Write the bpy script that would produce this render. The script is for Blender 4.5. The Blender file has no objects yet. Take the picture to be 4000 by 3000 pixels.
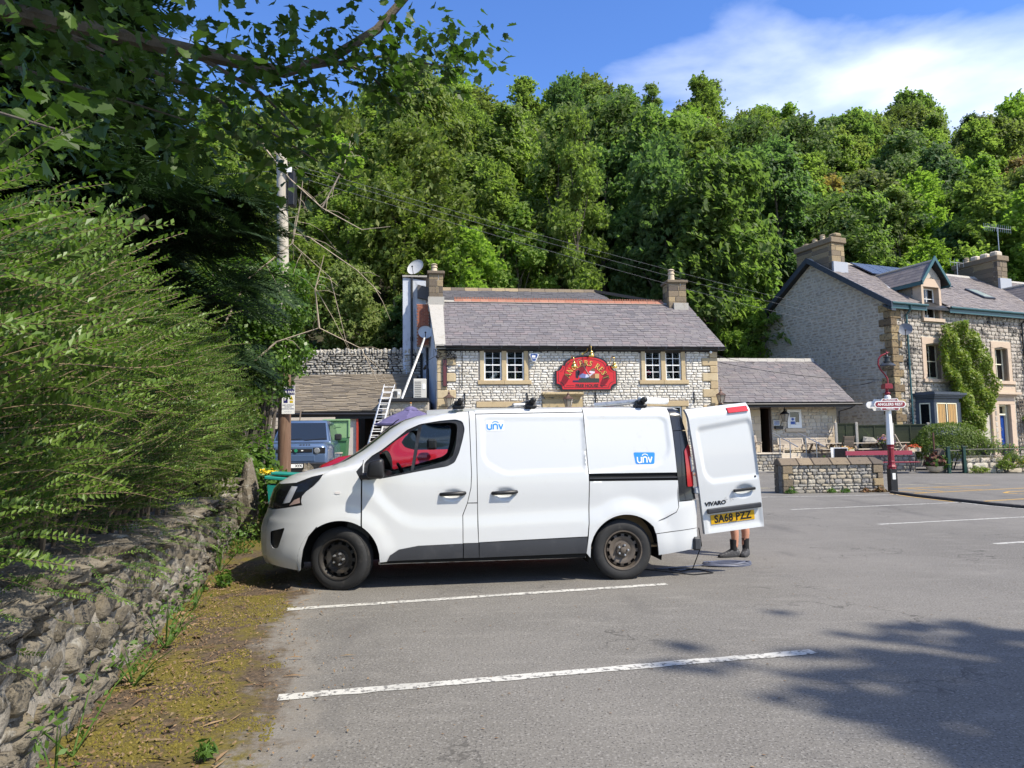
# Car park in front of a limestone pub below a wooded hillside. Units are metres; the camera stands at the origin looking along +Y.
import bpy, bmesh, math, random
import numpy as np
from mathutils import Vector, Matrix, Euler
from mathutils.geometry import delaunay_2d_cdt
rad = math.radians
scene = bpy.context.scene
COL = scene.collection
# ------------------------------------------------------------------ camera
cd = bpy.data.cameras.new('camera')
cam = bpy.data.objects.new('camera', cd); COL.objects.link(cam)
cd.sensor_width = 36.0; cd.lens = 36.0 * 1500 / 2212
cd.clip_start = 0.05; cd.clip_end = 4000
cam.matrix_world = Matrix.Translation((0, 0, 1.53)) @ Matrix.Rotation(rad(94.9), 4, 'X') @ Matrix.Rotation(-0.013, 4, 'Z')
scene.camera = cam
# ------------------------------------------------------------------ sky, sun, exposure
SUN_AZ = math.atan2(0.83, -0.56)          # clockwise from +Y
SUN_EL = rad(50)
world = bpy.data.worlds.new('World'); scene.world = world
world.use_nodes = True
nt = world.node_tree; nt.nodes.clear()
def WN(t, **k):
 n = nt.nodes.new(t)
 for a, b in k.items(): setattr(n, a, b)
 return n
sky = WN('ShaderNodeTexSky', sky_type='NISHITA', sun_disc=False, sun_elevation=SUN_EL, sun_rotation=SUN_AZ,
         altitude=250.0, air_density=1.0, dust_density=0.25, ozone_density=2.2)
hs = WN('ShaderNodeHueSaturation'); hs.inputs['Saturation'].default_value = 1.24; hs.inputs['Hue'].default_value = 0.513; hs.inputs['Value'].default_value = 1.0
tc = WN('ShaderNodeTexCoord'); sep = WN('ShaderNodeSeparateXYZ')
nt.links.new(tc.outputs['Generated'], sep.inputs[0])
def wm(op, a, b=None):
 n = WN('ShaderNodeMath', operation=op)
 for i, x in enumerate((a, b)):
  if x is None: continue
  if isinstance(x, (int, float)): n.inputs[i].default_value = x
  else: nt.links.new(x, n.inputs[i])
 return n.outputs[0]
mp = WN('ShaderNodeMapping'); mp.inputs['Location'].default_value = (2.1, 3.0, 0.0); mp.inputs['Rotation'].default_value = (0, rad(32), 0); mp.inputs['Scale'].default_value = (1.0, 1.0, 2.6)
nt.links.new(tc.outputs['Generated'], mp.inputs[0])
n1 = WN('ShaderNodeTexNoise'); n1.inputs['Scale'].default_value = 2.1; n1.inputs['Detail'].default_value = 7; n1.inputs['Roughness'].default_value = 0.5; n1.inputs['Distortion'].default_value = 0.35
nt.links.new(mp.outputs[0], n1.inputs['Vector'])
cloudy = wm('ADD', n1.outputs['Fac'], wm('MULTIPLY', sep.outputs[0], 0.22))       # the cloud bank lies to the east
rp = WN('ShaderNodeValToRGB'); rp.color_ramp.elements[0].position = 0.5; rp.color_ramp.elements[1].position = 0.9
rp.color_ramp.elements[0].color = (0, 0, 0, 1); rp.color_ramp.elements[1].color = (1, 1, 1, 1)
nt.links.new(cloudy, rp.inputs[0])
mx = WN('ShaderNodeMix', data_type='RGBA')
nt.links.new(rp.outputs[0], mx.inputs['Factor']); nt.links.new(sky.outputs[0], hs.inputs['Color']); nt.links.new(hs.outputs[0], mx.inputs['A'])
mx.inputs['B'].default_value = (6.6, 6.8, 7.2, 1)
bg = WN('ShaderNodeBackground'); bg.inputs['Strength'].default_value = 0.148
wo = WN('ShaderNodeOutputWorld')
nt.links.new(mx.outputs['Result'], bg.inputs['Color']); nt.links.new(bg.outputs[0], wo.inputs['Surface'])
sd = bpy.data.lights.new('sun', 'SUN'); sd.energy = 4.0; sd.angle = rad(0.53); sd.color = (1.0, 0.925, 0.8)
sun = bpy.data.objects.new('sun', sd); COL.objects.link(sun)
sdir = Vector((math.sin(SUN_AZ) * math.cos(SUN_EL), math.cos(SUN_AZ) * math.cos(SUN_EL), math.sin(SUN_EL)))
sun.rotation_euler = sdir.to_track_quat('Z', 'Y').to_euler(); sun.location = sdir * 60
scene.view_settings.view_transform = 'Standard'; scene.view_settings.look = 'None'
scene.view_settings.exposure = 0.9; scene.view_settings.gamma = 1.0
scene.view_settings.use_curve_mapping = False
try:
 scene.cycles.max_bounces = 7; scene.cycles.transparent_max_bounces = 10
except Exception: pass
# ------------------------------------------------------------------ helpers
def tag(o, label=None, cat=None, group=None, kind=None):
 if label: o['label'] = label
 if cat: o['category'] = cat
 if group: o['group'] = group
 if kind: o['kind'] = kind
 return o
def thing(name, label, cat, loc=(0, 0, 0), rz=0.0, group=None):
 o = bpy.data.objects.new(name, None); COL.objects.link(o)
 o.empty_display_size = 0.1; o.location = loc; o.rotation_euler = (0, 0, rad(rz))
 return tag(o, label, cat, group)
def link(name, me, parent=None, mat4=None):
 o = bpy.data.objects.new(name, me); COL.objects.link(o)
 if parent is not None: o.parent = parent
 if mat4 is not None: o.matrix_basis = mat4
 return o
def kids(o): return [c for c in bpy.data.objects if c.parent == o]
def dup(root, loc, rz=None, label=None, group=None, scale=None):
 r = root.copy(); COL.objects.link(r); r.location = loc
 if rz is not None: r.rotation_euler = (0, 0, rad(rz))
 if scale: r.scale = (scale,) * 3 if not isinstance(scale, tuple) else scale
 if label: r['label'] = label
 if group: r['group'] = group
 for c in list(root.children):
  k = c.copy(); COL.objects.link(k); k.parent = r
  for g in list(c.children):
   d = g.copy(); COL.objects.link(d); d.parent = k
 return r
def np_mesh(name, V, F, mats, smooth=False, mi=None):
 """Mesh from arrays: V (n,3); F (m,k) all faces of k corners."""
 V = np.asarray(V, np.float32); F = np.asarray(F, np.int32)
 me = bpy.data.meshes.new(name)
 k = F.shape[1]
 me.vertices.add(len(V)); me.vertices.foreach_set('co', V.ravel())
 me.loops.add(F.size); me.loops.foreach_set('vertex_index', F.ravel())
 me.polygons.add(len(F)); me.polygons.foreach_set('loop_start', np.arange(0, F.size, k, dtype=np.int32))
 if mi is not None: me.polygons.foreach_set('material_index', np.asarray(mi, np.int32))
 me.update(calc_edges=True); me.validate()
 for m in (mats if isinstance(mats, (list, tuple)) else [mats]): me.materials.append(m)
 me.polygons.foreach_set('use_smooth', np.full(len(F), bool(smooth)))
 return me
class MB:
 def __init__(s): s.v = []; s.f = []; s.m = []
 def add(s, vs, fs, mi=0):
  b = len(s.v); s.v.extend(tuple(v) for v in vs)
  for f in fs: s.f.append(tuple(i + b for i in f)); s.m.append(mi)
  return s
 def box(s, x0, x1, y0, y1, z0, z1, mi=0):
  vs = [(x, y, z) for z in (z0, z1) for y in (y0, y1) for x in (x0, x1)]
  return s.add(vs, [(0, 2, 3, 1), (4, 5, 7, 6), (0, 1, 5, 4), (2, 6, 7, 3), (0, 4, 6, 2), (1, 3, 7, 5)], mi)
 def obox(s, c, size, R=None, mi=0):
  h = [q / 2 for q in size]; R = R or Matrix.Identity(3)
  vs = [Vector(c) + R @ Vector((x * h[0], y * h[1], z * h[2])) for z in (-1, 1) for y in (-1, 1) for x in (-1, 1)]
  return s.add(vs, [(0, 2, 3, 1), (4, 5, 7, 6), (0, 1, 5, 4), (2, 6, 7, 3), (0, 4, 6, 2), (1, 3, 7, 5)], mi)
 def bar(s, a, b, w, h, mi=0, up=(0, 0, 1)):
  a = Vector(a); b = Vector(b); d = (b - a); L = d.length; d.normalize()
  u = Vector(up); x = d.cross(u)
  if x.length < 1e-4: x = d.cross(Vector((1, 0, 0)))
  x.normalize(); z = x.cross(d)
  R = Matrix((x, d, z)).transposed()
  return s.obox((a + b) / 2, (w, L, h), R, mi)
 def prism(s, poly, y0, y1, mi=0, plane='xz'):
  """poly of (a,b) extruded: plane xz -> (a, y, b); xy -> (a, b, y); yz -> (y, a, b)."""
  put = {'xz': lambda a, b, t: (a, t, b), 'xy': lambda a, b, t: (a, b, t), 'yz': lambda a, b, t: (t, a, b)}[plane]
  n = len(poly)
  vs = [put(a, b, y0) for a, b in poly] + [put(a, b, y1) for a, b in poly]
  fs = [tuple(range(n)), tuple(range(2 * n - 1, n - 1, -1))] + [(i, i + n, (i + 1) % n + n, (i + 1) % n) for i in range(n)]
  return s.add(vs, fs, mi)
 def tube(s, pts, r, n=6, mi=0, cap=True):
  pts = [Vector(p) for p in pts]; m = len(pts)
  rs = r if isinstance(r, (list, tuple)) else [r] * m
  vs = []; px = None
  for i, p in enumerate(pts):
   d = (pts[min(i + 1, m - 1)] - pts[max(i - 1, 0)])
   if d.length < 1e-9: d = Vector((0, 0, 1))
   d.normalize()
   if px is None:
    px = d.cross(Vector((0, 0, 1)))
    if px.length < 0.05: px = d.cross(Vector((1, 0, 0)))
   else: px = px - d * px.dot(d)
   px.normalize(); py = d.cross(px)
   for k in range(n):
    a = 2 * math.pi * k / n
    vs.append(p + (px * math.cos(a) + py * math.sin(a)) * rs[i])
  fs = [(i * n + k, i * n + (k + 1) % n, (i + 1) * n + (k + 1) % n, (i + 1) * n + k) for i in range(m - 1) for k in range(n)]
  if cap: fs += [tuple(range(n - 1, -1, -1)), tuple(range((m - 1) * n, m * n))]
  return s.add(vs, fs, mi)
 def lathe(s, prof, n=16, c=(0, 0, 0), R=None, mi=0, a0=0.0, a1=2 * math.pi):
  """prof (r, h) turned about the local z axis."""
  c = Vector(c); R = R or Matrix.Identity(3); full = abs(a1 - a0 - 2 * math.pi) < 1e-6
  k = n if full else n + 1; vs = []
  for r, h in prof:
   for j in range(k):
    a = a0 + (a1 - a0) * j / n
    vs.append(c + R @ Vector((r * math.cos(a), r * math.sin(a), h)))
  fs = []
  for i in range(len(prof) - 1):
   for j in range(n):
    q = (j + 1) % k
    fs.append((i * k + j, i * k + q, (i + 1) * k + q, (i + 1) * k + j))
  return s.add(vs, fs, mi)
 def ball(s, c, r, n=10, m=6, mi=0, sc=(1, 1, 1)):
  prof = [(max(1e-4, math.sin(math.pi * i / m)), -math.cos(math.pi * i / m)) for i in range(m + 1)]
  vs0 = len(s.v); s.lathe([(a * r, b * r) for a, b in prof], n, (0, 0, 0), None, mi)
  for i in range(vs0, len(s.v)):
   p = s.v[i]; s.v[i] = (c[0] + p[0] * sc[0], c[1] + p[1] * sc[1], c[2] + p[2] * sc[2])
  return s
 def mesh(s, name, mats, smooth=False, bevel=0, seg=1):
  me = bpy.data.meshes.new(name); me.from_pydata([tuple(v) for v in s.v], [], s.f)
  for m in (mats if isinstance(mats, (list, tuple)) else [mats]): me.materials.append(m)
  me.polygons.foreach_set('material_index', s.m)
  if bevel:
   bm = bmesh.new(); bm.from_mesh(me); bmesh.ops.remove_doubles(bm, verts=bm.verts, dist=1e-5)
   es = [e for e in bm.edges if len(e.link_faces) == 2 and e.calc_face_angle(0) > 0.5]
   bmesh.ops.bevel(bm, geom=es, offset=bevel, segments=seg, profile=0.5, affect='EDGES', clamp_overlap=True)
   bm.to_mesh(me); bm.free()
  me.update()
  if smooth:
   me.polygons.foreach_set('use_smooth', [True] * len(me.polygons))
   me.set_sharp_from_angle(angle=rad(smooth if smooth is not True and smooth > 1 else 40))
  return me
 def build(s, name, mats, parent=None, smooth=False, bevel=0, seg=1, mat4=None):
  return link(name, s.mesh(name, mats, smooth, bevel, seg), parent, mat4)
def lathe_R(axis):
 return {'y': Matrix.Rotation(rad(90), 3, 'X'), 'x': Matrix.Rotation(rad(90), 3, 'Y'), 'z': Matrix.Identity(3)}[axis]
def text_mesh(name, body, size, mat, extrude=0.002, bold=0.0, align='CENTER', spacing=1.0, shear=0.0, line=1.0, width=1.0):
 """Writing as a mesh in the local XZ plane facing -Y."""
 cu = bpy.data.curves.new(name, 'FONT'); cu.body = body; cu.size = size; cu.extrude = extrude; cu.offset = bold
 cu.align_x = align; cu.align_y = 'CENTER'; cu.space_character = spacing; cu.shear = shear; cu.space_line = line; cu.resolution_u = 3
 t = bpy.data.objects.new(name, cu); COL.objects.link(t)
 me = bpy.data.meshes.new_from_object(t.evaluated_get(bpy.context.evaluated_depsgraph_get()))
 bpy.data.objects.remove(t); bpy.data.curves.remove(cu)
 me.transform(Matrix.Diagonal((width, 1, 1, 1))); me.transform(Matrix.Rotation(rad(90), 4, 'X')); me.name = name
 me.materials.clear(); me.materials.append(mat)
 return me
def write(name, body, size, mat, parent, loc, **k):
 return link(name, text_mesh(name, body, size, mat, **k), parent, Matrix.Translation(loc))
def smooth(a, b, x):
 t = np.clip((np.asarray(x, float) - a) / (b - a), 0, 1); return t * t * (3 - 2 * t)
def rot_y(p, a): return p
# ------------------------------------------------------------------ materials
def mat(name, col=(0.5, 0.5, 0.5), rough=0.7, metal=0.0, cols=None, layers=(), bump=(), spec=0.5, trans=0.0, alpha=1.0, leaf=0.0,
  coat=0.0, per=0.0, ior=1.45, emit=None, coord='pos', roughvar=0.0):
 """cols: colours picked per piece (object or loose island); layers: (scale, detail, colour, lo, hi[, stretch]) stains; bump: (scale, strength, distance)."""
 m = bpy.data.materials.new(name); m.use_nodes = True; t = m.node_tree; N = t.nodes; N.clear(); L = t.links
 out = N.new('ShaderNodeOutputMaterial'); p = N.new('ShaderNodeBsdfPrincipled')
 p.inputs['Roughness'].default_value = rough; p.inputs['Metallic'].default_value = metal
 p.inputs['Specular IOR Level'].default_value = spec; p.inputs['Transmission Weight'].default_value = trans; p.inputs['IOR'].default_value = ior
 p.inputs['Alpha'].default_value = alpha; p.inputs['Coat Weight'].default_value = coat; p.inputs['Coat Roughness'].default_value = 0.04
 c = None
 geo = N.new('ShaderNodeNewGeometry')
 vec = geo.outputs['Position']
 if coord == 'obj':
  tcn = N.new('ShaderNodeTexCoord'); vec = tcn.outputs['Object']
 def rgb(q):
  n = N.new('ShaderNodeRGB'); n.outputs[0].default_value = (*q[:3], 1); return n.outputs[0]
 def noise(scale, detail, stretch=None, dist=0.0):
  n = N.new('ShaderNodeTexNoise'); n.inputs['Scale'].default_value = scale; n.inputs['Detail'].default_value = detail
  n.inputs['Roughness'].default_value = 0.6; n.inputs['Distortion'].default_value = dist
  v = vec
  if stretch:
   mp = N.new('ShaderNodeMapping'); mp.inputs['Scale'].default_value = stretch; L.new(vec, mp.inputs[0]); v = mp.outputs[0]
  L.new(v, n.inputs['Vector']); return n.outputs['Fac']
 def mixc(f, a, b, mode='MIX'):
  n = N.new('ShaderNodeMix'); n.data_type = 'RGBA'; n.blend_type = mode
  if isinstance(f, float): n.inputs['Factor'].default_value = f
  else: L.new(f, n.inputs['Factor'])
  L.new(a, n.inputs['A']); L.new(b, n.inputs['B']); return n.outputs['Result']
 def ramp(f, lo, hi):
  n = N.new('ShaderNodeMapRange'); n.interpolation_type = 'SMOOTHSTEP'
  n.inputs['From Min'].default_value = lo; n.inputs['From Max'].default_value = hi; L.new(f, n.inputs['Value']); return n.outputs[0]
 if cols:
  oi = N.new('ShaderNodeObjectInfo'); a = N.new('ShaderNodeMath'); a.operation = 'ADD'
  L.new(oi.outputs['Random'], a.inputs[0]); L.new(geo.outputs['Random Per Island'], a.inputs[1])
  fr = N.new('ShaderNodeMath'); fr.operation = 'FRACT'; L.new(a.outputs[0], fr.inputs[0])
  cr = N.new('ShaderNodeValToRGB'); e = cr.color_ramp.elements
  while len(e) < len(cols): e.new(0.5)
  for i, q in enumerate(cols): e[i].position = i / max(1, len(cols) - 1); e[i].color = (*q[:3], 1)
  L.new(fr.outputs[0], cr.inputs[0]); c = cr.outputs[0]
 else: c = rgb(col)
 for ly in layers:
  sc, de, lc, lo, hi = ly[:5]
  c = mixc(ramp(noise(sc, de, ly[5] if len(ly) > 5 else None), lo, hi), c, rgb(lc))
 L.new(c, p.inputs['Base Color'])
 if roughvar:
  r = N.new('ShaderNodeMapRange'); r.inputs['To Min'].default_value = max(0.02, rough - roughvar); r.inputs['To Max'].default_value = min(1, rough + roughvar)
  L.new(noise(3.0, 5), r.inputs['Value']); L.new(r.outputs[0], p.inputs['Roughness'])
 nrm = None
 for bp in bump:
  b = N.new('ShaderNodeBump'); b.inputs['Strength'].default_value = bp[1]; b.inputs['Distance'].default_value = bp[2]
  L.new(noise(bp[0], 5, bp[3] if len(bp) > 3 else None), b.inputs['Height'])
  if nrm: L.new(nrm, b.inputs['Normal'])
  nrm = b.outputs[0]
 if nrm: L.new(nrm, p.inputs['Normal'])
 if emit:
  p.inputs['Emission Color'].default_value = (*emit[:3], 1); p.inputs['Emission Strength'].default_value = emit[3]
 sh = p.outputs[0]
 if leaf:
  tr = N.new('ShaderNodeBsdfTranslucent')
  g = N.new('ShaderNodeMix'); g.data_type = 'RGBA'; g.blend_type = 'MULTIPLY'; g.inputs['Factor'].default_value = 1.0
  L.new(c, g.inputs['A']); g.inputs['B'].default_value = (1.45, 1.7, 0.85, 1); L.new(g.outputs['Result'], tr.inputs['Color'])
  ms = N.new('ShaderNodeMixShader'); ms.inputs[0].default_value = leaf; L.new(sh, ms.inputs[1]); L.new(tr.outputs[0], ms.inputs[2]); sh = ms.outputs[0]
 L.new(sh, out.inputs['Surface'])
 return m
K = {}
# metals, paints, plastics
K['black'] = mat('black_plastic', (0.012, 0.012, 0.013), 0.45, layers=[(9, 5, (0.03, 0.03, 0.03), 0.5, 0.75)])
K['gutter'] = mat('black_gutter_paint', (0.012, 0.013, 0.016), 0.28)
K['iron'] = mat('black_iron', (0.015, 0.015, 0.016), 0.5)
K['white'] = mat('white_gloss_paint', (0.78, 0.78, 0.75), 0.35, layers=[(14, 4, (0.55, 0.54, 0.5), 0.6, 0.8)])
K['steel'] = mat('galvanised_steel', (0.42, 0.43, 0.44), 0.42, 0.75, layers=[(20, 3, (0.3, 0.31, 0.32), 0.45, 0.7)])
K['alu'] = mat('aluminium', (0.62, 0.62, 0.6), 0.45, 0.5, layers=[(12, 4, (0.42, 0.41, 0.38), 0.5, 0.8)])
K['brass'] = mat('polished_brass', (0.75, 0.5, 0.14), 0.2, 1.0)
K['gold'] = mat('gold_leaf_lettering', (0.62, 0.4, 0.09), 0.45)
K['signred'] = mat('red_sign_paint', (0.5, 0.016, 0.022), 0.4)
K['postred'] = mat('maroon_post_paint', (0.2, 0.012, 0.022), 0.4, layers=[(9, 4, (0.14, 0.015, 0.02), 0.5, 0.8)])
K['enamel'] = mat('white_enamel', (0.75, 0.74, 0.7), 0.35, layers=[(7, 5, (0.5, 0.48, 0.42), 0.62, 0.85)])
K['darkgreen'] = mat('dark_green_paint', (0.012, 0.045, 0.035), 0.4)
K['teal'] = mat('teal_barge_paint', (0.03, 0.09, 0.1), 0.4)
K['slateblue'] = mat('slate_blue_paint', (0.035, 0.045, 0.062), 0.45, layers=[(6, 4, (0.06, 0.07, 0.085), 0.5, 0.8)])
K['bluedoor'] = mat('royal_blue_gloss', (0.008, 0.045, 0.22), 0.3)
K['cream'] = mat('cream_window_paint', (0.72, 0.68, 0.5), 0.4)
K['darkglass'] = mat('window_glass', (0.006, 0.007, 0.008), 0.05, spec=0.8)
K['roomglass'] = mat('old_window_glass', (0.55, 0.6, 0.6), 0.02, trans=1.0, ior=1.12, spec=0.6)
K['glass'] = mat('clear_glass', (0.9, 0.95, 0.93), 0.02, trans=1.0, ior=1.1)
K['lampglass'] = mat('lantern_glass', (0.5, 0.46, 0.38), 0.25, trans=0.6, ior=1.1)
K['rubber'] = mat('tyre_rubber', (0.018, 0.018, 0.018), 0.75, layers=[(14, 6, (0.05, 0.046, 0.042), 0.52, 0.8)], bump=[(120, 0.15, 0.003)])
K['dirtsteel'] = mat('grimy_steel_wheel', (0.035, 0.032, 0.029), 0.55, 0.3, layers=[(18, 6, (0.1, 0.075, 0.05), 0.55, 0.8)])
K['rimrust'] = mat('brown_grimy_steel_wheel', (0.11, 0.09, 0.07), 0.6, 0.25, layers=[(11, 6, (0.05, 0.042, 0.036), 0.45, 0.75), (30, 5, (0.16, 0.1, 0.055), 0.62, 0.8)])
# stone, slate, wood
K['mortar'] = mat('lime_mortar', (0.46, 0.42, 0.36), 0.95, layers=[(5, 6, (0.38, 0.34, 0.29), 0.45, 0.75)], bump=[(60, 0.4, 0.01)])
K['limestone'] = mat('white_limestone', rough=0.9, cols=[(0.54, 0.5, 0.42), (0.66, 0.63, 0.55), (0.5, 0.46, 0.38), (0.63, 0.6, 0.53), (0.69, 0.66, 0.59), (0.58, 0.53, 0.44), (0.67, 0.64, 0.56)],
                     layers=[(7, 6, (0.4, 0.36, 0.3), 0.58, 0.8), (1.2, 4, (0.42, 0.38, 0.3), 0.55, 0.8)], bump=[(28, 0.7, 0.02)])
K['limewarm'] = mat('honey_limestone', rough=0.9, cols=[(0.5, 0.42, 0.31), (0.58, 0.5, 0.39), (0.46, 0.4, 0.31), (0.6, 0.54, 0.43)], layers=[(9, 6, (0.38, 0.32, 0.24), 0.55, 0.8)], bump=[(30, 0.6, 0.02)])
K['sandstone'] = mat('ochre_sandstone', rough=0.88, cols=[(0.44, 0.34, 0.195), (0.4, 0.3, 0.17), (0.48, 0.39, 0.24)], layers=[(4, 6, (0.3, 0.23, 0.13), 0.5, 0.8), (40, 3, (0.55, 0.44, 0.27), 0.55, 0.8)], bump=[(50, 0.25, 0.006)])
K['dressed'] = mat('dressed_buff_stone', rough=0.85, cols=[(0.5, 0.41, 0.28), (0.55, 0.45, 0.32)], layers=[(3, 6, (0.42, 0.34, 0.23), 0.5, 0.8)], bump=[(70, 0.15, 0.004)])
K['pinkstone'] = mat('pink_buff_dressed_stone', rough=0.85, cols=[(0.5, 0.38, 0.28), (0.46, 0.36, 0.26)], layers=[(3, 6, (0.3, 0.24, 0.18), 0.52, 0.85)], bump=[(60, 0.2, 0.004)])
K['sootstone'] = mat('soot_stained_limestone', rough=0.92, cols=[(0.33, 0.29, 0.235), (0.42, 0.38, 0.32), (0.28, 0.24, 0.2), (0.46, 0.41, 0.34)],
                     layers=[(1.1, 5, (0.05, 0.047, 0.045), 0.52, 0.64), (7, 5, (0.035, 0.033, 0.032), 0.56, 0.68)], bump=[(24, 0.7, 0.02)])
K['greyrubble'] = mat('grey_gable_rubble', rough=0.95, cols=[(0.36, 0.31, 0.24), (0.42, 0.37, 0.29), (0.29, 0.25, 0.2), (0.38, 0.34, 0.27)], layers=[(3, 6, (0.27, 0.235, 0.19), 0.5, 0.8)], bump=[(26, 0.6, 0.02)])
K['greymortar'] = mat('grey_pointing', (0.46, 0.42, 0.34), 0.95, layers=[(4, 6, (0.33, 0.31, 0.27), 0.45, 0.75)], bump=[(40, 0.5, 0.015)])
K['quoindark'] = mat('blackened_gritstone', rough=0.92, cols=[(0.12, 0.085, 0.05), (0.22, 0.16, 0.085), (0.3, 0.23, 0.12)], layers=[(9, 6, (0.035, 0.03, 0.026), 0.5, 0.68)], bump=[(30, 0.5, 0.015)])
K['gritstone'] = mat('weathered_gritstone', rough=0.92, cols=[(0.22, 0.17, 0.11), (0.12, 0.095, 0.07), (0.33, 0.25, 0.14), (0.085, 0.07, 0.058)], layers=[(12, 5, (0.07, 0.06, 0.05), 0.55, 0.75)], bump=[(30, 0.6, 0.02)])
K['wallrubble'] = mat('car_park_wall_stone', rough=0.92, cols=[(0.3, 0.27, 0.21), (0.38, 0.32, 0.23), (0.26, 0.25, 0.23), (0.42, 0.38, 0.3), (0.2, 0.19, 0.18), (0.36, 0.31, 0.22)],
                      layers=[(7, 6, (0.2, 0.18, 0.15), 0.55, 0.78)], bump=[(30, 0.5, 0.015)])
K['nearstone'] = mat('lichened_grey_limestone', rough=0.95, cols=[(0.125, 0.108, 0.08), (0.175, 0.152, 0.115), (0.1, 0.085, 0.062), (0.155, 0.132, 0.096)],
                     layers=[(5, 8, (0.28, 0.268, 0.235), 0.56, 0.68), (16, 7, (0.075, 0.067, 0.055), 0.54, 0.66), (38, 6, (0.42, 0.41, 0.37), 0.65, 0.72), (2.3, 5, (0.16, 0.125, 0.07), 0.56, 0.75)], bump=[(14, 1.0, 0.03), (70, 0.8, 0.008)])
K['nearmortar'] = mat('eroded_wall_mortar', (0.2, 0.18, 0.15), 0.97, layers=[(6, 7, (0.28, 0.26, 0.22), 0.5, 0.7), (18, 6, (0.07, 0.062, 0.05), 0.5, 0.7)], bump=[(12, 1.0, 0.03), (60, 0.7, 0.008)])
K['drystone'] = mat('grey_dry_stone', rough=0.95, cols=[(0.33, 0.305, 0.26), (0.43, 0.4, 0.34), (0.22, 0.205, 0.175), (0.48, 0.44, 0.36)], layers=[(6, 5, (0.13, 0.12, 0.11), 0.55, 0.78)], bump=[(20, 0.5, 0.02)])
K['slate'] = mat('purple_grey_slate', rough=0.62, cols=[(0.125, 0.112, 0.115), (0.155, 0.14, 0.138), (0.11, 0.102, 0.107), (0.175, 0.158, 0.15), (0.14, 0.12, 0.12), (0.16, 0.147, 0.148), (0.185, 0.152, 0.148)],
                 layers=[(2.2, 6, (0.2, 0.185, 0.17), 0.55, 0.8), (14, 4, (0.11, 0.1, 0.1), 0.58, 0.75)], bump=[(40, 0.25, 0.004)])
K['slatehouse'] = mat('brown_grey_slate', rough=0.62, cols=[(0.16, 0.14, 0.13), (0.2, 0.17, 0.155), (0.14, 0.122, 0.118), (0.215, 0.185, 0.165)], layers=[(2.5, 6, (0.23, 0.2, 0.175), 0.55, 0.8)], bump=[(40, 0.25, 0.004)])
K['darkslate'] = mat('dark_back_slate', rough=0.7, cols=[(0.07, 0.068, 0.072), (0.1, 0.095, 0.098), (0.085, 0.08, 0.085)], layers=[(3, 5, (0.13, 0.12, 0.11), 0.56, 0.8)])
K['stoneslate'] = mat('brown_stone_slates', rough=0.92, cols=[(0.2, 0.165, 0.12), (0.25, 0.21, 0.155), (0.16, 0.135, 0.105), (0.28, 0.23, 0.16)], layers=[(4, 6, (0.11, 0.095, 0.075), 0.55, 0.8)], bump=[(30, 0.5, 0.01)])
K['terracotta'] = mat('red_ridge_tile', rough=0.85, cols=[(0.32, 0.125, 0.075), (0.27, 0.115, 0.075), (0.34, 0.16, 0.105)], layers=[(8, 5, (0.17, 0.12, 0.09), 0.52, 0.75)])
K['pot'] = mat('buff_chimney_pot', (0.52, 0.43, 0.3), 0.8, layers=[(9, 4, (0.33, 0.27, 0.19), 0.5, 0.8)])
K['render'] = mat('flaking_white_render', (0.5, 0.53, 0.58), 0.85, layers=[(5, 7, (0.34, 0.36, 0.4), 0.5, 0.7, (1, 1, 0.35)), (16, 5, (0.2, 0.19, 0.18), 0.63, 0.74, (1, 1, 0.5))], bump=[(14, 0.5, 0.015)])
K['concrete'] = mat('weathered_concrete', (0.36, 0.34, 0.3), 0.95, layers=[(18, 5, (0.17, 0.16, 0.14), 0.55, 0.72), (3, 5, (0.28, 0.25, 0.2), 0.5, 0.8)], bump=[(40, 0.5, 0.01)])
K['brick'] = mat('old_red_brick', rough=0.9, cols=[(0.3, 0.1, 0.06), (0.36, 0.14, 0.08), (0.24, 0.09, 0.06)], bump=[(40, 0.3, 0.005)])
K['lead'] = mat('lead_flashing', (0.36, 0.37, 0.39), 0.5, 0.3)
K['greywood'] = mat('silvered_teak', rough=0.85, cols=[(0.42, 0.35, 0.27), (0.5, 0.43, 0.34), (0.36, 0.3, 0.23)], layers=[(18, 4, (0.27, 0.22, 0.16), 0.55, 0.8, (1, 1, 0.3))])
K['darkwood'] = mat('dark_weathered_wood', rough=0.85, cols=[(0.13, 0.1, 0.075), (0.19, 0.15, 0.11), (0.1, 0.08, 0.06)])
K['brownwood'] = mat('brown_door_wood', (0.035, 0.02, 0.012), 0.6, layers=[(10, 4, (0.06, 0.032, 0.016), 0.5, 0.8, (4, 4, 0.3))])
K['greenfence'] = mat('mossy_fence_panel', rough=0.9, cols=[(0.032, 0.04, 0.022), (0.042, 0.05, 0.026), (0.025, 0.032, 0.02)], layers=[(4, 5, (0.075, 0.1, 0.03), 0.55, 0.8)])
K['pole'] = mat('creosoted_pole', (0.14, 0.08, 0.05), 0.85, layers=[(3, 6, (0.22, 0.15, 0.1), 0.45, 0.8, (12, 12, 0.6)), (6, 6, (0.07, 0.045, 0.03), 0.5, 0.75, (14, 14, 0.5))], bump=[(6, 0.5, 0.01, (10, 10, 0.4))])
K['poletop'] = mat('bleached_pole', (0.42, 0.38, 0.31), 0.9, layers=[(3, 6, (0.28, 0.25, 0.2), 0.45, 0.8, (14, 14, 0.5))], bump=[(6, 0.4, 0.01, (12, 12, 0.4))])
K['bark'] = mat('tree_bark', (0.09, 0.075, 0.058), 0.95, layers=[(6, 6, (0.16, 0.145, 0.12), 0.5, 0.75), (3, 4, (0.06, 0.07, 0.03), 0.55, 0.8)], bump=[(20, 0.8, 0.02)])
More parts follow.
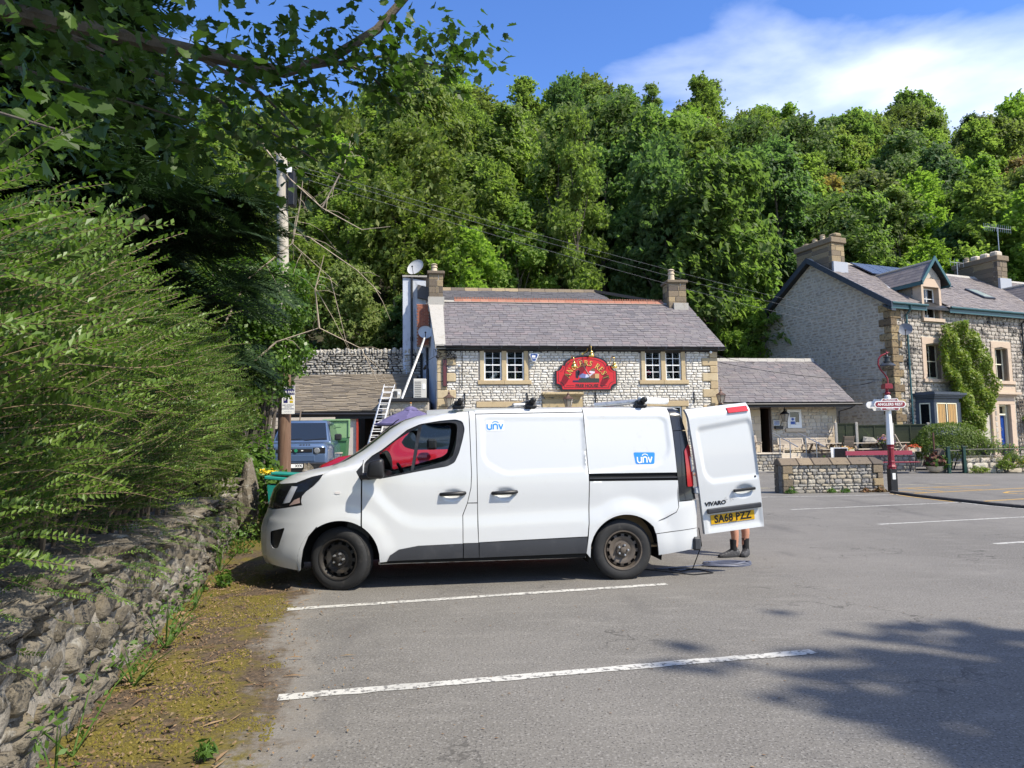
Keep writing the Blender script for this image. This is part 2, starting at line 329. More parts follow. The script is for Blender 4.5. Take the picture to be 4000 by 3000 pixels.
K['paletwig'] = mat('pale_dead_twig', (0.36, 0.3, 0.22), 0.9, layers=[(10, 4, (0.2, 0.16, 0.12), 0.5, 0.8)])
K['twig'] = mat('hedge_twig', (0.17, 0.125, 0.075), 0.9)
# foliage
def leafmat(name, cols, t=0.35, rough=0.5, layers=(), spec=0.3): return mat(name, rough=rough, cols=cols, leaf=t, layers=layers, spec=spec)
K['hedgeleaf'] = leafmat('box_hedge_leaf', [(0.045, 0.09, 0.014), (0.062, 0.115, 0.018), (0.032, 0.066, 0.011), (0.085, 0.145, 0.028), (0.05, 0.098, 0.015)], 0.3, 0.45, spec=0.4)
K['hedgetip'] = leafmat('young_box_hedge_leaf', [(0.105, 0.175, 0.03), (0.145, 0.22, 0.04), (0.075, 0.135, 0.02)], 0.35, 0.4, spec=0.4)
K['innerleaf'] = leafmat('shade_darkened_hedge_leaf', [(0.026, 0.046, 0.012), (0.04, 0.062, 0.015), (0.05, 0.05, 0.02)], 0.1, 0.6)  # leaf colour darkened to stand for the shade inside the hedge
K['sycleaf'] = leafmat('sycamore_leaf', [(0.04, 0.075, 0.015), (0.055, 0.105, 0.018), (0.032, 0.06, 0.013), (0.07, 0.125, 0.02)], 0.34, 0.45)
K['yew'] = leafmat('conifer_needle', [(0.014, 0.032, 0.012), (0.022, 0.046, 0.016), (0.03, 0.058, 0.018)], 0.12, 0.6)
K['ivyleaf'] = leafmat('ivy_leaf', [(0.075, 0.145, 0.018), (0.1, 0.185, 0.024), (0.055, 0.11, 0.016), (0.13, 0.21, 0.036)], 0.36, 0.4, spec=0.45)
K['thorn'] = leafmat('hawthorn_leaf', [(0.145, 0.195, 0.045), (0.185, 0.225, 0.06), (0.12, 0.17, 0.04), (0.22, 0.24, 0.075)], 0.42, 0.55)
FOL = [('ash', [(0.06, 0.09, 0.02), (0.085, 0.12, 0.028), (0.1, 0.135, 0.035)]), ('syc', [(0.042, 0.072, 0.018), (0.06, 0.092, 0.024), (0.078, 0.11, 0.03)]),
       ('lime', [(0.068, 0.11, 0.018), (0.09, 0.14, 0.024), (0.105, 0.155, 0.03)]), ('oak', [(0.052, 0.072, 0.02), (0.072, 0.094, 0.026), (0.095, 0.11, 0.034)]),
       ('elm', [(0.035, 0.065, 0.022), (0.05, 0.085, 0.028), (0.065, 0.1, 0.035)]), ('brown', [(0.1, 0.075, 0.025), (0.12, 0.095, 0.032), (0.09, 0.09, 0.028)])]
for n_, c_ in FOL: c_ = [tuple(v * k_ for v, k_ in zip(q, (2.45, 2.25, 2.7))) for q in c_]; K['fol_' + n_] = leafmat(n_ + '_foliage', c_, 0.55, 0.55, layers=[(0.22, 3, tuple(q * 0.72 for q in c_[1]), 0.42, 0.62)])
K['wisteria'] = leafmat('yellow_green_creeper_leaf', [(0.14, 0.2, 0.022), (0.2, 0.25, 0.03), (0.1, 0.16, 0.02), (0.22, 0.24, 0.035)], 0.35, 0.45)
K['clipped'] = leafmat('clipped_shrub_leaf', [(0.08, 0.12, 0.022), (0.11, 0.155, 0.03), (0.13, 0.175, 0.036)], 0.3, 0.55)
K['weed'] = leafmat('weed_leaf', [(0.07, 0.14, 0.025), (0.1, 0.18, 0.035), (0.06, 0.11, 0.02)], 0.35, 0.45)
K['deadleaf'] = mat('dry_leaf', rough=0.85, cols=[(0.17, 0.1, 0.048), (0.12, 0.07, 0.036), (0.25, 0.165, 0.085), (0.09, 0.055, 0.03), (0.2, 0.15, 0.085)])
K['mossgreen'] = mat('moss', rough=0.97, cols=[(0.105, 0.087, 0.013), (0.135, 0.11, 0.016), (0.075, 0.063, 0.011), (0.165, 0.135, 0.02)])
K['flowers'] = mat('mixed_petals', rough=0.7, cols=[(0.5, 0.03, 0.02), (0.6, 0.1, 0.03), (0.65, 0.2, 0.12), (0.55, 0.05, 0.03)], leaf=0.2)
K['purpleflower'] = mat('violet_petals', rough=0.7, cols=[(0.09, 0.05, 0.3), (0.14, 0.08, 0.4), (0.6, 0.25, 0.05), (0.5, 0.3, 0.3)], leaf=0.2)
K['yellowflower'] = mat('yellow_petals', rough=0.7, cols=[(0.65, 0.42, 0.01), (0.7, 0.5, 0.02)], leaf=0.2)
K['paleflower'] = mat('cream_petals', rough=0.7, cols=[(0.6, 0.5, 0.3), (0.6, 0.35, 0.05), (0.6, 0.15, 0.15)], leaf=0.2)
# ------------------------------------------------------------------ stones, slates: pieces laid one by one
def block_variants(n, seed, nx=3, nz=2, rough=0.12, ragged=0.08, tuck=0.12):
 """Rock-faced blocks of unit size; the face looks to -y, the back is open at y=+0.5."""
 r = np.random.RandomState(seed); out = []
 for q in range(n):
  V = []; F = []
  jx = r.uniform(-ragged, ragged, (nz + 1, nx + 1)); jz = r.uniform(-ragged, ragged, (nz + 1, nx + 1))
  for k in range(nz + 1):
   for i in range(nx + 1):
    edge = (i in (0, nx)) or (k in (0, nz)); corner = (i in (0, nx)) and (k in (0, nz))
    x = -0.5 + i / nx; z = -0.5 + k / nz
    if not (i in (0, nx)): x += jx[k, i] * 0.8
    else: x -= np.sign(x) * abs(jx[k, i])
    if not (k in (0, nz)): z += jz[k, i] * 0.8
    else: z -= np.sign(z) * abs(jz[k, i])
    if corner: x *= 0.94; z *= 0.92
    y = -0.5 + (tuck if edge else 0) + r.uniform(-rough, rough) + (tuck * 0.6 if corner else 0)
    V.append((x, y, z))
  w = nx + 1
  for k in range(nz):
   for i in range(nx): F.append((k * w + i, k * w + i + 1, (k + 1) * w + i + 1, (k + 1) * w + i))
  ring = [i for i in range(w)] + [k * w + nx for k in range(1, nz + 1)] + [nz * w + i for i in range(nx - 1, -1, -1)] + [k * w for k in range(nz - 1, 0, -1)]
  b = len(V)
  for i in ring: V.append((V[i][0] * 1.0, 0.5, V[i][2]))
  m = len(ring)
  for a in range(m): F.append((ring[a], b + a, b + (a + 1) % m, ring[(a + 1) % m]))
  out.append((np.array(V), np.array(F)))
 return out
def slate_variants(n, seed, nx=1):
 r = np.random.RandomState(seed); out = []
 for q in range(n):
  a, b, c, d = r.uniform(-0.03, 0.03, 4)
  V = np.array([(-.5 + a * .3, -.5 + b, 0.2), (.5 + a * .3, -.5 + c, 0.2), (.5, .5, 0.0), (-.5, .5, 0.0),
                      (-.5 + a * .3, -.5 + b, 1.2), (.5 + a * .3, -.5 + c, 1.2), (.5, .5, 0.6), (-.5, .5, 0.6)])
  F = np.array([(4, 5, 6, 7), (0, 1, 5, 4), (1, 2, 6, 5), (3, 0, 4, 7), (2, 3, 7, 6), (0, 3, 2, 1)])
  out.append((V, F))
 return out
def lay(parent, pieces, variants, m, name, rest, cap=300, seed=0, smooth=False, rank=None):
 """pieces: list of 4x4 matrices that scale and place a unit variant. The CAP largest become objects, the others one stuff part."""
 if not pieces: return
 r = random.Random(seed)
 vm = [np_mesh(name, V, F, m, smooth) for V, F in variants]
 P = np.array([np.array(p) for p in pieces])
 size = np.array([np.linalg.norm(p[:3, 0]) * max(np.linalg.norm(p[:3, 2]), np.linalg.norm(p[:3, 1])) for p in P]) if rank is None else np.array(rank)
 order = np.argsort(-size)
 for i in order[:cap]: link(name, vm[r.randrange(len(vm))], parent, Matrix(P[i].tolist()))
 left = order[cap:]
 if len(left):
  Vs = []; Fs = []; b = 0
  for i in left:
   V, F = variants[r.randrange(len(variants))]
   Vs.append(V @ P[i][:3, :3].T + P[i][:3, 3]); Fs.append(F + b); b += len(V)
  o = link(rest, np_mesh(rest, np.concatenate(Vs), np.concatenate(Fs), m, smooth), parent); o['kind'] = 'stuff'
def TRS(x, y, z, sx, sy, sz, R=None):
 M4 = Matrix.Translation((x, y, z))
 if R is not None: M4 = M4 @ R.to_4x4()
 return M4 @ Matrix.Diagonal((sx, sy, sz, 1))
def courses(s0, s1, z0, z1, hh, ll, holes=(), gap=0.012, seed=1, inside=None):
 """Rectangles (cx, cz, w, h) of a coursed wall; holes are (s0, s1, z0, z1)."""
 r = random.Random(seed); z = z0; out = []
 while z < z1 - 0.03:
  h = r.uniform(*hh)
  if z + h > z1 - hh[0] * 0.5: h = z1 - z
  cuts = sorted((a, b) for a, b, c, d in holes if min(d, z + h) - max(c, z) > 0.25 * h)
  segs = []; a0 = s0
  for a, b in cuts:
   if a > a0: segs.append((a0, a))
   a0 = max(a0, b)
  if a0 < s1: segs.append((a0, s1))
  for a, b in segs:
   x = a
   while x < b - 0.02:
    w = r.uniform(*ll) * (1.0 if r.random() > 0.2 else 0.55)
    if b - (x + w) < ll[0] * 0.5: w = b - x
    if w > 0.04 and (inside is None or inside(x + w / 2, z + h / 2)):
     out.append((x + w / 2, z + h / 2, w - gap, h - gap))
    x += w
  z += h
 return out
def wall_pieces(rects, y, depth, r, yj=0.01, rot=0.0, place=None):
 P = []
 for cx, cz, w, h in rects:
  R = Matrix.Rotation(r.uniform(-rot, rot), 3, 'Y') if rot else None
  P.append(TRS(cx, y + depth / 2 + r.uniform(-yj, yj), cz, w, depth, h, R))
 return P
def slope_slates(x0, x1, y0, z0, y1, z1, row, wid, seed, edge=None, t=0.02, gapx=0.013):
 """Slates on a plane that rises from the eave line (y0,z0) to (y1,z1) along +y; edge(y)->(xa,xb) trims each course."""
 r = random.Random(seed); L = math.hypot(y1 - y0, z1 - z0); n = max(1, int(round(L / row))); step = L / n
 R = Matrix.Rotation(math.atan2(z1 - z0, y1 - y0), 3, 'X'); P = []
 for k in range(n):
  c = (k + 0.5) * step / L; y = y0 + (y1 - y0) * c; z = z0 + (z1 - z0) * c
  xa, xb = edge(c) if edge else (x0, x1)
  w = wid * r.uniform(0.95, 1.05); x = xa - (w / 2 if k % 2 else 0) - r.uniform(0, 0.06)
  while x < xb - 0.02:
   ww = w * r.uniform(0.85, 1.18); a = max(x, xa); b = min(x + ww, xb)
   if b - a > 0.06:
    tl = R @ Matrix.Rotation(r.gauss(0, 0.008), 3, 'Y')
    P.append(TRS((a + b) / 2, y, z + 0.005 + r.uniform(0, 0.004), b - a - gapx, step * 1.06, t * r.uniform(0.8, 1.5), tl))
   x += ww
 return P
BLOCKS = block_variants(12, 3)
FINEBLOCKS = block_variants(12, 9, 4, 3, 0.13, 0.1, 0.09)
SOFTBLOCKS = block_variants(8, 5, 2, 2, 0.03, 0.02, 0.08)
RAGBLOCKS = block_variants(14, 7, 4, 2, 0.1, 0.13, 0.09)
SLATES = slate_variants(8, 4)
def sash(parent, name, x0, x1, z0, z1, y, cols, rows, frame=0.05, bar=0.022, m='white', mid=True, glass='darkglass', deep=0.04, sub=True):
 """A window part (frame and glazing bars) with its panes one by one."""
 b = MB(); f = frame; d = deep
 b.box(x0, x0 + f, y, y + d, z0, z1); b.box(x1 - f, x1, y, y + d, z0, z1)
 b.box(x0 + f, x1 - f, y, y + d, z1 - f, z1); b.box(x0 + f, x1 - f, y - 0.012, y + d, z0, z0 + f * 1.25)
 ix0, ix1, iz0, iz1 = x0 + f, x1 - f, z0 + f * 1.25, z1 - f
 zm = (iz0 + iz1) / 2
 if mid: b.box(ix0, ix1, y - 0.012, y + d * 0.9, zm - 0.025, zm + 0.025)
 for i in range(1, cols):
  x = ix0 + (ix1 - ix0) * i / cols; b.box(x - bar / 2, x + bar / 2, y + 0.005, y + d * 0.8, iz0, iz1)
 for k in range(1, rows):
  if mid and rows % 2 == 0 and k == rows // 2: continue
  z = iz0 + (iz1 - iz0) * k / rows; b.box(ix0, ix1, y + 0.007, y + d * 0.78, z - bar / 2, z + bar / 2)
 w = b.build(name, K[m], parent)
 cw = (ix1 - ix0) / cols; ch = (iz1 - iz0) / rows
 pm = MB().box(-0.5, 0.5, -0.5, 0.5, -0.5, 0.5).mesh('pane', K[glass])
 for i in range(cols):
  for k in range(rows):
   if sub: link('pane', pm, w, TRS(ix0 + cw * (i + .5), y + d * 0.62, iz0 + ch * (k + .5), cw - bar * .6, 0.006, ch - bar * .6, Matrix.Rotation(random.uniform(-.006, .006), 3, 'Z')))
 return w
# ------------------------------------------------------------------ the ground
random.seed(11); np.random.seed(11)
def ground_z(x, y):
 return (0.15 * float(smooth(8.8, 10.4, y)) * float(smooth(0.5, -1.0, x)) + 0.77 * float(smooth(13, 31, y)) * float(smooth(-1.5, -4.0, x)))
def asphalt_material():
 m = bpy.data.materials.new('worn_asphalt'); m.use_nodes = True; t = m.node_tree; N = t.nodes; L = t.links; N.clear()
 out = N.new('ShaderNodeOutputMaterial'); p = N.new('ShaderNodeBsdfPrincipled'); p.inputs['Roughness'].default_value = 0.9
 p.inputs['Specular IOR Level'].default_value = 0.35
 g = N.new('ShaderNodeNewGeometry'); pos = g.outputs['Position']
 def nz(sc, de, ro=0.6, stretch=None, rot=0):
  n = N.new('ShaderNodeTexNoise'); n.inputs['Scale'].default_value = sc; n.inputs['Detail'].default_value = de; n.inputs['Roughness'].default_value = ro
  if stretch:
   q = N.new('ShaderNodeMapping'); q.inputs['Scale'].default_value = stretch; q.inputs['Rotation'].default_value = (0, 0, rot); L.new(pos, q.inputs[0]); L.new(q.outputs[0], n.inputs['Vector'])
  else: L.new(pos, n.inputs['Vector'])
  return n.outputs['Fac']
 def ss(f, lo, hi, a=0.0, b=1.0):
  n = N.new('ShaderNodeMapRange'); n.interpolation_type = 'SMOOTHSTEP'
  n.inputs['From Min'].default_value = lo; n.inputs['From Max'].default_value = hi; n.inputs['To Min'].default_value = a; n.inputs['To Max'].default_value = b
  L.new(f, n.inputs['Value']); return n.outputs[0]
 def mixc(f, a, c, mode='MIX'):
  n = N.new('ShaderNodeMix'); n.data_type = 'RGBA'; n.blend_type = mode
  if isinstance(f, float): n.inputs['Factor'].default_value = f
  else: L.new(f, n.inputs['Factor'])
  for s_, v in (('A', a), ('B', c)):
   if isinstance(v, tuple): n.inputs[s_].default_value = (*v, 1)
   else: L.new(v, n.inputs[s_])
  return n.outputs['Result']
 def mt(op, a, c):
  n = N.new('ShaderNodeMath'); n.operation = op
  for i, v in enumerate((a, c)):
   if isinstance(v, (int, float)): n.inputs[i].default_value = v
   else: L.new(v, n.inputs[i])
  return n.outputs[0]
 c = mixc(ss(nz(0.35, 5), 0.38, 0.66), (0.13, 0.122, 0.108), (0.163, 0.153, 0.136))
 c = mixc(ss(nz(1.6, 6, 0.6, (1, 3.5, 1), rad(-13)), 0.5, 0.72, 0, 0.6), c, (0.196, 0.184, 0.163))
 c = mixc(ss(nz(0.9, 6, 0.7), 0.56, 0.7, 0, 0.65), c, (0.11, 0.104, 0.095))
 c = mixc(ss(nz(55, 2, 0.5), 0.52, 0.7, 0, 0.75), c, (0.255, 0.243, 0.222))
 c = mixc(ss(nz(70, 2, 0.5), 0.56, 0.68, 0, 0.85), c, (0.045, 0.042, 0.04))
 v = N.new('ShaderNodeTexVoronoi'); v.inputs['Scale'].default_value = 24; L.new(pos, v.inputs['Vector'])
 c = mixc(ss(v.outputs['Distance'], 0.05, 0.14, 0.75, 0), c, (0.29, 0.275, 0.25))
 vc = N.new('ShaderNodeTexVoronoi'); vc.feature = 'DISTANCE_TO_EDGE'; vc.inputs['Scale'].default_value = 0.55
 wv = N.new('ShaderNodeVectorMath'); wv.operation = 'ADD'; wn = N.new('ShaderNodeTexNoise'); wn.inputs['Scale'].default_value = 3.0; wn.inputs['Detail'].default_value = 6; L.new(pos, wn.inputs['Vector']); L.new(pos, wv.inputs[0]); L.new(wn.outputs['Color'], wv.inputs[1]); L.new(wv.outputs[0], vc.inputs['Vector'])
 c = mixc(mt('MULTIPLY', ss(vc.outputs['Distance'], 0.004, 0.012, 0.8, 0), ss(nz(0.5, 3), 0.5, 0.62)), c, (0.06, 0.056, 0.05))
 c = mixc(ss(nz(0.55, 5, 0.6, (1, 0.35, 1), rad(20)), 0.57, 0.68, 0, 0.55), c, (0.085, 0.08, 0.075))
 # leaf mould and moss along the foot of the boundary wall
 s3 = N.new('ShaderNodeSeparateXYZ'); L.new(pos, s3.inputs[0])
 d = mt('ADD', mt('ADD', mt('MULTIPLY', s3.outputs[0], 0.966), mt('MULTIPLY', s3.outputs[1], 0.258)), 1.312)
 wob = mt('MULTIPLY', mt('SUBTRACT', nz(1.1, 5), 0.5), 1.3)
 fine = mt('MULTIPLY', mt('SUBTRACT', nz(9, 6, 0.7), 0.5), 0.6)
 dd = mt('ADD', mt('ADD', d, wob), fine)
 soil = mixc(ss(nz(26, 5, 0.7), 0.4, 0.65), (0.05, 0.036, 0.024), (0.115, 0.08, 0.05))
 soil = mixc(ss(nz(60, 3, 0.6), 0.6, 0.7, 0, 0.8), soil, (0.24, 0.17, 0.09))
 moss = mixc(ss(nz(45, 5, 0.7), 0.35, 0.68), (0.078, 0.064, 0.012), (0.15, 0.12, 0.018))
 dust = mixc(0.55, c, (0.22, 0.2, 0.17))
 c = mixc(ss(dd, 1.35, 1.0), c, dust)
 c = mixc(ss(dd, 1.12, 0.8), c, soil)
 mm = mt('MULTIPLY', ss(mt('ADD', d, mt('MULTIPLY', fine, 1.6)), 1.05, 0.75), ss(nz(1.7, 6, 0.65), 0.45, 0.58))
 c = mixc(mm, c, moss)
 L.new(c, p.inputs['Base Color'])
 b1 = N.new('ShaderNodeBump'); b1.inputs['Strength'].default_value = 0.5; b1.inputs['Distance'].default_value = 0.008; L.new(nz(70, 3, 0.6), b1.inputs['Height'])
 b2 = N.new('ShaderNodeBump'); b2.inputs['Strength'].default_value = 0.35; b2.inputs['Distance'].default_value = 0.05; L.new(nz(1.3, 4), b2.inputs['Height']); L.new(b1.outputs[0], b2.inputs['Normal'])
 L.new(b2.outputs[0], p.inputs['Normal']); L.new(p.outputs[0], out.inputs['Surface'])
 return m
K['asphalt'] = asphalt_material()
gx = np.concatenate([np.linspace(-400, -14, 12), np.linspace(-12, 4, 33), np.linspace(6, 400, 16)])
gy = np.concatenate([np.linspace(-200, -6, 8), np.linspace(-4, 40, 45), np.linspace(60, 900, 8)])
GV = [(x, y, ground_z(x, y)) for y in gy for x in gx]; nx = len(gx)
GF = [(j * nx + i, j * nx + i + 1, (j + 1) * nx + i + 1, (j + 1) * nx + i) for j in range(len(gy) - 1) for i in range(nx - 1)]
tag(link('ground', np_mesh('ground', GV, GF, K['asphalt'], True)), kind='structure')
def paint_mat(name, col, wear):
 return mat(name, col, 0.8, layers=[(2.2, 6, tuple(q * 0.78 for q in col), 0.45, 0.7), (26, 7, (0.15, 0.145, 0.135), 0.60 - wear, 0.68 - wear), (6, 6, (0.17, 0.163, 0.15), 0.66 - wear, 0.76 - wear)])
K['linewhite'] = paint_mat('white_road_paint', (0.47, 0.46, 0.42), 0.08)
K['lineyellow'] = paint_mat('yellow_road_paint', (0.5, 0.3, 0.06), 0.04)
K['linecream'] = paint_mat('worn_cream_road_paint', (0.45, 0.4, 0.26), 0.07)
def stripe(name, pts, w, m, z=0.004):
 b = MB(); r = random.Random(hash(name) % 999 + len(pts))
 for a, c in zip(pts[:-1], pts[1:]):
  a = Vector((*a, z)); c = Vector((*c, z)); d = (c - a); L = d.length; d.normalize(); nn = Vector((-d.y, d.x, 0)); n = max(2, int(L / 0.12))
  vs = []
  for i in range(n + 1):
   p = a + d * L * i / n; j1, j2 = r.uniform(-.008, .008), r.uniform(-.008, .008)
   vs += [p + nn * (w / 2 + j1), p - nn * (w / 2 + j2)]
  b.add(vs, [(2 * i, 2 * i + 1, 2 * i + 3, 2 * i + 2) for i in range(n)])
 o = b.build(name, K[m]); tag(o, kind='structure'); return o
stripe('parking_line_marking', [(-2.144, 6.689), (1.636, 7.632)], 0.10, 'linewhite')
stripe('parking_line_marking', [(-1.455, 4.387), (2.156, 5.175)], 0.10, 'linewhite')
stripe('parking_line_marking', [(-2.7, 9.15), (1.1, 10.1)], 0.10, 'linewhite')
stripe('parking_line_marking', [(6.1, 15.47), (10.62, 16.66)], 0.09, 'linewhite')
stripe('parking_line_marking', [(6.53, 12.62), (10.9, 13.77)], 0.09, 'linewhite')
stripe('parking_line_marking', [(6.91, 10.16), (10.9, 11.2)], 0.10, 'linewhite')
stripe('road_edge_line_marking', [(4.0, 18.4), (6.78, 18.92), (8.89, 19.02), (10.55, 19.25)], 0.09, 'linewhite')
stripe('kerb_line_marking', [(10.56, 16.72), (10.66, 15.83), (10.83, 15.11), (11.3, 13.6), (11.8, 12.0)], 0.08, 'linewhite')
stripe('yellow_line_marking', [(10.46, 19.5), (10.42, 18.34), (10.5, 17.22), (10.56, 16.85)], 0.07, 'lineyellow')
stripe('yellow_line_marking', [(10.86, 19.7), (10.8, 18.34), (10.88, 17.22), (11.0, 16.5)], 0.05, 'lineyellow')
for q in ([(11.78, 21.54), (13.12, 21.9), (15.36, 22.55)], [(10.9, 19.42), (12.61, 20.05), (15.3, 21.0), (17.0, 21.6)], [(12.11, 21.55), (12.32, 20.1)], [(13.07, 21.8), (13.77, 20.6)],
          [(11.0, 20.5), (11.65, 19.76)], [(14.6, 18.6), (13.6, 18.9), (13.5, 19.3), (13.9, 19.7), (14.6, 19.88)], [(11.11, 16.81), (12.63, 17.38), (14.5, 18.0)]):
 stripe('yellow_road_marking', q, 0.1, 'lineyellow')
for q in ([(12.4, 23.1), (13.65, 23.3), (15.08, 23.61)], [(6.0, 22.0), (8.44, 22.38)], [(5.6, 22.2), (8.2, 22.58)]):
 stripe('double_line_marking', q, 0.08, 'linecream')
# raised dark rubber kerb strip that divides the car park from the bus turning space
kp = [(10.68, 19.8), (10.62, 18.34), (10.7, 17.22), (10.78, 16.53), (10.84, 15.81), (10.99, 15.14), (11.4, 13.6), (11.95, 12.0)]
b = MB()
for a, c in zip(kp[:-1], kp[1:]):
 b.bar((a[0], a[1], 0.035), (c[0], c[1], 0.035), 0.13, 0.06)
tag(b.build('kerb', mat('dark_kerb', (0.05, 0.046, 0.042), 0.8, layers=[(8, 5, (0.09, 0.085, 0.08), 0.5, 0.75)]), bevel=0.01), kind='structure')
# pavement in front of the pub terrace
b = MB(); b.prism([(4, 29.4), (11.9, 32.9), (17.0, 30.7), (40, 29.6), (40, 60), (4, 60)], -0.05, 0.06, plane='xy')
tag(b.build('pavement', mat('pavement_tarmac', (0.15, 0.14, 0.13), 0.9, layers=[(3, 5, (0.2, 0.19, 0.17), 0.5, 0.8)], bump=[(50, 0.4, 0.006)]), bevel=0.02), kind='structure')
# ------------------------------------------------------------------ the pub (local frame: x along its front, y into it, z up)
R_ = random.Random(5)
PUB_LOC, PUB_A = (-3.44, 32.0, 0.0), 7.4
def on(loc, a, *p):
 k = p[0] if len(p) == 4 else 1.0; q = Matrix.Rotation(rad(a), 3, 'Z') @ (Vector(p[-3:]) * k); return (loc[0] + q.x, loc[1] + q.y, loc[2] + q.z)
H_ = ((19.58, 35.51, -0.116), 21.6, 1.076); P_ = (PUB_LOC, PUB_A)
pub = thing('stone_pub', 'whitish limestone pub with purple slate roof and two chimneys behind the van', 'building', PUB_LOC, PUB_A)
WINS = [(1.96, 4.24), (9.74, 11.94)]
holes = [(1.9, 4.28, 4.3, 5.95), (9.66, 12.0, 4.28, 5.95), (1.8, 4.2, 1.2, 3.46), (9.7, 12.0, 1.2, 3.47), (4.86, 6.85, 0.0, 3.92)]
QL = []; z = 0.55; k = 0
while z < 5.9:
 h = R_.uniform(0.36, 0.4); h = min(h, 5.94 - z); QL.append((z, h, 0.42 if k % 2 else 0.84, 0.36 if k % 2 else 0.76)); z += h; k += 1
for z, h, wl, wr in QL: holes += [(0, wl, z, z + h), (13.55 - wr, 13.55, z, z + h)]
def wall_with_holes(b, x0, x1, z0, z1, y0, y1, hs):
 xs = sorted({x0, x1, *[h[0] for h in hs], *[h[1] for h in hs]}); zs = sorted({z0, z1, *[h[2] for h in hs], *[h[3] for h in hs]})
 for a, c in zip(xs[:-1], xs[1:]):
  for d, e in zip(zs[:-1], zs[1:]):
   if not any(h[0] <= a and c <= h[1] and h[2] <= d and e <= h[3] for h in hs): b.box(a, c, y0, y1, d, e)
b = MB(); wall_with_holes(b, 0.0, 13.55, 0.0, 5.98, 0.0, 0.4, [(2.16, 4.04, 4.48, 5.93), (9.94, 11.74, 4.48, 5.93), (2.1, 3.9, 1.35, 3.22), (9.95, 11.7, 1.35, 3.22), (5.2, 6.5, 0.3, 2.9)])
front = b.build('front_wall', K['mortar'], pub)
rc = courses(0.0, 13.55, 0.4, 5.95, (0.105, 0.15), (0.16, 0.42), holes, 0.016, 21)
vis = [q for q in rc if q[1] > 3.0]; low = [q for q in rc if q[1] <= 3.0]
ps = wall_pieces(vis, -0.055, 0.09, R_, 0.012); pl = wall_pieces(low, -0.055, 0.09, R_, 0.012)
lay(front, ps + pl, FINEBLOCKS, K['limestone'], 'stone', 'stone_courses', 300, 1, rank=[q[2] * q[3] for q in vis] + [0] * len(low))
qs = []
for z, h, wl, wr in QL:
 qs.append(TRS(wl / 2 - 0.02, 0.1, z + h / 2, wl + 0.03, 0.34, h - 0.014)); qs.append(TRS(13.55 - wr / 2 + 0.02, 0.1, z + h / 2, wr + 0.03, 0.34, h - 0.014))
qmesh = MB().box(-.5, .5, -.5, .5, -.5, .5).mesh('quoin', K['sandstone'], bevel=0.06)
for q in qs: link('quoin', qmesh, front, q)
# upstairs windows: stone surrounds, sash frames, panes
def stone_window(x0, x1, zs, zt, names=('surround',), lintel=False):
 b = MB(); w = x1 - x0; j = 0.2; mid = (x0 + x1) / 2
 b.box(x0, x0 + j, -0.075, 0.2, zs, zt); b.box(x1 - j, x1, -0.075, 0.2, zs, zt); b.box(mid - 0.115, mid + 0.115, -0.075, 0.2, zs, zt)
 b.box(x0 - 0.11, mid - 0.002, -0.115, 0.2, zs - 0.19, zs - 0.002); b.box(mid + 0.002, x1 + 0.14, -0.112, 0.2, zs - 0.19, zs - 0.002)
 if lintel: b.box(x0 - 0.12, x1 + 0.14, -0.1, 0.2, zt + 0.002, zt + 0.26)
 b.build('window_surround', K['sandstone'], pub, bevel=0.012)
 inner = MB().box(x0 - .3, x1 + .3, 1.1, 1.12, zs - .5, zt).box(x0 - .3, x1 + .3, 0.41, 1.1, zs - .55, zs - .5).box(x0 - .3, x1 + .3, 0.41, 1.1, zt, zt + .02).box(x0 - .32, x0 - .3, .41, 1.1, zs - .5, zt).box(x1 + .3, x1 + .32, .41, 1.1, zs - .5, zt).build('dark_room', K['black'], pub)
 for a, c in ((x0 + j, mid - 0.115), (mid + 0.115, x1 - j)):
  sash(pub, 'sash_window', a + 0.004, c - 0.004, zs + 0.002, zt - 0.01, 0.01, 2, 4, 0.06, 0.028, glass='roomglass')
for x0, x1 in WINS: stone_window(x0, x1, 4.48, 5.93)
for x0, x1 in ((1.9, 4.1), (9.75, 11.9)): stone_window(x0, x1, 1.35, 3.22, lintel=True)
# front door with a moulded canopy
b = MB(); b.box(4.88, 5.2, -0.08, 0.2, 0.3, 3.6); b.box(6.5, 6.82, -0.08, 0.2, 0.3, 3.6); b.box(5.2, 6.5, -0.08, 0.2, 2.9, 3.6)
b.box(5.0, 6.7, -0.13, 0.2, 3.602, 3.69); b.box(4.93, 6.77, -0.22, 0.2, 3.692, 3.78); b.box(4.86, 6.84, -0.32, 0.2, 3.782, 3.9)
b.build('door_canopy', mat('mossy_sandstone', rough=0.9, cols=[(0.4, 0.31, 0.17), (0.44, 0.34, 0.19)], layers=[(5, 6, (0.14, 0.13, 0.09), 0.5, 0.72)], bump=[(40, 0.3, 0.006)]), pub, bevel=0.02)
b = MB(); b.box(5.2, 6.5, 0.06, 0.12, 0.3, 2.9); b.build('front_door', K['brownwood'], pub)
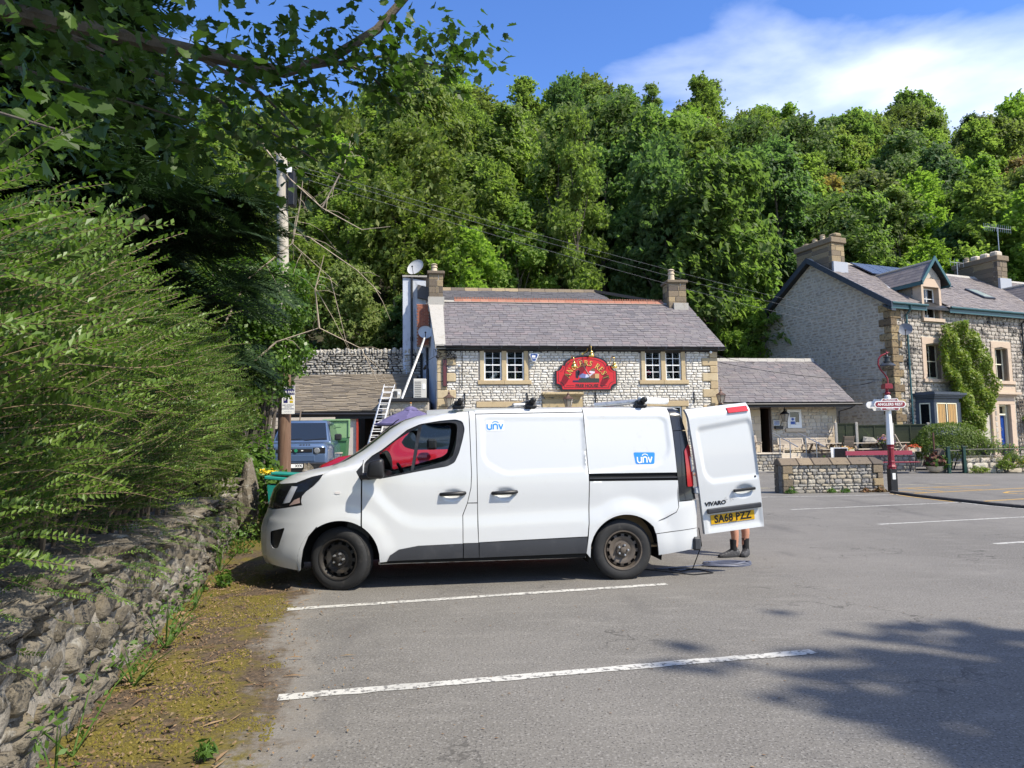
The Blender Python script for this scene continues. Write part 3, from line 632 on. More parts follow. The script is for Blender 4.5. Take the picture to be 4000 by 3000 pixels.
# roof: deck, slates, red crested ridge, coping, gutter
b = MB(); ez, rz_, rd = 6.06, 8.93, 3.5
b.prism([(-0.28, ez - 0.03), (rd, rz_ - 0.02), (7.2, 5.95), (7.2, 5.8), (0.0, 5.8)], 0.06, 13.6, plane='yz')
roof = b.build('roof', K['black'], pub)
edge = lambda c: (0.32, 13.88 - 0.3 * c)
lay(roof, slope_slates(0, 0, -0.33, ez, rd, rz_, 0.215, 0.40, 31, edge), SLATES, K['slate'], 'slate', 'slate_courses', 300, 2)
lay(roof, slope_slates(0, 0, 7.3, 5.95, rd, rz_, 0.3, 0.5, 33, lambda c: (0.32, 13.6)), SLATES, K['slate'], 'slate_back', 'slate_back_courses', 0, 2)
b = MB()
rt = MB(); rt.prism([(rd - 0.16, rz_ - 0.03), (rd, rz_ + 0.15), (rd + 0.16, rz_ - 0.03)], -.5, .5, plane='yz')
rtm = rt.mesh('ridge_tile', K['terracotta'])
n = 25
for i in range(n):
 xa = 0.95 + (12.2 - 0.95) * (i + .5) / n
 link('ridge_tile', rtm, roof, TRS(xa, 0, 0, (12.2 - 0.95) / n - 0.012, 1, 1))
cr = MB()
for i in range(84):                                   # crest beads along the ridge
 x = 1.0 + 11.1 * i / 83; cr.lathe([(0.02, -0.02), (0.05, -0.02), (0.05, 0.02), (0.02, 0.02), (0.02, -0.02)], 7, (x, rd, rz_ + 0.19), lathe_R('y'))
o = cr.build('ridge_crest', K['terracotta'], roof)
b = MB(); b.prism([(rd - 0.2, rz_ - 0.06), (rd, rz_ + 0.06), (rd + 0.2, rz_ - 0.06)], 0.3, 13.0, plane='yz'); b.build('ridge_mortar', K['concrete'], roof)
# gable coping (skewed old gable: its far end lies further left)
sk = lambda d: -0.075 * d
b = MB()
pr = [(0.02, -0.02), (0.34, 0.0)]
vs = [];
for (d, z) in ((-0.3, ez - 0.02), (rd, rz_ + 0.03), (7.2, 5.95)):
 for x in (-0.14 + sk(d), 0.36): vs += [(x, d, z - 0.12), (x, d, z + 0.1)]
b.add(vs, [(1, 3, 7, 5), (5, 7, 11, 9), (0, 1, 5, 4), (4, 5, 9, 8), (2, 6, 7, 3), (6, 10, 11, 7), (0, 2, 3, 1), (0, 4, 6, 2), (4, 8, 10, 6), (8, 9, 11, 10)])
b.build('gable_coping', K['concrete'], pub)
b = MB(); a0 = [(0.0, 0.0), (0.0, 5.98), (rd, rz_), (7.2, 5.9), (7.2, 0.0)]
b.add([(sk(d) - 0.02, d, z) for d, z in a0] + [(0.5, d, z) for d, z in a0], [(0, 1, 2, 3, 4), (9, 8, 7, 6, 5), (0, 5, 6, 1), (3, 8, 9, 4)])
b.build('gable_wall', K['render'], pub)
b = MB(); b.prism([(0.0, 0.0), (0.0, 5.98), (rd, rz_ - 0.05), (7.2, 5.9), (7.2, 0.0)], 13.1, 13.55, plane='yz'); b.build('right_gable', K['mortar'], pub)
g = MB()
gp = [(0.075 * math.cos(a) , -0.075 * math.sin(a)) for a in np.linspace(0, math.pi, 9)]
vs = []
for x in (-0.06, 13.93):
 vs += [(x, -0.34 + p_[0], 6.05 + p_[1]) for p_ in gp] + [(x, -0.34 + p_[0] * 0.86, 6.05 + p_[1] * 0.86) for p_ in reversed(gp)]
m_ = 18
g.add(vs, [(i, i + m_, (i + 1) % m_ + m_, (i + 1) % m_) for i in range(m_)] + [tuple(range(m_)), tuple(range(2 * m_ - 1, m_ - 1, -1))])
for i in range(16): g.box(0.3 + i * 0.88, 0.34 + i * 0.88, -0.43, -0.25, 5.96, 6.065)
g.box(-0.05, 13.9, -0.24, -0.055, 5.93, 6.03)
g.build('gutter', K['gutter'], pub, smooth=30)
# chimneys
def chimney(parent, x0, x1, y0, y1, z0, z1, pots, m='gritstone', seed=1, cap=0.16, name='chimney'):
 r = random.Random(seed); b = MB(); b.box(x0 + .03, x1 - .03, y0 + .03, y1 - .03, z0, z1)
 c = b.build(name, K['mortar'], parent)
 bm_ = MB().box(-.5, .5, -.5, .5, -.5, .5).mesh('block', K[m], bevel=0.05)
 z = z0
 while z < z1 - 0.05:
  h = min(r.uniform(0.24, 0.36), z1 - z); n = 2 if r.random() < 0.6 else 3; w = (x1 - x0); cutx = [0] + sorted(r.uniform(0.25, 0.75) for _ in range(n - 1)) + [1]
  for i in range(n):
   xa, xb = x0 + w * cutx[i], x0 + w * cutx[i + 1]
   if xb - xa > 0.06: link('block', bm_, c, TRS((xa + xb) / 2, y0 + 0.11 + r.uniform(-.012, .012), z + h / 2, xb - xa - .012, 0.22, h - .012))
  dd = y1 - y0 - 0.22; n2 = 2
  for sx in (x0 + 0.1, x1 - 0.1):
   for i in range(n2): link('block', bm_, c, TRS(sx + r.uniform(-.012, .012), y0 + 0.22 + dd * (i + .5) / n2, z + h / 2, 0.2, dd / n2 - .012, h - .012))
  z += h
 b = MB(); b.box(x0 - 0.09, x1 + 0.09, y0 - 0.09, y1 + 0.09, z1, z1 + cap); b.build('chimney_cap', K[m], c, bevel=0.03)
 for px_, py_, h, rr in pots:
  b = MB(); b.lathe([(rr * .5, 0), (rr, 0), (rr * 0.92, h * .35), (rr * 0.8, h * .55), (rr * 1.02, h * .56), (rr * 1.02, h * .66), (rr * 0.78, h * .68), (rr * .78, h * .8), (rr * .3, h * .8)], 14, (px_, py_, z1 + cap))
  b.lathe([(0.01, h * 0.98), (rr * 0.7, h * 0.95), (rr * 1.05, h * .88), (rr * 1.0, h * .84), (rr * .2, h * .84)], 14, (px_, py_, z1 + cap))
  b.build('chimney_pot', K['pot'], c, smooth=45)
 return c
ch = chimney(pub, -0.36, 0.36, 3.05, 3.95, 8.4, 10.25, [(-0.08, 3.5, 0.5, 0.17)], seed=3)
MB().box(-0.4, 0.42, 2.95, 3.06, 8.3, 9.05).build('chimney_mortar_flaunching', K['concrete'], ch)
ch = chimney(pub, 12.38, 13.36, 3.05, 3.95, 8.4, 10.0, [(12.72, 3.5, 0.72, 0.18)], seed=8)
MB().box(12.62, 13.42, 2.93, 3.06, 8.25, 8.9).build('chimney_mortar_flaunching', K['concrete'], ch)
# rear wing with a white rendered end, dark slate roof and stone ridge
wing = MB(); wing.prism([(5.2, 0), (5.2, 8.7), (8.3, 10.55), (11.5, 8.7), (11.5, 0)], -0.6, 9.7, plane='yz'); wing.build('rear_wing', K['render'], pub)
b = MB(); b.prism([(5.0, 8.66), (8.3, 10.62), (11.7, 8.66), (11.7, 8.56), (8.3, 10.52), (5.0, 8.56)], -0.5, 9.8, plane='yz'); rw = b.build('rear_roof', K['darkslate'], pub)
lay(rw, slope_slates(0, 0, 5.0, 8.66, 8.3, 10.62, 0.24, 0.42, 35, lambda c: (-0.5, 9.8 + (1 - c) * 1.4)), SLATES, K['darkslate'], 'slate', 'slate_courses', 90, 3)
b = MB()
for i in range(13): b.prism([(8.08, 10.52), (8.3, 10.76), (8.52, 10.52)], -0.6 + i * 0.8, -0.6 + i * 0.8 + 0.78, plane='yz')
b.build('rear_ridge_stones', K['gritstone'], pub)
b = MB(); b.bar((9.75, 8.3, 10.66), (12.2, 5.2, 9.45), 0.35, 0.16); b.build('rear_hip_coping', K['gritstone'], pub)
b = MB(); b.prism([(-1.72, 0.5), (-0.5, 0.5), (-0.5, 10.25), (-1.6, 10.42), (-1.72, 10.42)], 4.6, 9.0); b.build('rear_stair_block', K['render'], pub)
b = MB(); b.box(-1.74, 0.2, 4.5, 9.1, 10.43, 10.52); b.build('rear_block_coping', K['concrete'], pub)
b = MB(); b.prism([(-0.95, 9.3), (0.0, 9.1), (0.0, 9.75), (-0.95, 9.98)], 4.3, 4.6); b.build('lean_to_slates', K['darkslate'], pub)
b = MB(); b.tube([(-1.25, 4.5, 10.4), (-1.25, 4.5, 5.4), (-1.15, 4.4, 5.2)], 0.06, 8); b.tube([(-1.25, 4.5, 7.0), (-1.25, 4.5, 7.2)], 0.08, 8); b.build('downpipe', K['black'], pub, smooth=40)
b = MB(); b.tube([(-0.45, 0.8, 2.9), (-0.45, 1.0, 5.1), (-0.5, 1.2, 5.3), (-0.6, 1.6, 5.2)], 0.07, 8); b.build('soil_pipe', K['black'], pub, smooth=40)
bk = MB().box(-0.98, -0.35, 3.4, 4.1, 6.6, 8.75).build('brick_stack', K['mortar'], pub)
bmesh_ = MB().box(-.5, .5, -.5, .5, -.5, .5).mesh('brick', K['brick'])
for k in range(27):
 for i in range(3):
  x = -0.98 + 0.21 * (i + 0.5) + (0.05 if k % 2 else -0.03)
  link('brick', bmesh_, bk, TRS(min(max(x, -0.88), -0.44), 3.4, 6.64 + k * 0.079, 0.2, 0.1, 0.068))
# single-storey extension on the right, wide eaves on a shaded front
ext = thing('pub_extension', 'low stone annexe with wide slate eaves and open dark doorway beside the pub', 'building', PUB_LOC, PUB_A)
ho = [(16.15, 16.76, 0.9, 3.2), (17.56, 18.34, 2.12, 3.08), (17.45, 18.53, 1.92, 2.12), (17.44, 18.53, 3.08, 3.24)]
for i in range(6):
 z = 0.95 + i * 0.355; ho.append((20.27 - (0.5 if i % 2 else 0.24), 20.27, z, z + 0.355))
 ho.append((15.85 - (0.22 if i % 2 else 0.02), 16.15, z, z + 0.355));
ho.append((15.6, 17.1, 3.19, 3.3))
ew = MB().box(13.6, 16.15, 0.9, 1.3, 0, 3.35).box(16.76, 20.27, 0.9, 1.3, 0, 3.35).box(16.15, 16.76, 0.9, 1.3, 3.19, 3.35).box(16.15, 16.76, 0.9, 1.3, 0, 0.92).box(19.9, 20.27, 1.3, 6.6, 0, 3.35).build('front_wall', K['mortar'], ext)
rc = courses(13.6, 20.27, 0.5, 3.32, (0.14, 0.2), (0.2, 0.46), ho, 0.016, 44)
lay(ew, wall_pieces(rc, 0.86, 0.08, R_, 0.006), BLOCKS, K['limewarm'], 'stone', 'stone_courses', 300, 4)
for a, c, d, e in ho[4:-1]:
 link('quoin', MB().box(a, c + 0.006, 0.868, 1.2, d + .005, e - .005).mesh('quoin', K['dressed'], bevel=0.006), ew)
MB().box(17.45, 18.53, 0.8, 1.2, 1.93, 2.11).build('window_sill', K['dressed'], ext, bevel=0.008)
MB().box(17.44, 18.53, 0.872, 1.2, 3.082, 3.3).build('window_lintel', K['dressed'], ext)
MB().box(15.6, 17.1, 0.87, 1.2, 3.192, 3.33).build('door_lintel', K['dressed'], ext)
w = sash(ext, 'window', 17.58, 18.33, 2.13, 3.06, 0.83, 1, 1, 0.13, 0.02, mid=False)
b = MB(); b.box(17.72, 18.0, 0.842, 0.846, 2.3, 2.67); b.build('safety_notice', mat('notice_paper', (0.7, 0.72, 0.75), 0.6), w)
b = MB(); b.lathe([(0.001, 0), (0.07, 0), (0.07, 0.003), (0.001, 0.003)], 16, (17.86, 0.84, 2.57), lathe_R('y')); b.box(17.745, 17.975, 0.838, 0.841, 2.32, 2.46); b.build('notice_print', mat('notice_blue', (0.03, 0.09, 0.35), 0.6), w)
b = MB(); b.box(18.03, 18.2, 0.842, 0.846, 2.28, 2.42); b.build('paper_note', K['enamel'], w)
b = MB(); b.box(16.15, 16.17, 0.92, 1.25, 0.93, 3.19); b.box(16.17, 16.76, 0.92, 0.98, 3.12, 3.19); b.build('door_frame', K['brownwood'], ext)
b = MB(); b.box(16.64, 16.74, 0.95, 1.9, 0.93, 3.1); b.build('open_door', K['brownwood'], ext)
b = MB(); b.box(13.7, 19.9, 6.3, 6.5, 0.3, 3.3); b.box(13.7, 13.75, 1.4, 6.3, 0.3, 3.3); b.box(13.7, 19.9, 1.35, 6.4, 0.86, 0.93); b.build('dark_interior', K['brownwood'], ext)
b = MB(); b.prism([(-0.05, 3.34), (3.3, 5.8), (6.9, 3.3), (6.9, 3.2), (3.3, 5.68), (-0.05, 3.24)], 13.6, 20.6, plane='yz'); er = b.build('roof', K['black'], ext)
lay(er, slope_slates(0, 0, -0.1, 3.37, 3.3, 5.84, 0.215, 0.4, 51, lambda c: (13.6, 20.66)), SLATES, K['slate'], 'slate', 'slate_courses', 300, 5)
b = MB(); b.prism([(3.15, 5.74), (3.3, 5.98), (3.45, 5.74)], -.5, .5, plane='yz'); rm = b.mesh('ridge_tile', K['concrete'])
for i in range(13): link('ridge_tile', rm, er, TRS(13.85 + i * 0.54, 0, R_.uniform(-.012, .012), 0.53, 1, 1))
b = MB(); b.box(13.6, 20.64, -0.1, -0.05, 3.14, 3.34); b.box(20.6, 20.64, -0.05, 0.12, 3.14, 3.3); b.box(13.62, 20.6, -0.05, 0.9, 3.2, 3.23); b.build('fascia', K['black'], ext)
b = MB(); b.tube([(13.7, -0.17, 3.28), (21.0, -0.17, 3.28)], 0.055, 8); b.build('gutter', K['black'], ext, smooth=40)
b = MB(); b.tube([(20.7, -0.1, 3.26), (20.66, 0.2, 3.1), (20.36, 0.78, 2.95), (20.34, 0.82, 0.6)], 0.035, 7); b.build('downpipe', K['black'], ext, smooth=40)
b = MB(); b.prism([(0.9, 3.35), (3.3, 5.65), (6.6, 3.35)], 20.0, 20.27, plane='yz'); b.build('gable', K['mortar'], ext)
# ------------------------------------------------------------------ sign, lamps and fittings on the pub front
def sign_outline(k=0.0):
 """Half-round headed board with scooped corners; k shrinks it."""
 W, zb, zs, zt, sc = 1.47 - k, 4.0 + k, 4.91 - k * .4, 5.64 - k, 0.27
 L = []
 L += [(-W + sc * math.sin(a), zb + sc - sc * (1 - 1) - sc * 0 + 0) for a in ()]
 for a in np.linspace(0, math.pi / 2, 6): L.append((-W + sc * math.cos(a) - 0, zb + sc * math.sin(a)))          # lower left scoop
 L = L[::1]
 up = []
 for a in np.linspace(-math.pi / 2, 0, 6): up.append((-W + sc * math.cos(a), zs + sc + sc * math.sin(a) - 0))
 up = up
 top = []
 hw = 1.0 - k; z0 = zs + sc
 for t in np.linspace(math.pi, 0, 21): top.append((hw * math.cos(t) * 1.05, z0 - .02 + (zt - z0) * math.sin(t) ** 0.9))
 right = [(-x, z) for x, z in reversed(L + up)]
 return L + up + top + right
t = thing('pub_sign', 'red shaped pub sign with gold curved lettering and an angler picture', 'sign', on(*P_, 7.0, -0.1, 0), 7.4)
board = MB().prism(sign_outline(-.03), -0.05, 0.02).build('board_edge', K['gutter'], t)
red = MB().prism(sign_outline(.045), -0.075, -0.048).build('red_face', K['signred'], t)
o1, o2 = sign_outline(.12), sign_outline(.138); n = len(o1); b = MB()
b.add([(x, -.079, z) for x, z in o1] + [(x, -.079, z) for x, z in o2], [(i, (i + 1) % n, (i + 1) % n + n, i + n) for i in range(n)]); b.build('border_line', K['black'], red)
# serif capitals on an arch: strokes with thick and thin stems
GL = {'A': [((0, 0), (.42, 1), .1), ((.42, 1), (.86, 0), .2), ((.2, .36), (.66, .36), .09), ((-.1, 0), (.16, 0), .07), ((.66, 0), (1.0, 0), .07)],
      'N': [((.08, 0), (.08, 1), .1), ((.05, 1), (.78, 0), .2), ((.78, 0), (.78, 1), .1), ((-.06, 0), (.24, 0), .07), ((-.08, 1), (.12, 1), .07), ((.64, 1), (.94, 1), .07)],
      'G': [((.62, .93), (.3, .98), .1), ((.3, .98), (.06, .7), .17), ((.06, .7), (.06, .3), .19), ((.06, .3), (.3, .02), .17), ((.3, .02), (.62, .08), .1), ((.66, .08), (.66, .42), .18), ((.48, .44), (.82, .44), .07), ((.68, .7), (.68, .98), .07)],
      'L': [((.12, 0), (.12, 1), .2), ((-.04, 1), (.3, 1), .07), ((-.04, .02), (.66, .02), .08), ((.68, .02), (.68, .28), .07)],
      'E': [((.12, 0), (.12, 1), .2), ((-.04, .98), (.64, .98), .08), ((-.04, .02), (.68, .02), .08), ((.12, .52), (.5, .52), .08), ((.65, .98), (.65, .76), .07), ((.69, .02), (.69, .26), .07), ((.5, .62), (.5, .42), .06)],
      'R': [((.12, 0), (.12, 1), .2), ((-.04, .98), (.46, .98), .08), ((.46, .97), (.64, .76), .17), ((.64, .76), (.46, .5), .17), ((.12, .5), (.46, .5), .08), ((.4, .5), (.8, 0), .2), ((-.04, 0), (.3, 0), .07), ((.7, 0), (.96, 0), .07)],
      'S': [((.6, .9), (.34, .99), .1), ((.34, .98), (.1, .78), .17), ((.1, .78), (.58, .34), .19), ((.58, .34), (.36, .02), .16), ((.36, .02), (.06, .12), .1), ((.62, .98), (.62, .72), .07), ((.05, .02), (.05, .3), .07)],
      'T': [((.4, 0), (.4, 1), .2), ((-.02, .98), (.82, .98), .08), ((-.02, .98), (-.02, .74), .07), ((.82, .98), (.82, .74), .07), ((.22, 0), (.58, 0), .07)]}
adv = {'A': 1.0, 'N': .98, 'G': .95, 'L': .8, 'E': .85, 'R': .98, 'S': .8, 'T': .92, ' ': .5}
def arch_text(s, cx, cz, R, a0, a1, h, y, m, dx=0, dz=0):
 tot = sum(adv[c] for c in s); pos = 0; b = MB()
 for c in s:
  f = (pos + adv[c] / 2) / tot; ang = a0 + (a1 - a0) * f; pos += adv[c]
  if c == ' ': continue
  ux, uz = math.cos(ang - math.pi / 2), math.sin(ang - math.pi / 2); vx, vz = math.cos(ang), math.sin(ang); w = .8
  P = lambda p: (cx + R * vx + (p[0] - .38) * h * w * ux + p[1] * h * vx + dx, cz + R * vz + (p[0] - .38) * h * w * uz + p[1] * h * vz + dz)
  for p, q, wd in GL[c]:
   A, B = P(p), P(q); L = math.hypot(B[0] - A[0], B[1] - A[1]); nx_, nz_ = -(B[1] - A[1]) / L * wd * h * .5 * .85, (B[0] - A[0]) / L * wd * h * .5 * .85
   b.add([(A[0] + nx_, y, A[1] + nz_), (A[0] - nx_, y, A[1] - nz_), (B[0] - nx_, y, B[1] - nz_), (B[0] + nx_, y, B[1] + nz_)], [(0, 1, 2, 3)])
   y -= .0001
 return b.build('lettering', m, red)
arch_text('ANGLERS REST', 0.0, 4.28, .88, rad(163), rad(13), .255, -.081, K['black'], .022, -.028)
arch_text('ANGLERS REST', 0.0, 4.28, .88, rad(163), rad(13), .255, -.086, K['gold'])
write('lettering', 'FREE HOUSE', .2, K['black'], red, (0.02, -.08, 4.2), bold=.006, extrude=.001)
b = MB(); b.box(-.98, -.6, -.079, -.077, 4.2, 4.22); b.box(.64, 1.0, -.079, -.077, 4.2, 4.22); b.build('rule', K['black'], red)
# painted picture: an angler dozing on a river bank
def flat(name, col, poly, y): return MB().add([(x, y, z) for x, z in poly], [tuple(range(len(poly)))]).build(name, mat('sign_paint_' + name, col, .6), red)
flat('bank', (.02, .035, .03), [(-.42, 4.36), (.62, 4.36), (.62, 4.62), (.3, 4.6), (-.1, 4.62), (-.35, 4.54)], -.0795)
flat('river', (.015, .015, .06), [(-.66, 4.38), (-.4, 4.37), (-.38, 4.47), (-.66, 4.46)], -.0798)
flat('boot', (.01, .01, .02), [(-.52, 4.6), (-.42, 4.55), (-.3, 4.86), (-.4, 4.98), (-.52, 4.9)], -.08)
flat('trousers', (.13, .14, .3), [(-.36, 4.6), (.0, 4.56), (.08, 4.72), (-.18, 4.8), (-.32, 4.74)], -.0803)
flat('shirt', (.5, .5, .62), [(-.05, 4.6), (.24, 4.62), (.34, 4.78), (.1, 4.74), (-.02, 4.75)], -.0806)
flat('arm', (.2, .07, .03), [(.12, 4.56), (.38, 4.56), (.42, 4.74), (.3, 4.76), (.16, 4.64)], -.0809)
flat('beard', (.65, .55, .6), [(.12, 4.86), (.24, 4.78), (.4, 4.8), (.42, 4.9), (.24, 4.95)], -.0812)
flat('hat', (.14, .09, .05), [(.16, 4.92), (.44, 4.88), (.42, 4.96), (.38, 5.03), (.26, 5.03), (.24, 4.96)], -.0815)
flat('basket', (.45, .3, .13), [(.42, 4.56), (.62, 4.56), (.62, 4.78), (.42, 4.78)], -.0818)
b = MB(); b.tube([(.2, -.083, 4.6), (-.1, -.083, 5.1), (-.22, -.083, 5.4), (-.34, -.083, 5.46), (-.42, -.083, 5.4), (-.44, -.083, 4.86)], [.022, .016, .012, .01, .006, .004], 5); b.build('rod', mat('rod_paint', (.45, .33, .25), .6), red)
# brass swan neck sign lamps
def sign_lamp(label, x, z, dy):
 q = thing('brass_sign_lamp', label, 'lamp', on(*P_, x, 0, 0), 7.4, 'brass lamps over the pub sign')
 b = MB(); b.tube([(-.28, -.05, z + .02), (-.26, -.14, z + .06), (-.12, -.22, z + .12), (-.06, -.3, z + .34), (0, -.42, z + .42), (.02, -.5, z + .3), (.02, -.52, z + .12)], .018, 6); b.lathe([(.001, 0), (.06, .01), (.06, .03), (.001, .04)], 10, (-.28, -.04, z + .02), lathe_R('y')); b.build('arm', K['brass'], q, smooth=60)
 b = MB(); b.lathe([(.02, .14), (.06, .1), (.09, .04), (.075, .0), (.11, -.02), (.15, -.1), (.14, -.17), (.12, -.18), (.11, -.1), (.001, -.04)], 14, (.02, -.52, z)); b.build('shade', K['brass'], q, smooth=50)
sign_lamp('brass swan neck lamp at the left shoulder of the red pub sign', 6.32, 5.2, 0); sign_lamp('brass swan neck lamp over the very top of the red pub sign', 7.16, 5.72, 0); sign_lamp('brass swan neck lamp at the right shoulder of the red pub sign', 8.25, 5.18, 0)
# lanterns on brackets
def lantern(label, x, y, zt, m='coppery', h=.78, w=.23, loc=None):
 q = thing('wall_lantern', label, 'lantern', loc or on(*P_, x, y, zt), 7.4, 'pub lanterns')
 K.setdefault('coppery', mat('dull_copper', (.12, .075, .06), .5, .5))
 b = MB(); b.lathe([(.001, 0), (.012, -.02), (.02, -.06), (.01, -.09), (.05, -.13), (.06, -.17), (.045, -.2), (.1, -.26), (w * 1.15, -.37), (w * 1.15, -.39), (.001, -.36)], 6); b.build('lantern_top', K[m], q)
 b = MB()
 for i in range(6):
  a = i * math.pi / 3; b.tube([(w * math.cos(a), w * math.sin(a), -.39), (w * .55 * math.cos(a), w * .55 * math.sin(a), -h)], .011, 4)
 b.tube([(w * .55 * math.cos(i * math.pi / 3), w * .55 * math.sin(i * math.pi / 3), -h) for i in range(7)], .012, 4); b.tube([(0, .05, -.6), (0, .3, -.75), (0, .45, -.95)], .016, 5); b.build('lantern_frame', K[m], q)
 b = MB(); b.lathe([(w * .98, -.39), (w * .54, -h)], 6); b.build('lantern_glass', K['lampglass'], q)
 MB().lathe([(.001, -.5), (.04, -.55), (.03, -.72), (.001, -.75)], 8).build('bulb', K['enamel'], q)
lantern('copper lantern at the left corner of the pub front', .5, -.45, 4.02); lantern('copper lantern in front of the pub door canopy', 5.98, -.75, 3.93); lantern('copper lantern on the right corner of the pub', 13.5, -.5, 4.1)
lantern('black lantern hung between the annexe doorway and its notice window', 17.2, .4, 3.2, 'iron', .74, .22)
# hanging basket brackets
for x, lab in ((1.25, 'black iron basket bracket above the left corner lantern level'), (4.16, 'black iron basket bracket left of the door canopy'), (7.45, 'black iron basket bracket right of the door canopy'), (12.33, 'black iron basket bracket beside the right quoins')):
 q = thing('iron_bracket', lab, 'bracket', on(*P_, x, -.06, 3.36), 7.4, 'hanging basket brackets on the pub'); b = MB(); b.box(-.03, .03, -.02, .0, 0, .52); b.lathe([(.001, 0), (.05, .01), (.03, .04), (.001, .05)], 8, (0, -.01, .5)); b.build('plate', K['iron'], q)
 b = MB(); b.tube([(0, -.02, .14), (.02, -.42, .14)], .012, 4); b.tube([(0, -.02, .45), (.01, -.14, .4), (.01, -.2, .28), (.01, -.32, .15)], .01, 4); b.tube([(.01 , -.2, .28), (.01, -.14, .24), (.01, -.17, .2), (.01, -.22, .23)], .008, 4); b.build('scroll', K['iron'], q)
# alarm box, bell, cable tangle, side board, camera
q = thing('alarm_box', 'shield shaped white and blue burglar alarm box beside the left upstairs window', 'alarm', on(*P_, 4.5, -.07, 5.54), 7.4)
sh = [(-.2, .2), (.2, .2), (.23, .13), (.08, -.2), (-.08, -.2), (-.23, .13)]
MB().prism(sh, -.16, .02).build('cover', K['white'], q, bevel=.015); MB().prism([(a * .78, c * .8) for a, c in sh], -.168, -.161).build('blue_panel', mat('alarm_blue', (.02, .06, .22), .4), q); MB().box(-.1, .06, -.172, -.169, -.0, .1).box(-.08, .1, -.172, -.169, -.06, -.045).build('emblem', K['white'], q)
q = thing('side_board', 'narrow dark red framed board on the left corner of the pub front', 'sign', on(*P_, .33, -.12, 4.18), 7.4); MB().box(-.1, .1, -.03, .03, 0, 1.3).build('frame', K['black'], q); MB().box(-.075, .075, -.036, -.031, .04, 1.26).build('panel', mat('dark_red_panel', (.1, .02, .02), .2), q)
q = thing('cable_tangle', 'tangle of black cables and floodlight under the left gutter corner', 'cable', on(*P_, .3, -.15, 5.75), 7.4); b = MB(); rr = random.Random(3)
for i in range(14):
 p = Vector((rr.uniform(-.35, .5), rr.uniform(-.1, .05), rr.uniform(-.2, .1))); b.tube([p + Vector((rr.uniform(-.2, .2), rr.uniform(-.08, .05), rr.uniform(-.25, .15))) * k for k in range(4)], .012, 4)
for x in (-.3, .5): b.ball((x, -.1, -.2), .09)
b.build('cables', K['black'], q)
q = thing('small_camera', 'small white dome camera under the right gutter end of the pub', 'camera', on(*P_, 13.2, -.2, 5.82), 7.4); MB().ball((0, 0, 0), .07).build('dome', K['white'], q, smooth=True)
q = thing('wall_cable', 'thin dark cable and round sensor on the left of the pub front', 'cable', on(*P_, 1.06, -.1, 0), 7.4); MB().tube([(.08, 0, 5.9), (.09, 0, 4.1)], .014, 4).tube([(-.05, 0, 5.1), (-.06, 0, 3.9)], .012, 4).build('wire', K['black'], q); MB().lathe([(.001, 0), (.06, 0), (.06, .06), (.001, .07)], 10, (-.05, -.02, 5.14), lathe_R('y')).build('sensor', K['steel'], q)
# odds and ends on the window sills
q = thing('white_vase', 'white vase leaning in the far left upstairs sash', 'vase', on(*P_, 2.5, .3, 4.52), 7.4); MB().tube([(0, 0, 0), (.28, 0, .34)], [.1, .08], 9).build('body', K['enamel'], q)
q = thing('pink_lamp', 'small lamp with pink shade in the second upstairs sash', 'lamp', on(*P_, 3.72, .3, 4.52), 7.4); MB().lathe([(.1, .42), (.06, .62)], 10).build('lamp_shade', mat('pink_shade', (.6, .28, .24), .8), q); MB().lathe([(.06, 0), (.02, .05), (.015, .3), (.07, .34), (.02, .42)], 10).build('base', K['brass'], q)
q = thing('white_vase', 'tall white swan necked vase in the far right upstairs sash', 'vase', on(*P_, 11.15, .3, 4.52), 7.4); MB().lathe([(.06, 0), (.16, .08), (.14, .2), (.05, .32), (.04, .7)], 12).build('body', K['enamel'], q)
q = thing('red_vase', 'round dark red vase in the sash right of the pub sign', 'vase', on(*P_, 10.2, .3, 4.75), 7.4); MB().lathe([(.06, 0), (.15, .08), (.14, .2), (.03, .26), (.04, .3)], 12).build('body', mat('red_glaze', (.25, .02, .06), .3), q)
q = thing('menu_box', 'white menu sheet and black letters box beside the annexe doorway', 'sign', on(*P_, 16.95, .8, 2.1), 7.4); MB().box(-.15, .17, -.02, .02, .16, .42).build('menu_sheet', K['enamel'], q); MB().box(-.13, .15, -.025, -.021, .19, .38).build('frame', mat('menu_grey', (.3, .34, .45), .6), q); MB().box(-.1, .3, -.12, .02, -.02, .14).build('box', K['black'], q)
# ------------------------------------------------------------------ the terraced house on the right (local frame: x along its front, y into it)
R_ = random.Random(9)
house = thing('terraced_house', 'tall terraced stone house with dormer, solar panels and creeper at right', 'building', (19.58, 35.51, -0.116), 21.6)
house.scale = (1.076,) * 3
W1 = (2.22, 3.28, 4.42, 6.12); W2 = (7.2, 8.2, 4.42, 6.12); WD = (2.3, 3.36, 7.42, 9.0); DR = (7.18, 8.06, 0.6, 3.2)
HO = [(1.95, 3.55, 4.2, 6.5), (6.9, 8.5, 4.2, 6.5), (2.05, 3.6, 7.25, 9.6), (5.2, 8.65, 0.3, 4.1), (1.3, 3.8, 0.3, 3.6)]
for i in range(22):
 z = 0.2 + i * 0.355; HO.append((0, 0.34 if i % 2 else 0.62, z, z + 0.355))
b = MB()
wall_with_holes(b, 0.02, 22, 0, 8.0, 0.0, 0.45, [W1, W2, (WD[0], WD[1], WD[2], 8.0), DR])
fw = b.build('front_wall', K['greymortar'], house)
rc = courses(0.0, 14, 0.3, 8.0, (0.17, 0.22), (0.24, 0.52), HO, 0.016, 61)
lay(fw, wall_pieces(rc, -0.07, 0.11, R_, 0.014), FINEBLOCKS, K['sootstone'], 'stone', 'stone_courses', 300, 6, rank=[1.0 / (1 + q[0]) for q in rc])
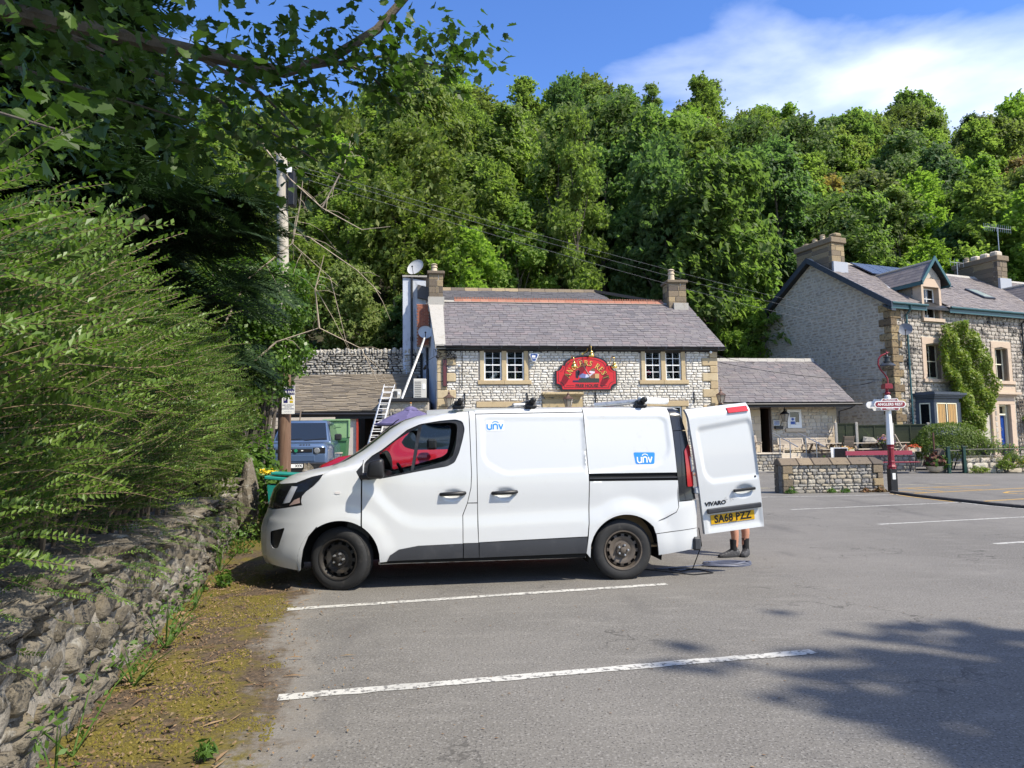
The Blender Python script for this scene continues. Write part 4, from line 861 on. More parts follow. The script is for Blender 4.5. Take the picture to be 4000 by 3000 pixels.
# gable wall of pale rubble
def gz(y): return 8.0 + (11.15 - 8.0) * (y / 4.67 if y < 4.67 else (9.35 - y) / 4.67)
g = MB(); g.prism([(0.02, 0), (0.02, 8.0), (4.67, 11.15), (9.33, 8.0), (9.33, 0)], 0.0, 0.45, plane='yz'); gw = g.build('gable_wall', K['greymortar'], house)
ghol = []
for i in range(22):
 z = 0.2 + i * 0.355; ghol += [(0, 0.62 if i % 2 else 0.34, z, z + 0.355), (9.35 - (0.62 if i % 2 else 0.34), 9.35, z, z + 0.355)]
rc = courses(0.0, 9.35, 0.3, 11.1, (0.1, 0.2), (0.18, 0.6), ghol, 0.05, 63, inside=lambda y, z: z < gz(y) - 0.08)
P = []
RG = Matrix.Rotation(rad(-90), 3, 'Z')
for cy, cz, w, h in rc:
 P.append(TRS(0.012 + R_.uniform(-.008, .006), cy, cz + R_.uniform(-.02, .02), w * R_.uniform(.75, .98), 0.06, h * R_.uniform(.7, 1.0), RG @ Matrix.Rotation(R_.uniform(-.09, .09), 3, 'Y')))
lay(gw, P, RAGBLOCKS, K['greyrubble'], 'rubble_stone', 'rubble_courses', 250, 7)
qm = MB().box(-.5, .5, -.5, .5, -.5, .5).mesh('quoin', K['quoindark'], bevel=0.05)
for i in range(22):
 z = 0.2 + i * 0.355; a, c = (0.34, 0.62) if i % 2 else (0.62, 0.34)
 link('quoin', qm, gw, TRS(a / 2 - 0.05, c / 2 - 0.08, z + 0.177, a + 0.08, c + 0.08, 0.34))
 link('quoin', qm, gw, TRS(0.15, 9.35 - c / 2, z + 0.177, 0.38, c, 0.34))
# front openings
def opening(w, sill=True, lint=0.34, jamb=0.26, m='pinkstone', arch=0.07):
 x0, x1, z0, z1 = w; b = MB()
 b.box(x0 - jamb, x0, -0.085, 0.4, z0, z1); b.box(x1, x1 + jamb, -0.085, 0.4, z0, z1)
 xm = (x0 + x1) / 2
 b.prism([(x0 - jamb, z1 - 0.002), (x0, z1 - 0.002), (xm, z1 + arch), (x1, z1 - 0.002), (x1 + jamb, z1 - 0.002), (x1 + jamb, z1 + lint), (x0 - jamb, z1 + lint)], -0.09, 0.4)
 if sill: b.box(x0 - jamb - 0.05, x1 + jamb + 0.08, -0.17, 0.4, z0 - 0.17, z0 - 0.003)
 b.build('window_surround', K[m], house, bevel=0.008)
for w, c in ((W1, 'cream'), (W2, 'cream')):
 opening(w)
 sash(house, 'sash_window', w[0] + .002, w[1] - .002, w[2] + 0.02, w[3] + 0.05, 0.2, 2, 2, 0.07, 0.03, c, glass='darkglass')
 MB().box(w[0] - .2, w[1] + .2, 0.9, 0.95, w[2], w[3] + .1).build('dark_room', K['black'], house)
MB().box(W1[0] + .07, W1[1] - .07, 0.275, 0.285, 5.0, 5.72).build('window_blind', K['cream'], house)
opening(WD, lint=0.42, jamb=0.16, arch=0.0)
sash(house, 'sash_window', WD[0] + .002, WD[1] - .002, WD[2] + 0.02, WD[3] - 0.01, 0.2, 2, 3, 0.07, 0.03, 'white')
MB().box(WD[0] - .1, WD[1] + .1, 0.9, 0.95, WD[2], WD[3]).build('dark_room', K['black'], house)
# main roof
b = MB(); b.prism([(-0.35, 7.93), (4.67, 11.25), (9.7, 7.93), (9.7, 7.8), (4.67, 11.12), (-0.35, 7.8)], -0.3, 22.0, plane='yz'); hr = b.build('roof', K['black'], house)
sl = (11.25 - 7.93) / 5.02
ps = slope_slates(0, 0, -0.4, 7.95, 4.67, 11.3, 0.2, 0.32, 71, lambda c: (-0.32, 18.0))
ps = [p for p in ps if not (2.0 < p.translation.x < 3.75 and p.translation.y < 1.2) and not (2.0 + p.translation.y * 0.0 < p.translation.x < 3.7 and p.translation.y < 0.6)]
lay(hr, ps, SLATES, K['slatehouse'], 'slate', 'slate_courses', 300, 8, rank=[1.0 / (2 + abs(p.translation.x)) for p in ps])
b = MB()
for i in range(38): b.prism([(4.5, 11.22), (4.67, 11.4), (4.84, 11.22)], -0.3 + i * 0.48, -0.3 + i * 0.48 + 0.47, plane='yz')
b.build('ridge_tiles', K['concrete'], house)
for nm, pts in (('barge_board', [(-0.45, 7.72), (4.67, 11.12), (4.67, 11.42), (-0.45, 8.02)]), ('barge_board', [(4.675, 11.12), (9.8, 7.72), (9.8, 8.02), (4.675, 11.42)])):
 b = MB(); b.prism(pts, -0.38, -0.31, plane='yz'); b.build(nm, K['slateblue'], house)
b = MB(); b.prism([(-0.38, 7.7), (0.1, 7.98), (0.1, 7.88), (-0.38, 7.6)], -0.3, -0.02, plane='yz'); b.build('eaves_return', K['slateblue'], house)
for x0, x1 in ((-0.3, 2.1), (3.7, 18)):
 b = MB(); b.box(x0, x1, -0.36, -0.33, 7.72, 7.94); b.tube([(x0, -0.42, 7.97), (x1, -0.42, 7.97)], 0.06, 8); b.box(x0, x1, -0.33, -0.08, 7.8, 7.83); b.build('gutter', K['teal'] if x0 < 9 else K['bluedoor'], house, smooth=40)
for x0 in (0.95, 9.4):
 b = MB(); b.tube([(x0, -0.42, 7.94), (x0, -0.36, 7.7), (x0, -0.14, 7.5), (x0, -0.14, 0.6)], 0.045, 8)
 for z in (6.9, 5.1, 3.3): b.tube([(x0, -0.14, z), (x0, -0.14, z + 0.1)], 0.06, 8)
 b.build('downpipe', K['teal'] if x0 < 5 else K['black'], house, smooth=40)
# dormers that rise from the front wall
def dormer(x0, paint):
 A = 10.28; xa, xm, xb = x0 - 0.83, x0, x0 + 0.83
 fr = MB(); fr.prism([(xa + .08, 8.0), (xb - .08, 8.0), (xb - .08, 9.35), (xm, 10.12), (xa + .08, 9.35)], 0.42, 0.46); fr.build('dormer_front', K['sootstone'], house)
 b = MB(); b.prism([(xa + .1, 9.44), (xm, 10.1), (xb - .1, 9.44)], -0.05, 0.4); b.build('dormer_gable_stone', K['sootstone'], house)
 b = MB()
 for sx in (xa + 0.1, xb - 0.14): b.add([(sx, 0.0, 8.0), (sx, 0.0, 9.4), (sx, 2.2, 9.4), (sx + .04, 0.0, 8.0), (sx + .04, 0.0, 9.4), (sx + .04, 2.2, 9.4)], [(0, 1, 2), (5, 4, 3), (0, 3, 4, 1), (1, 4, 5, 2), (0, 2, 5, 3)])
 b.build('dormer_cheek', mat('dormer_render', (0.2, 0.17, 0.13), 0.9, layers=[(5, 5, (0.12, 0.1, 0.08), 0.5, 0.75)]), house)
 b = MB(); yb = lambda z: (z - 7.95) / sl - 0.35
 for s in (-1, 1):
  e = (x0 + s * 0.93, 9.2)
  b.add([(x0, -0.3, A), (e[0], -0.3, e[1]), (e[0], yb(e[1]), e[1]), (x0, yb(A), A), (x0, -0.3, A - .08), (e[0], -0.3, e[1] - .08), (e[0], yb(e[1]), e[1] - .08), (x0, yb(A), A - .08)], [(0, 1, 2, 3), (7, 6, 5, 4), (0, 4, 5, 1), (1, 5, 6, 2)])
 dr = b.build('dormer_roof', K['black'], house)
 P = []
 ang = math.atan2(A - 9.2, 0.93)
 for s in (-1, 1):
  n = 6
  for k in range(n):
   c = (k + .5) / n; x = x0 + s * 0.95 * (1 - c); z = 9.2 + (A - 9.2) * c + 0.012; y1 = yb(z); y = -0.32 - (0.15 if k % 2 else 0)
   while y < y1 - 0.05:
    w = R_.uniform(0.28, 0.36); a, e = max(y, -0.32), min(y + w, y1)
    if e - a > 0.05:
     RR = Matrix(((0, -s * math.cos(ang), s * math.sin(ang)), (1, 0, 0), (0, math.sin(ang), math.cos(ang)))).to_3x3()
     if s > 0: RR = RR @ Matrix.Diagonal((-1, 1, 1))
     P.append(TRS(x, (a + e) / 2, z, e - a - .006, 0.25, 0.015, RR))
    y += w
 lay(dr, P, SLATES, K['slatehouse'], 'slate', 'slate_courses', 120, 9)
 b = MB()
 for s in (-1, 1):
  b.add([(x0 + s * 1.0, -0.36, 9.02), (x0 + s * 1.0, -0.36, 9.22), (x0, -0.36, A + .02), (x0, -0.36, A + .26)] + [(x0 + s * 1.0, -0.3, 9.02), (x0 + s * 1.0, -0.3, 9.22), (x0, -0.3, A + .02), (x0, -0.3, A + .26)],
              [(0, 1, 3, 2), (6, 7, 5, 4), (1, 5, 7, 3), (0, 2, 6, 4)])
  b.box(x0 + s * 0.96 - .02, x0 + s * 0.96 + .02, -0.36, 1.5, 9.02, 9.2)
 b.build('dormer_barge_board', K[paint], house)
 b = MB(); b.tube([(x0, -0.3, A + .02), (x0, yb(A), A + .02)], 0.07, 6); b.build('dormer_ridge', K['concrete'], house)
 b = MB(); b.add([(x0 - 0.95, yb(9.2) - 0.1, 9.22), (x0 - 1.15, yb(9.2) - .05, 9.2), (x0 - .1, yb(A) + .1, A + .04), (x0 + .05, yb(A) - .1, A + .03)], [(0, 1, 2, 3)]); b.build('valley_flashing', K['lead'], house)
dormer(2.9, 'teal'); dormer(13.2, 'bluedoor')
# solar panels and skylight on the slates
def roofpt(x, y, up=0.0): return Vector((x, y, 7.97 + (y + 0.4) * (11.3 - 7.95) / 5.07 + up))
spm = MB().box(-.5, .5, -.5, .5, -.5, .5).mesh('solar_panel', mat('solar_cells', (0.03, 0.04, 0.075), 0.22, spec=0.8, layers=[]), bevel=0.0)
pa = math.atan2(11.3 - 7.95, 5.07); RP = Matrix.Rotation(pa, 3, 'X')
cells = MB()
for i in range(4):
 for j in range(6): cells.box(-.46 + i * .235, -.46 + i * .235 + .21, -.47 + j * .158, -.47 + j * .158 + .142, .5, .62)
cem = cells.mesh('solar_cell_grid', mat('solar_cell_blue', (0.09, 0.11, 0.17), 0.18, spec=0.9))
for x in (2.6, 3.62, 4.64, 5.66, 6.68):
 c = roofpt(x + .5, 3.75, 0.16); q = link('solar_panel', spm, house, TRS(c.x, c.y, c.z, 1.0, 1.75, 0.05, RP)); link('cell_grid', cem, q)
for x in (4.9, 5.92, 6.94):
 c = roofpt(x + .2, 2.55, 0.16); q = link('solar_panel', spm, house, TRS(c.x, c.y, c.z, 1.0, 0.85, 0.05, RP)); link('cell_grid', cem, q)
c = roofpt(9.1, 1.75, 0.06); link('skylight', MB().box(-.45, .45, -.65, .65, -.05, .06).mesh('skylight', K['slateblue'], bevel=0.01), house, TRS(c.x, c.y, c.z, 1, 1, 1, RP))
link('skylight_glass', MB().box(-.34, .34, -.54, .54, .06, .068).mesh('skylight_glass', mat('pale_glass', (0.3, 0.36, 0.34), 0.08)), house, TRS(c.x, c.y, c.z, 1, 1, 1, RP))
# chimneys
b = chimney(house, 0.05, 0.95, 3.3, 5.8, 10.2, 11.95, [(0.4, 4.2, 0.4, 0.14), (0.4, 4.75, 0.32, 0.14)], seed=15, cap=0.3)
MB().box(0.25, 0.75, 3.2, 3.7, 12.25, 12.5).build('pot_stump', K['gritstone'], b, bevel=0.08); MB().box(0.25, 0.75, 5.2, 5.6, 12.25, 12.45).build('pot_stump', K['gritstone'], b, bevel=0.08)
MB().box(0.0, 1.0, 3.16, 3.28, 10.0, 10.9).build('lead_flashing', K['lead'], b)
b = chimney(house, 13.1, 14.0, 3.3, 6.0, 10.3, 12.1, [(13.5, 5.4, 0.4, 0.15)], seed=18, cap=0.32)
for y in (3.4, 4.0, 4.6): MB().box(13.25, 13.85, y, y + .45, 12.42, 12.75).build('pot_stump', K['limewarm'], b, bevel=0.08)
MB().box(13.05, 14.05, 3.14, 3.28, 10.1, 11.0).build('lead_flashing', K['lead'], b)
# bay window
bx = [(1.3, -0.02), (1.7, -0.72), (3.4, -0.72), (3.8, -0.02)]
b = MB(); b.prism(bx, 0.4, 2.0, plane='xy'); b.prism(bx, 3.22, 3.42, plane='xy')
def post(p, q, z0, z1, t=0.16):
 b.bar((p[0], p[1], (z0 + z1) / 2), (q[0], q[1], (z0 + z1) / 2), t, z1 - z0)
for (p, q) in (((1.3, -0.02), (1.38, -0.16)), ((1.62, -0.58), (1.7, -0.72)), ((1.7, -0.66), (1.86, -0.66)), ((3.24, -0.66), (3.4, -0.66)), ((3.4, -0.72), (3.48, -0.58)), ((3.72, -0.16), (3.8, -0.02))): post(p, q, 2.0, 3.22, 0.12)
bay = b.build('bay_window', K['slateblue'], house, bevel=0.008)
ex = lambda k: [(1.3 - k * .9, 0.0), (1.7 - k, -0.72 - k), (3.4 + k, -0.72 - k), (3.8 + k * .9, 0.0)]
b = MB(); b.prism(ex(0.10), 3.422, 3.5, plane='xy'); b.prism(ex(0.17), 3.502, 3.58, plane='xy'); b.prism(ex(0.24), 3.582, 3.68, plane='xy'); b.prism(ex(0.05), 3.682, 3.74, plane='xy'); b.build('bay_cornice', K['slateblue'], house)
def pane_frame(p, q, z0, z1, mid):
 a = Vector((p[0], p[1], 0)); c = Vector((q[0], q[1], 0)); u = (c - a).normalized(); L = (c - a).length; b = MB()
 pt = lambda s, z: (a.x + u.x * s, a.y + u.y * s, z)
 for s in ([0.02, L - 0.02] + ([L / 2] if mid else [])): b.bar(pt(s, z0), pt(s, z1), 0.05, 0.05, up=(u.y, -u.x, 0))
 for z in (z0 + .02, z1 - .02): b.bar(pt(0, z), pt(L, z), 0.05, 0.05)
 w = b.build('window', K['cream'], house)
 b = MB(); b.bar(pt(0.03, (z0 + z1) / 2), pt(L - .03, (z0 + z1) / 2), 0.01, z1 - z0 - .05); b.build('pane', K['darkglass'], w)
pane_frame((1.4, -0.17), (1.62, -0.56), 2.03, 3.2, False); pane_frame((1.87, -0.68), (3.23, -0.68), 2.03, 3.2, True); pane_frame((3.48, -0.56), (3.7, -0.17), 2.03, 3.2, False)
b = MB()
cm = mat('ochre_curtain', (0.42, 0.25, 0.09), 0.9)
for x0, x1 in ((1.9, 2.45), (2.62, 3.2)):
 n = 14; vs = []
 for i in range(n + 1):
  x = x0 + (x1 - x0) * i / n; y = -0.69 - 0.012 * math.cos(i * 2.4); vs += [(x, y, 2.08), (x, y, 3.17)]
 b.add(vs, [(2 * i, 2 * i + 2, 2 * i + 3, 2 * i + 1) for i in range(n)])
b.build('curtain', cm, house, smooth=60)
# front doors with heavy stone surrounds
b = MB()
for x0, x1 in ((6.62, 7.18), (8.06, 8.42), (5.3, 5.6)): b.box(x0, x1, -0.12, 0.4, 0.3, 3.2)
b.box(5.3, 8.42, -0.121, 0.4, 3.202, 3.6); b.box(5.2, 8.5, -0.2, 0.4, 3.602, 3.7); b.box(5.1, 8.66, -0.36, 0.4, 3.702, 3.82); b.box(5.25, 8.5, -0.15, 0.4, 3.822, 4.12)
b.build('door_surround', K['pinkstone'], house, bevel=0.01)
b = MB()
for i in range(8): b.box(6.82, 6.98, -0.135, -0.1, 0.9 + i * 0.29, 1.15 + i * 0.29)
b.build('inset_stones', K['sootstone'], house, bevel=0.02)
b = MB(); b.box(7.18, 7.27, 0.1, 0.3, 0.6, 3.2); b.box(7.97, 8.06, 0.1, 0.3, 0.6, 3.2); b.box(7.27, 7.97, 0.09, 0.3, 2.66, 2.74); b.box(7.27, 7.97, 0.09, 0.3, 3.12, 3.2); b.build('door_frame', K['cream'], house)
d = MB().box(7.28, 7.96, 0.2, 0.26, 0.66, 2.66).build('front_door', K['bluedoor'], house)
b = MB()
for x in (7.36, 7.66):
 for z0, z1 in ((0.8, 1.3), (1.55, 2.5)): b.box(x, x + 0.22, 0.185, 0.2, z0, z1)
b.build('door_panel', K['bluedoor'], d, bevel=0.008)
b = MB(); b.box(7.5, 7.74, 0.18, 0.2, 1.38, 1.46); b.tube([(7.62, 0.17, 2.05), (7.56, 0.15, 1.95), (7.62, 0.14, 1.86), (7.68, 0.15, 1.95), (7.62, 0.17, 2.05)], 0.012, 5); b.build('letter_plate', K['steel'], d)
MB().box(7.28, 7.96, 0.25, 0.26, 2.75, 3.11).build('fanlight', K['darkglass'], house)
MB().box(5.62, 6.6, 0.2, 0.26, 0.6, 2.6).build('grey_door', mat('grey_blue_paint', (0.09, 0.11, 0.15), 0.45), house)
MB().box(5.62, 6.6, 0.19, 0.25, 2.6, 2.68).box(5.62, 6.6, 0.21, 0.25, 2.68, 3.2).build('grey_door_fanlight', K['cream'], house)
b = MB()                                             # trellis beside the door
for i in range(8): b.box(8.75 + i * 0.17, 8.78 + i * 0.17, -0.12, -0.1, 0.9, 3.5)
for k in range(14): b.box(8.72, 10.0, -0.135, -0.121, 0.95 + k * 0.19, 0.975 + k * 0.19)
b.build('trellis', K['darkwood'], house)
# satellite dish on the front, chimney aerials
def dish(name, label, loc, rz, r, tilt=20, m=None, arm=True):
 t = thing(name, label, 'satellite dish', loc, rz)
 b = MB(); prof = [(0.001, 0.0)] + [(r * q, 0.22 * r * q * q) for q in (0.25, 0.5, 0.75, 1.0)] + [(r * 1.01, 0.22 * r + .01), (r * 0.98, 0.2 * r - .015), (0.001, -0.02)]
 Rm = Matrix.Rotation(rad(90 - tilt), 3, 'X')
 b.lathe(prof, 22, (0, 0, 0), Rm); b.build('reflector', m or K['steel'], t, smooth=50)
 if arm:
  b = MB(); e = Rm @ Vector((0, -r * 0.35, r * 0.75)); b.tube([Rm @ Vector((0, -r, 0.2 * r)), e], 0.018, 6); b.ball(e, 0.05, 8, 5); b.tube([(0, 0.02, 0), (0, 0.2, -0.05), (0, 0.22, -0.35)], 0.025, 6); b.build('arm', K['black'], t)
 return t
dm = mat('white_dish_paint', (0.6, 0.6, 0.58), 0.5)
dish('satellite_dish', 'dark grey satellite dish beside the downpipe on the tall terraced house', on(*H_, 0.62, -0.3, 6.72), -30, 0.33, 15, mat('grey_dish', (0.17, 0.18, 0.2), 0.5))
dish('satellite_dish', 'big white satellite dish on the roof corner beside the left pub chimney', on(*P_, -1.0, 3.3, 10.6), -25, 0.46, 25, mat('weathered_dish', (0.4, 0.4, 0.39), 0.6))
dish('satellite_dish', 'smaller white satellite dish low on the red brick stack of the pub', on(*P_, -0.55, 3.1, 7.2), 10, 0.36, 20, dm)
def aerial(label, loc, h, w, n, rz):
 t = thing('roof_aerial', label, 'aerial', loc, rz); b = MB(); b.tube([(0, 0, 0), (0, 0, h)], 0.025, 5); b.build('mast', K['steel'], t)
 b = MB(); b.tube([(-w / 2, 0, h - .05), (w / 2, 0, h - .05)], 0.018, 5)
 for i in range(n):
  x = -w / 2 + w * i / (n - 1); b.tube([(x, 0, h - .3), (x, 0, h + .2)], 0.01, 4)
 b.build('aerial_rods', K['steel'], t)
aerial('tall bare television aerial on a mast above the far house chimney', on(*H_, 15.4, 4.6, 11.4), 3.6, 2.6, 14, 20)
aerial('short tee shaped aerial on the roof ridge left of the far chimney', on(*H_, 11.6, 4.7, 11.2), 1.1, 1.2, 4, 20)
# ------------------------------------------------------------------ terrace, bench, walls and signs on the right
R_ = random.Random(13)
def leaf_cloud(n, fn, size, seed, asp=0.6, up=0.4, out=None):
 """n leaf quads: fn(rng, n) -> (centres, outward normals)."""
 r = np.random.RandomState(seed); c, o = fn(r, n)
 nr = o * 0.8 + r.normal(0, 0.55, (n, 3)) + np.array([0, 0, up]); nr /= np.linalg.norm(nr, axis=1)[:, None]
 t = np.cross(nr, r.normal(0, 1, (n, 3))); t /= np.linalg.norm(t, axis=1)[:, None]; s = np.cross(nr, t)
 L = size * r.uniform(0.6, 1.35, n)[:, None]
 V = np.stack([c - t * L * .5, c + s * L * asp * .5 + t * L * .05, c + t * L * .5, c - s * L * asp * .5 + t * L * .05], 1).reshape(-1, 3)
 return V, np.arange(n * 4).reshape(n, 4)
def blob(center, rx, ry, rz, lump=0.25, inner=0.75, low=-0.2):
 def fn(r, n):
  d = r.normal(0, 1, (n, 3)); d /= np.linalg.norm(d, axis=1)[:, None]
  d[:, 2] = np.where(d[:, 2] < low, -d[:, 2] * .5, d[:, 2])
  ph = r.uniform(0, 6, 6); k = 1 + lump * (np.sin(d[:, 0] * 5 + ph[0]) * np.sin(d[:, 1] * 5 + ph[1]) + 0.6 * np.sin(d[:, 2] * 9 + ph[2] + d[:, 0] * 4))
  rad_ = r.uniform(inner ** 3, 1, n) ** (1 / 3)
  c = d * (rad_ * k)[:, None] * np.array([rx, ry, rz]) + np.array(center)
  return c, d
 return fn
def plant(name, label, cat, loc, parts, group=None, rz=0):
 t = thing(name, label, cat, loc, rz, group)
 for pn, V, F, m in parts: link(pn, np_mesh(pn, V, F, m), t)
 return t
def stone_box_wall(name, label, loc, rz, L, T, H, m, seed, hh=(.07, .15), ll=(.12, .34), cop=None, copm='gritstone', cap=300, cat='wall', quoin=None):
 t = thing(name, label, cat, loc, rz); r = random.Random(seed)
 core = MB().box(0, L, 0.04, T - 0.04, -0.1, H).build('wall_core', K['nearmortar'], t)
 hol = []
 if quoin:
  z = 0; k = 0
  while z < H - 0.05:
   h = min(r.uniform(.16, .24), H - z); a = 0.3 if k % 2 else 0.17
   hol += [(0, a, z, z + h), (L - a, L, z, z + h)]; z += h; k += 1
 ps = wall_pieces(courses(0, L, 0, H, hh, ll, hol, 0.012, seed), 0.0, 0.1, r, 0.012, 0.05)
 for cy, cz, w, h in courses(0.02, T - .02, 0, H, hh, ll, (), 0.012, seed + 1): ps.append(TRS(0.05, cy, cz, w, 0.1, h, Matrix.Rotation(rad(-90), 3, 'Z')) if not quoin else TRS(0.06, cy, cz, w, .1, h, Matrix.Rotation(rad(-90), 3, 'Z')))
 lay(core, ps, RAGBLOCKS, K[m], 'stone', 'stone_rubble', cap, seed)
 if quoin:
  qm = MB().box(-.5, .5, -.5, .5, -.5, .5).mesh('quoin', K[quoin], bevel=0.05)
  for a, b_, c, d in hol: link('quoin', qm, core, TRS((a + b_) / 2, 0.09, (c + d) / 2, b_ - a - .01, 0.24, d - c - .01))
  for k, (a, b_, c, d) in enumerate(hol):
   if a == 0: link('quoin', qm, core, TRS(0.1, T - 0.12, (c + d) / 2, 0.26, 0.22, d - c - .01))
 if cop == 'ridge':
  x = -0.05
  while x < L:
   w = min(r.uniform(.3, .75), L + .05 - x); b = MB()
   b.prism([(-0.06, H), (T + .06, H), (T * .5 + .07, H + .2), (T * .5 - .07, H + .2), (-.02, H + .05)][:4], x + .006, x + w - .006, plane='yz')
   b.build('coping_stone', K[copm], t, bevel=0.02); x += w
 elif cop == 'slab':
  x = 0
  while x < L - .05:
   w = min(r.uniform(.5, .9), L - x); MB().box(x + .004, x + w - .004, -0.05, T + .05, H, H + .07).build('coping_stone', K[copm], t, bevel=0.012); x += w
 return t
low = stone_box_wall('low_stone_wall', 'short low rubble wall with ridged coping stones beside the totem lamp post', (7.72, 20.08, 0), 3.2, 2.98, 0.5, 0.8, 'wallrubble', 71, cop='ridge', quoin='gritstone')
stone_box_wall('terrace_wall', 'low rubble wall of the pub terrace left of the steps', (9.2, 33.0, 0), 7.4, 3.75, 0.4, 0.86, 'wallrubble', 73, (.1, .18), (.15, .4), cop='slab', copm='limewarm')
stone_box_wall('terrace_wall', 'low rubble wall of the pub terrace behind the blackboard and red bench', (14.35, 33.55, 0), -30, 4.3, 0.4, 0.86, 'wallrubble', 75, (.1, .18), (.15, .4), cop='slab', copm='limewarm')
b = MB(); b.prism([(9.0, 33.4), (13.0, 33.9), (14.4, 33.9), (17.9, 31.9), (20.4, 33.4), (16.4, 36.5), (9, 35)], 0.2, 0.87, plane='xy'); tag(b.build('terrace_ground', K['concrete']), kind='structure')
st = thing('stone_steps', 'three stone steps up to the terrace between the steel handrails', 'steps', (12.95, 33.0, 0), 7.4)
for i in range(5): MB().box(0.0, 1.4, 0.16 * i, 1.2, 0.06 + 0.165 * i, 0.06 + 0.165 * (i + 1) - .002).build('step', K['limewarm'], st, bevel=0.012)
for x0, lab in ((12.97, 'left galvanised handrail sloping down the pub terrace steps'), (14.22, 'right galvanised handrail sloping down the pub terrace steps')):
 t = thing('handrail', lab, 'handrail', (x0, 33.1, 0), 0, 'steel handrails of the terrace steps')
 b = MB(); b.tube([(-0.3, 0.9, 1.86), (-0.12, 0.6, 1.72), (0.42, -0.35, 1.2)], 0.028, 8); b.build('rail', K['steel'], t, smooth=40)
 for px_, py_, zt in ((-0.08, 0.55, 1.68), (0.2, 0.03, 1.42)): MB().tube([(px_, py_, 0.3), (px_, py_, zt)], 0.028, 8).build('post', K['steel'], t, smooth=40)
# furniture on the terrace
def bench(label, loc, rz, L=1.35, group='slatted wooden benches on the pub terrace', bays=2):
 t = thing('wooden_bench', label, 'bench', loc, rz, group); m = K['greywood']
 for k in range(4): MB().box(0, L, -0.5 + k * .115, -0.5 + k * .115 + .1, 0.42, 0.445).build('seat_slat', m, t)
 for i in range(bays * 9):
  x = 0.07 + (L - .14) * (i + .5) / (bays * 9)
 nb = 7
 for k in range(nb): MB().obox((L / 2, -0.03 + k * .012, 0.52 + k * .058), (L - .1, .018, .042), Matrix.Rotation(rad(-10), 3, 'X')).build('back_slat', m, t)
 for x in (0.03, L / 2, L - .03): MB().bar((x, -.05, .42), (x, 0.06, .98), .06, .05).build('back_post', m, t)
 MB().bar((0, 0.045, .96), (L, 0.045, .96), .05, .08).build('top_rail', m, t)
 for x in (0.03, L - .03):
  MB().box(x - .03, x + .03, -.5, -.44, 0, .64).build('leg', m, t); MB().box(x - .03, x + .03, -.04, .02, 0, .45).build('leg', m, t)
  MB().box(x - .04, x + .04, -.54, .02, .64, .67).build('arm', m, t)
 return t
TZ = 0.88
bench('silvered two seat slatted bench against the annexe wall by the doorway', (13.15, 34.6, TZ - .25), 7.4, 1.35)
bench('silvered slatted bench right of the two seat bench under the notice window', (14.65, 34.75, TZ - .25), 7.4, 1.1)
bench('wooden bench mostly hidden behind the open van door near the annexe', (10.7, 34.1, TZ - .1), 7.4, 1.3)
def picnic(label, loc, rz):
 t = thing('picnic_table', label, 'table', loc, rz, 'wooden picnic tables on the terrace'); m = K['greywood']; dm_ = K['darkwood']
 for k in range(5): MB().box(-.8, .8, -.36 + k * .148, -.36 + k * .148 + .135, .52, .56).build('table_slat', m, t)
 for s in (-1, 1):
  for k in range(2): MB().box(-.8, .8, s * .72 - .13 + k * .135, s * .72 - .13 + k * .135 + .125, .24, .28).build('seat_slat', m, t)
 for x in (-.55, .55):
  for s in (-1, 1): MB().bar((x, s * .62, -.12), (x, s * .2, .52), .05, .09, up=(1, 0, 0)).build('leg', dm_, t)
  MB().box(x - .022, x + .022, -.82, .82, .15, .235).build('brace', dm_, t)
  MB().bar((x, 0, .48), (x * .4, 0, .2), .05, .06).build('brace', dm_, t)
picnic('picnic table just left of the wooden chair on the terrace', (15.1, 33.75, TZ - .08), 14); picnic('picnic table right of the wooden chair in front of the mossy fence', (16.75, 33.5, TZ - .08), 10)
picnic('picnic table behind the purple flower tub', (18.1, 33.4, TZ - .08), 5)
def chair(label, loc, rz, m='darkwood'):
 t = thing('garden_chair', label, 'chair', loc, rz, 'folding wooden chairs on the terrace')
 for k in range(5): MB().box(-.22, .22, -.2 + k * .085, -.2 + k * .085 + .07, .42, .44).build('seat_slat', K[m], t)
 for k in range(6): MB().box(-.22, .22, .2 + k * .015, .222 + k * .015, .5 + k * .075, .56 + k * .075).build('back_slat', K[m], t)
 for x in (-.25, .25):
  MB().bar((x, -.24, 0), (x, .3, .95), .035, .05, up=(1, 0, 0)).build('leg', K[m], t); MB().bar((x, .28, 0), (x, -.22, .45), .035, .05, up=(1, 0, 0)).build('leg', K[m], t)
chair('dark brown wooden chair seen from behind over the flower trough', (15.75, 32.9, TZ - .15), 180); chair('grey slatted chair leaning back beside the red geranium trough', (18.05, 32.75, TZ - .1), 100, 'greywood')
# limestone boulders along the fence
for i, (x, y, s) in enumerate(((16.2, 34.0, .22), (17.35, 33.95, .42), (18.6, 33.6, .3))):
 bm = bmesh.new(); bmesh.ops.create_icosphere(bm, subdivisions=2, radius=s); rr = random.Random(i)
 for v in bm.verts: v.co *= rr.uniform(.72, 1.12); v.co.z *= 1.05
 me = bpy.data.meshes.new('boulder'); bm.to_mesh(me); bm.free(); me.materials.append(K['drystone'])
 o = link('limestone_boulder', me); o.location = (x, y, TZ + s * .55 + .12 * (i == 1)); tag(o, ['small pale boulder left of the fence post behind the tables', 'largest pale limestone boulder standing behind the middle picnic table', 'pale boulder behind the purple flower tub'][i], 'boulder', 'limestone boulders below the fence')
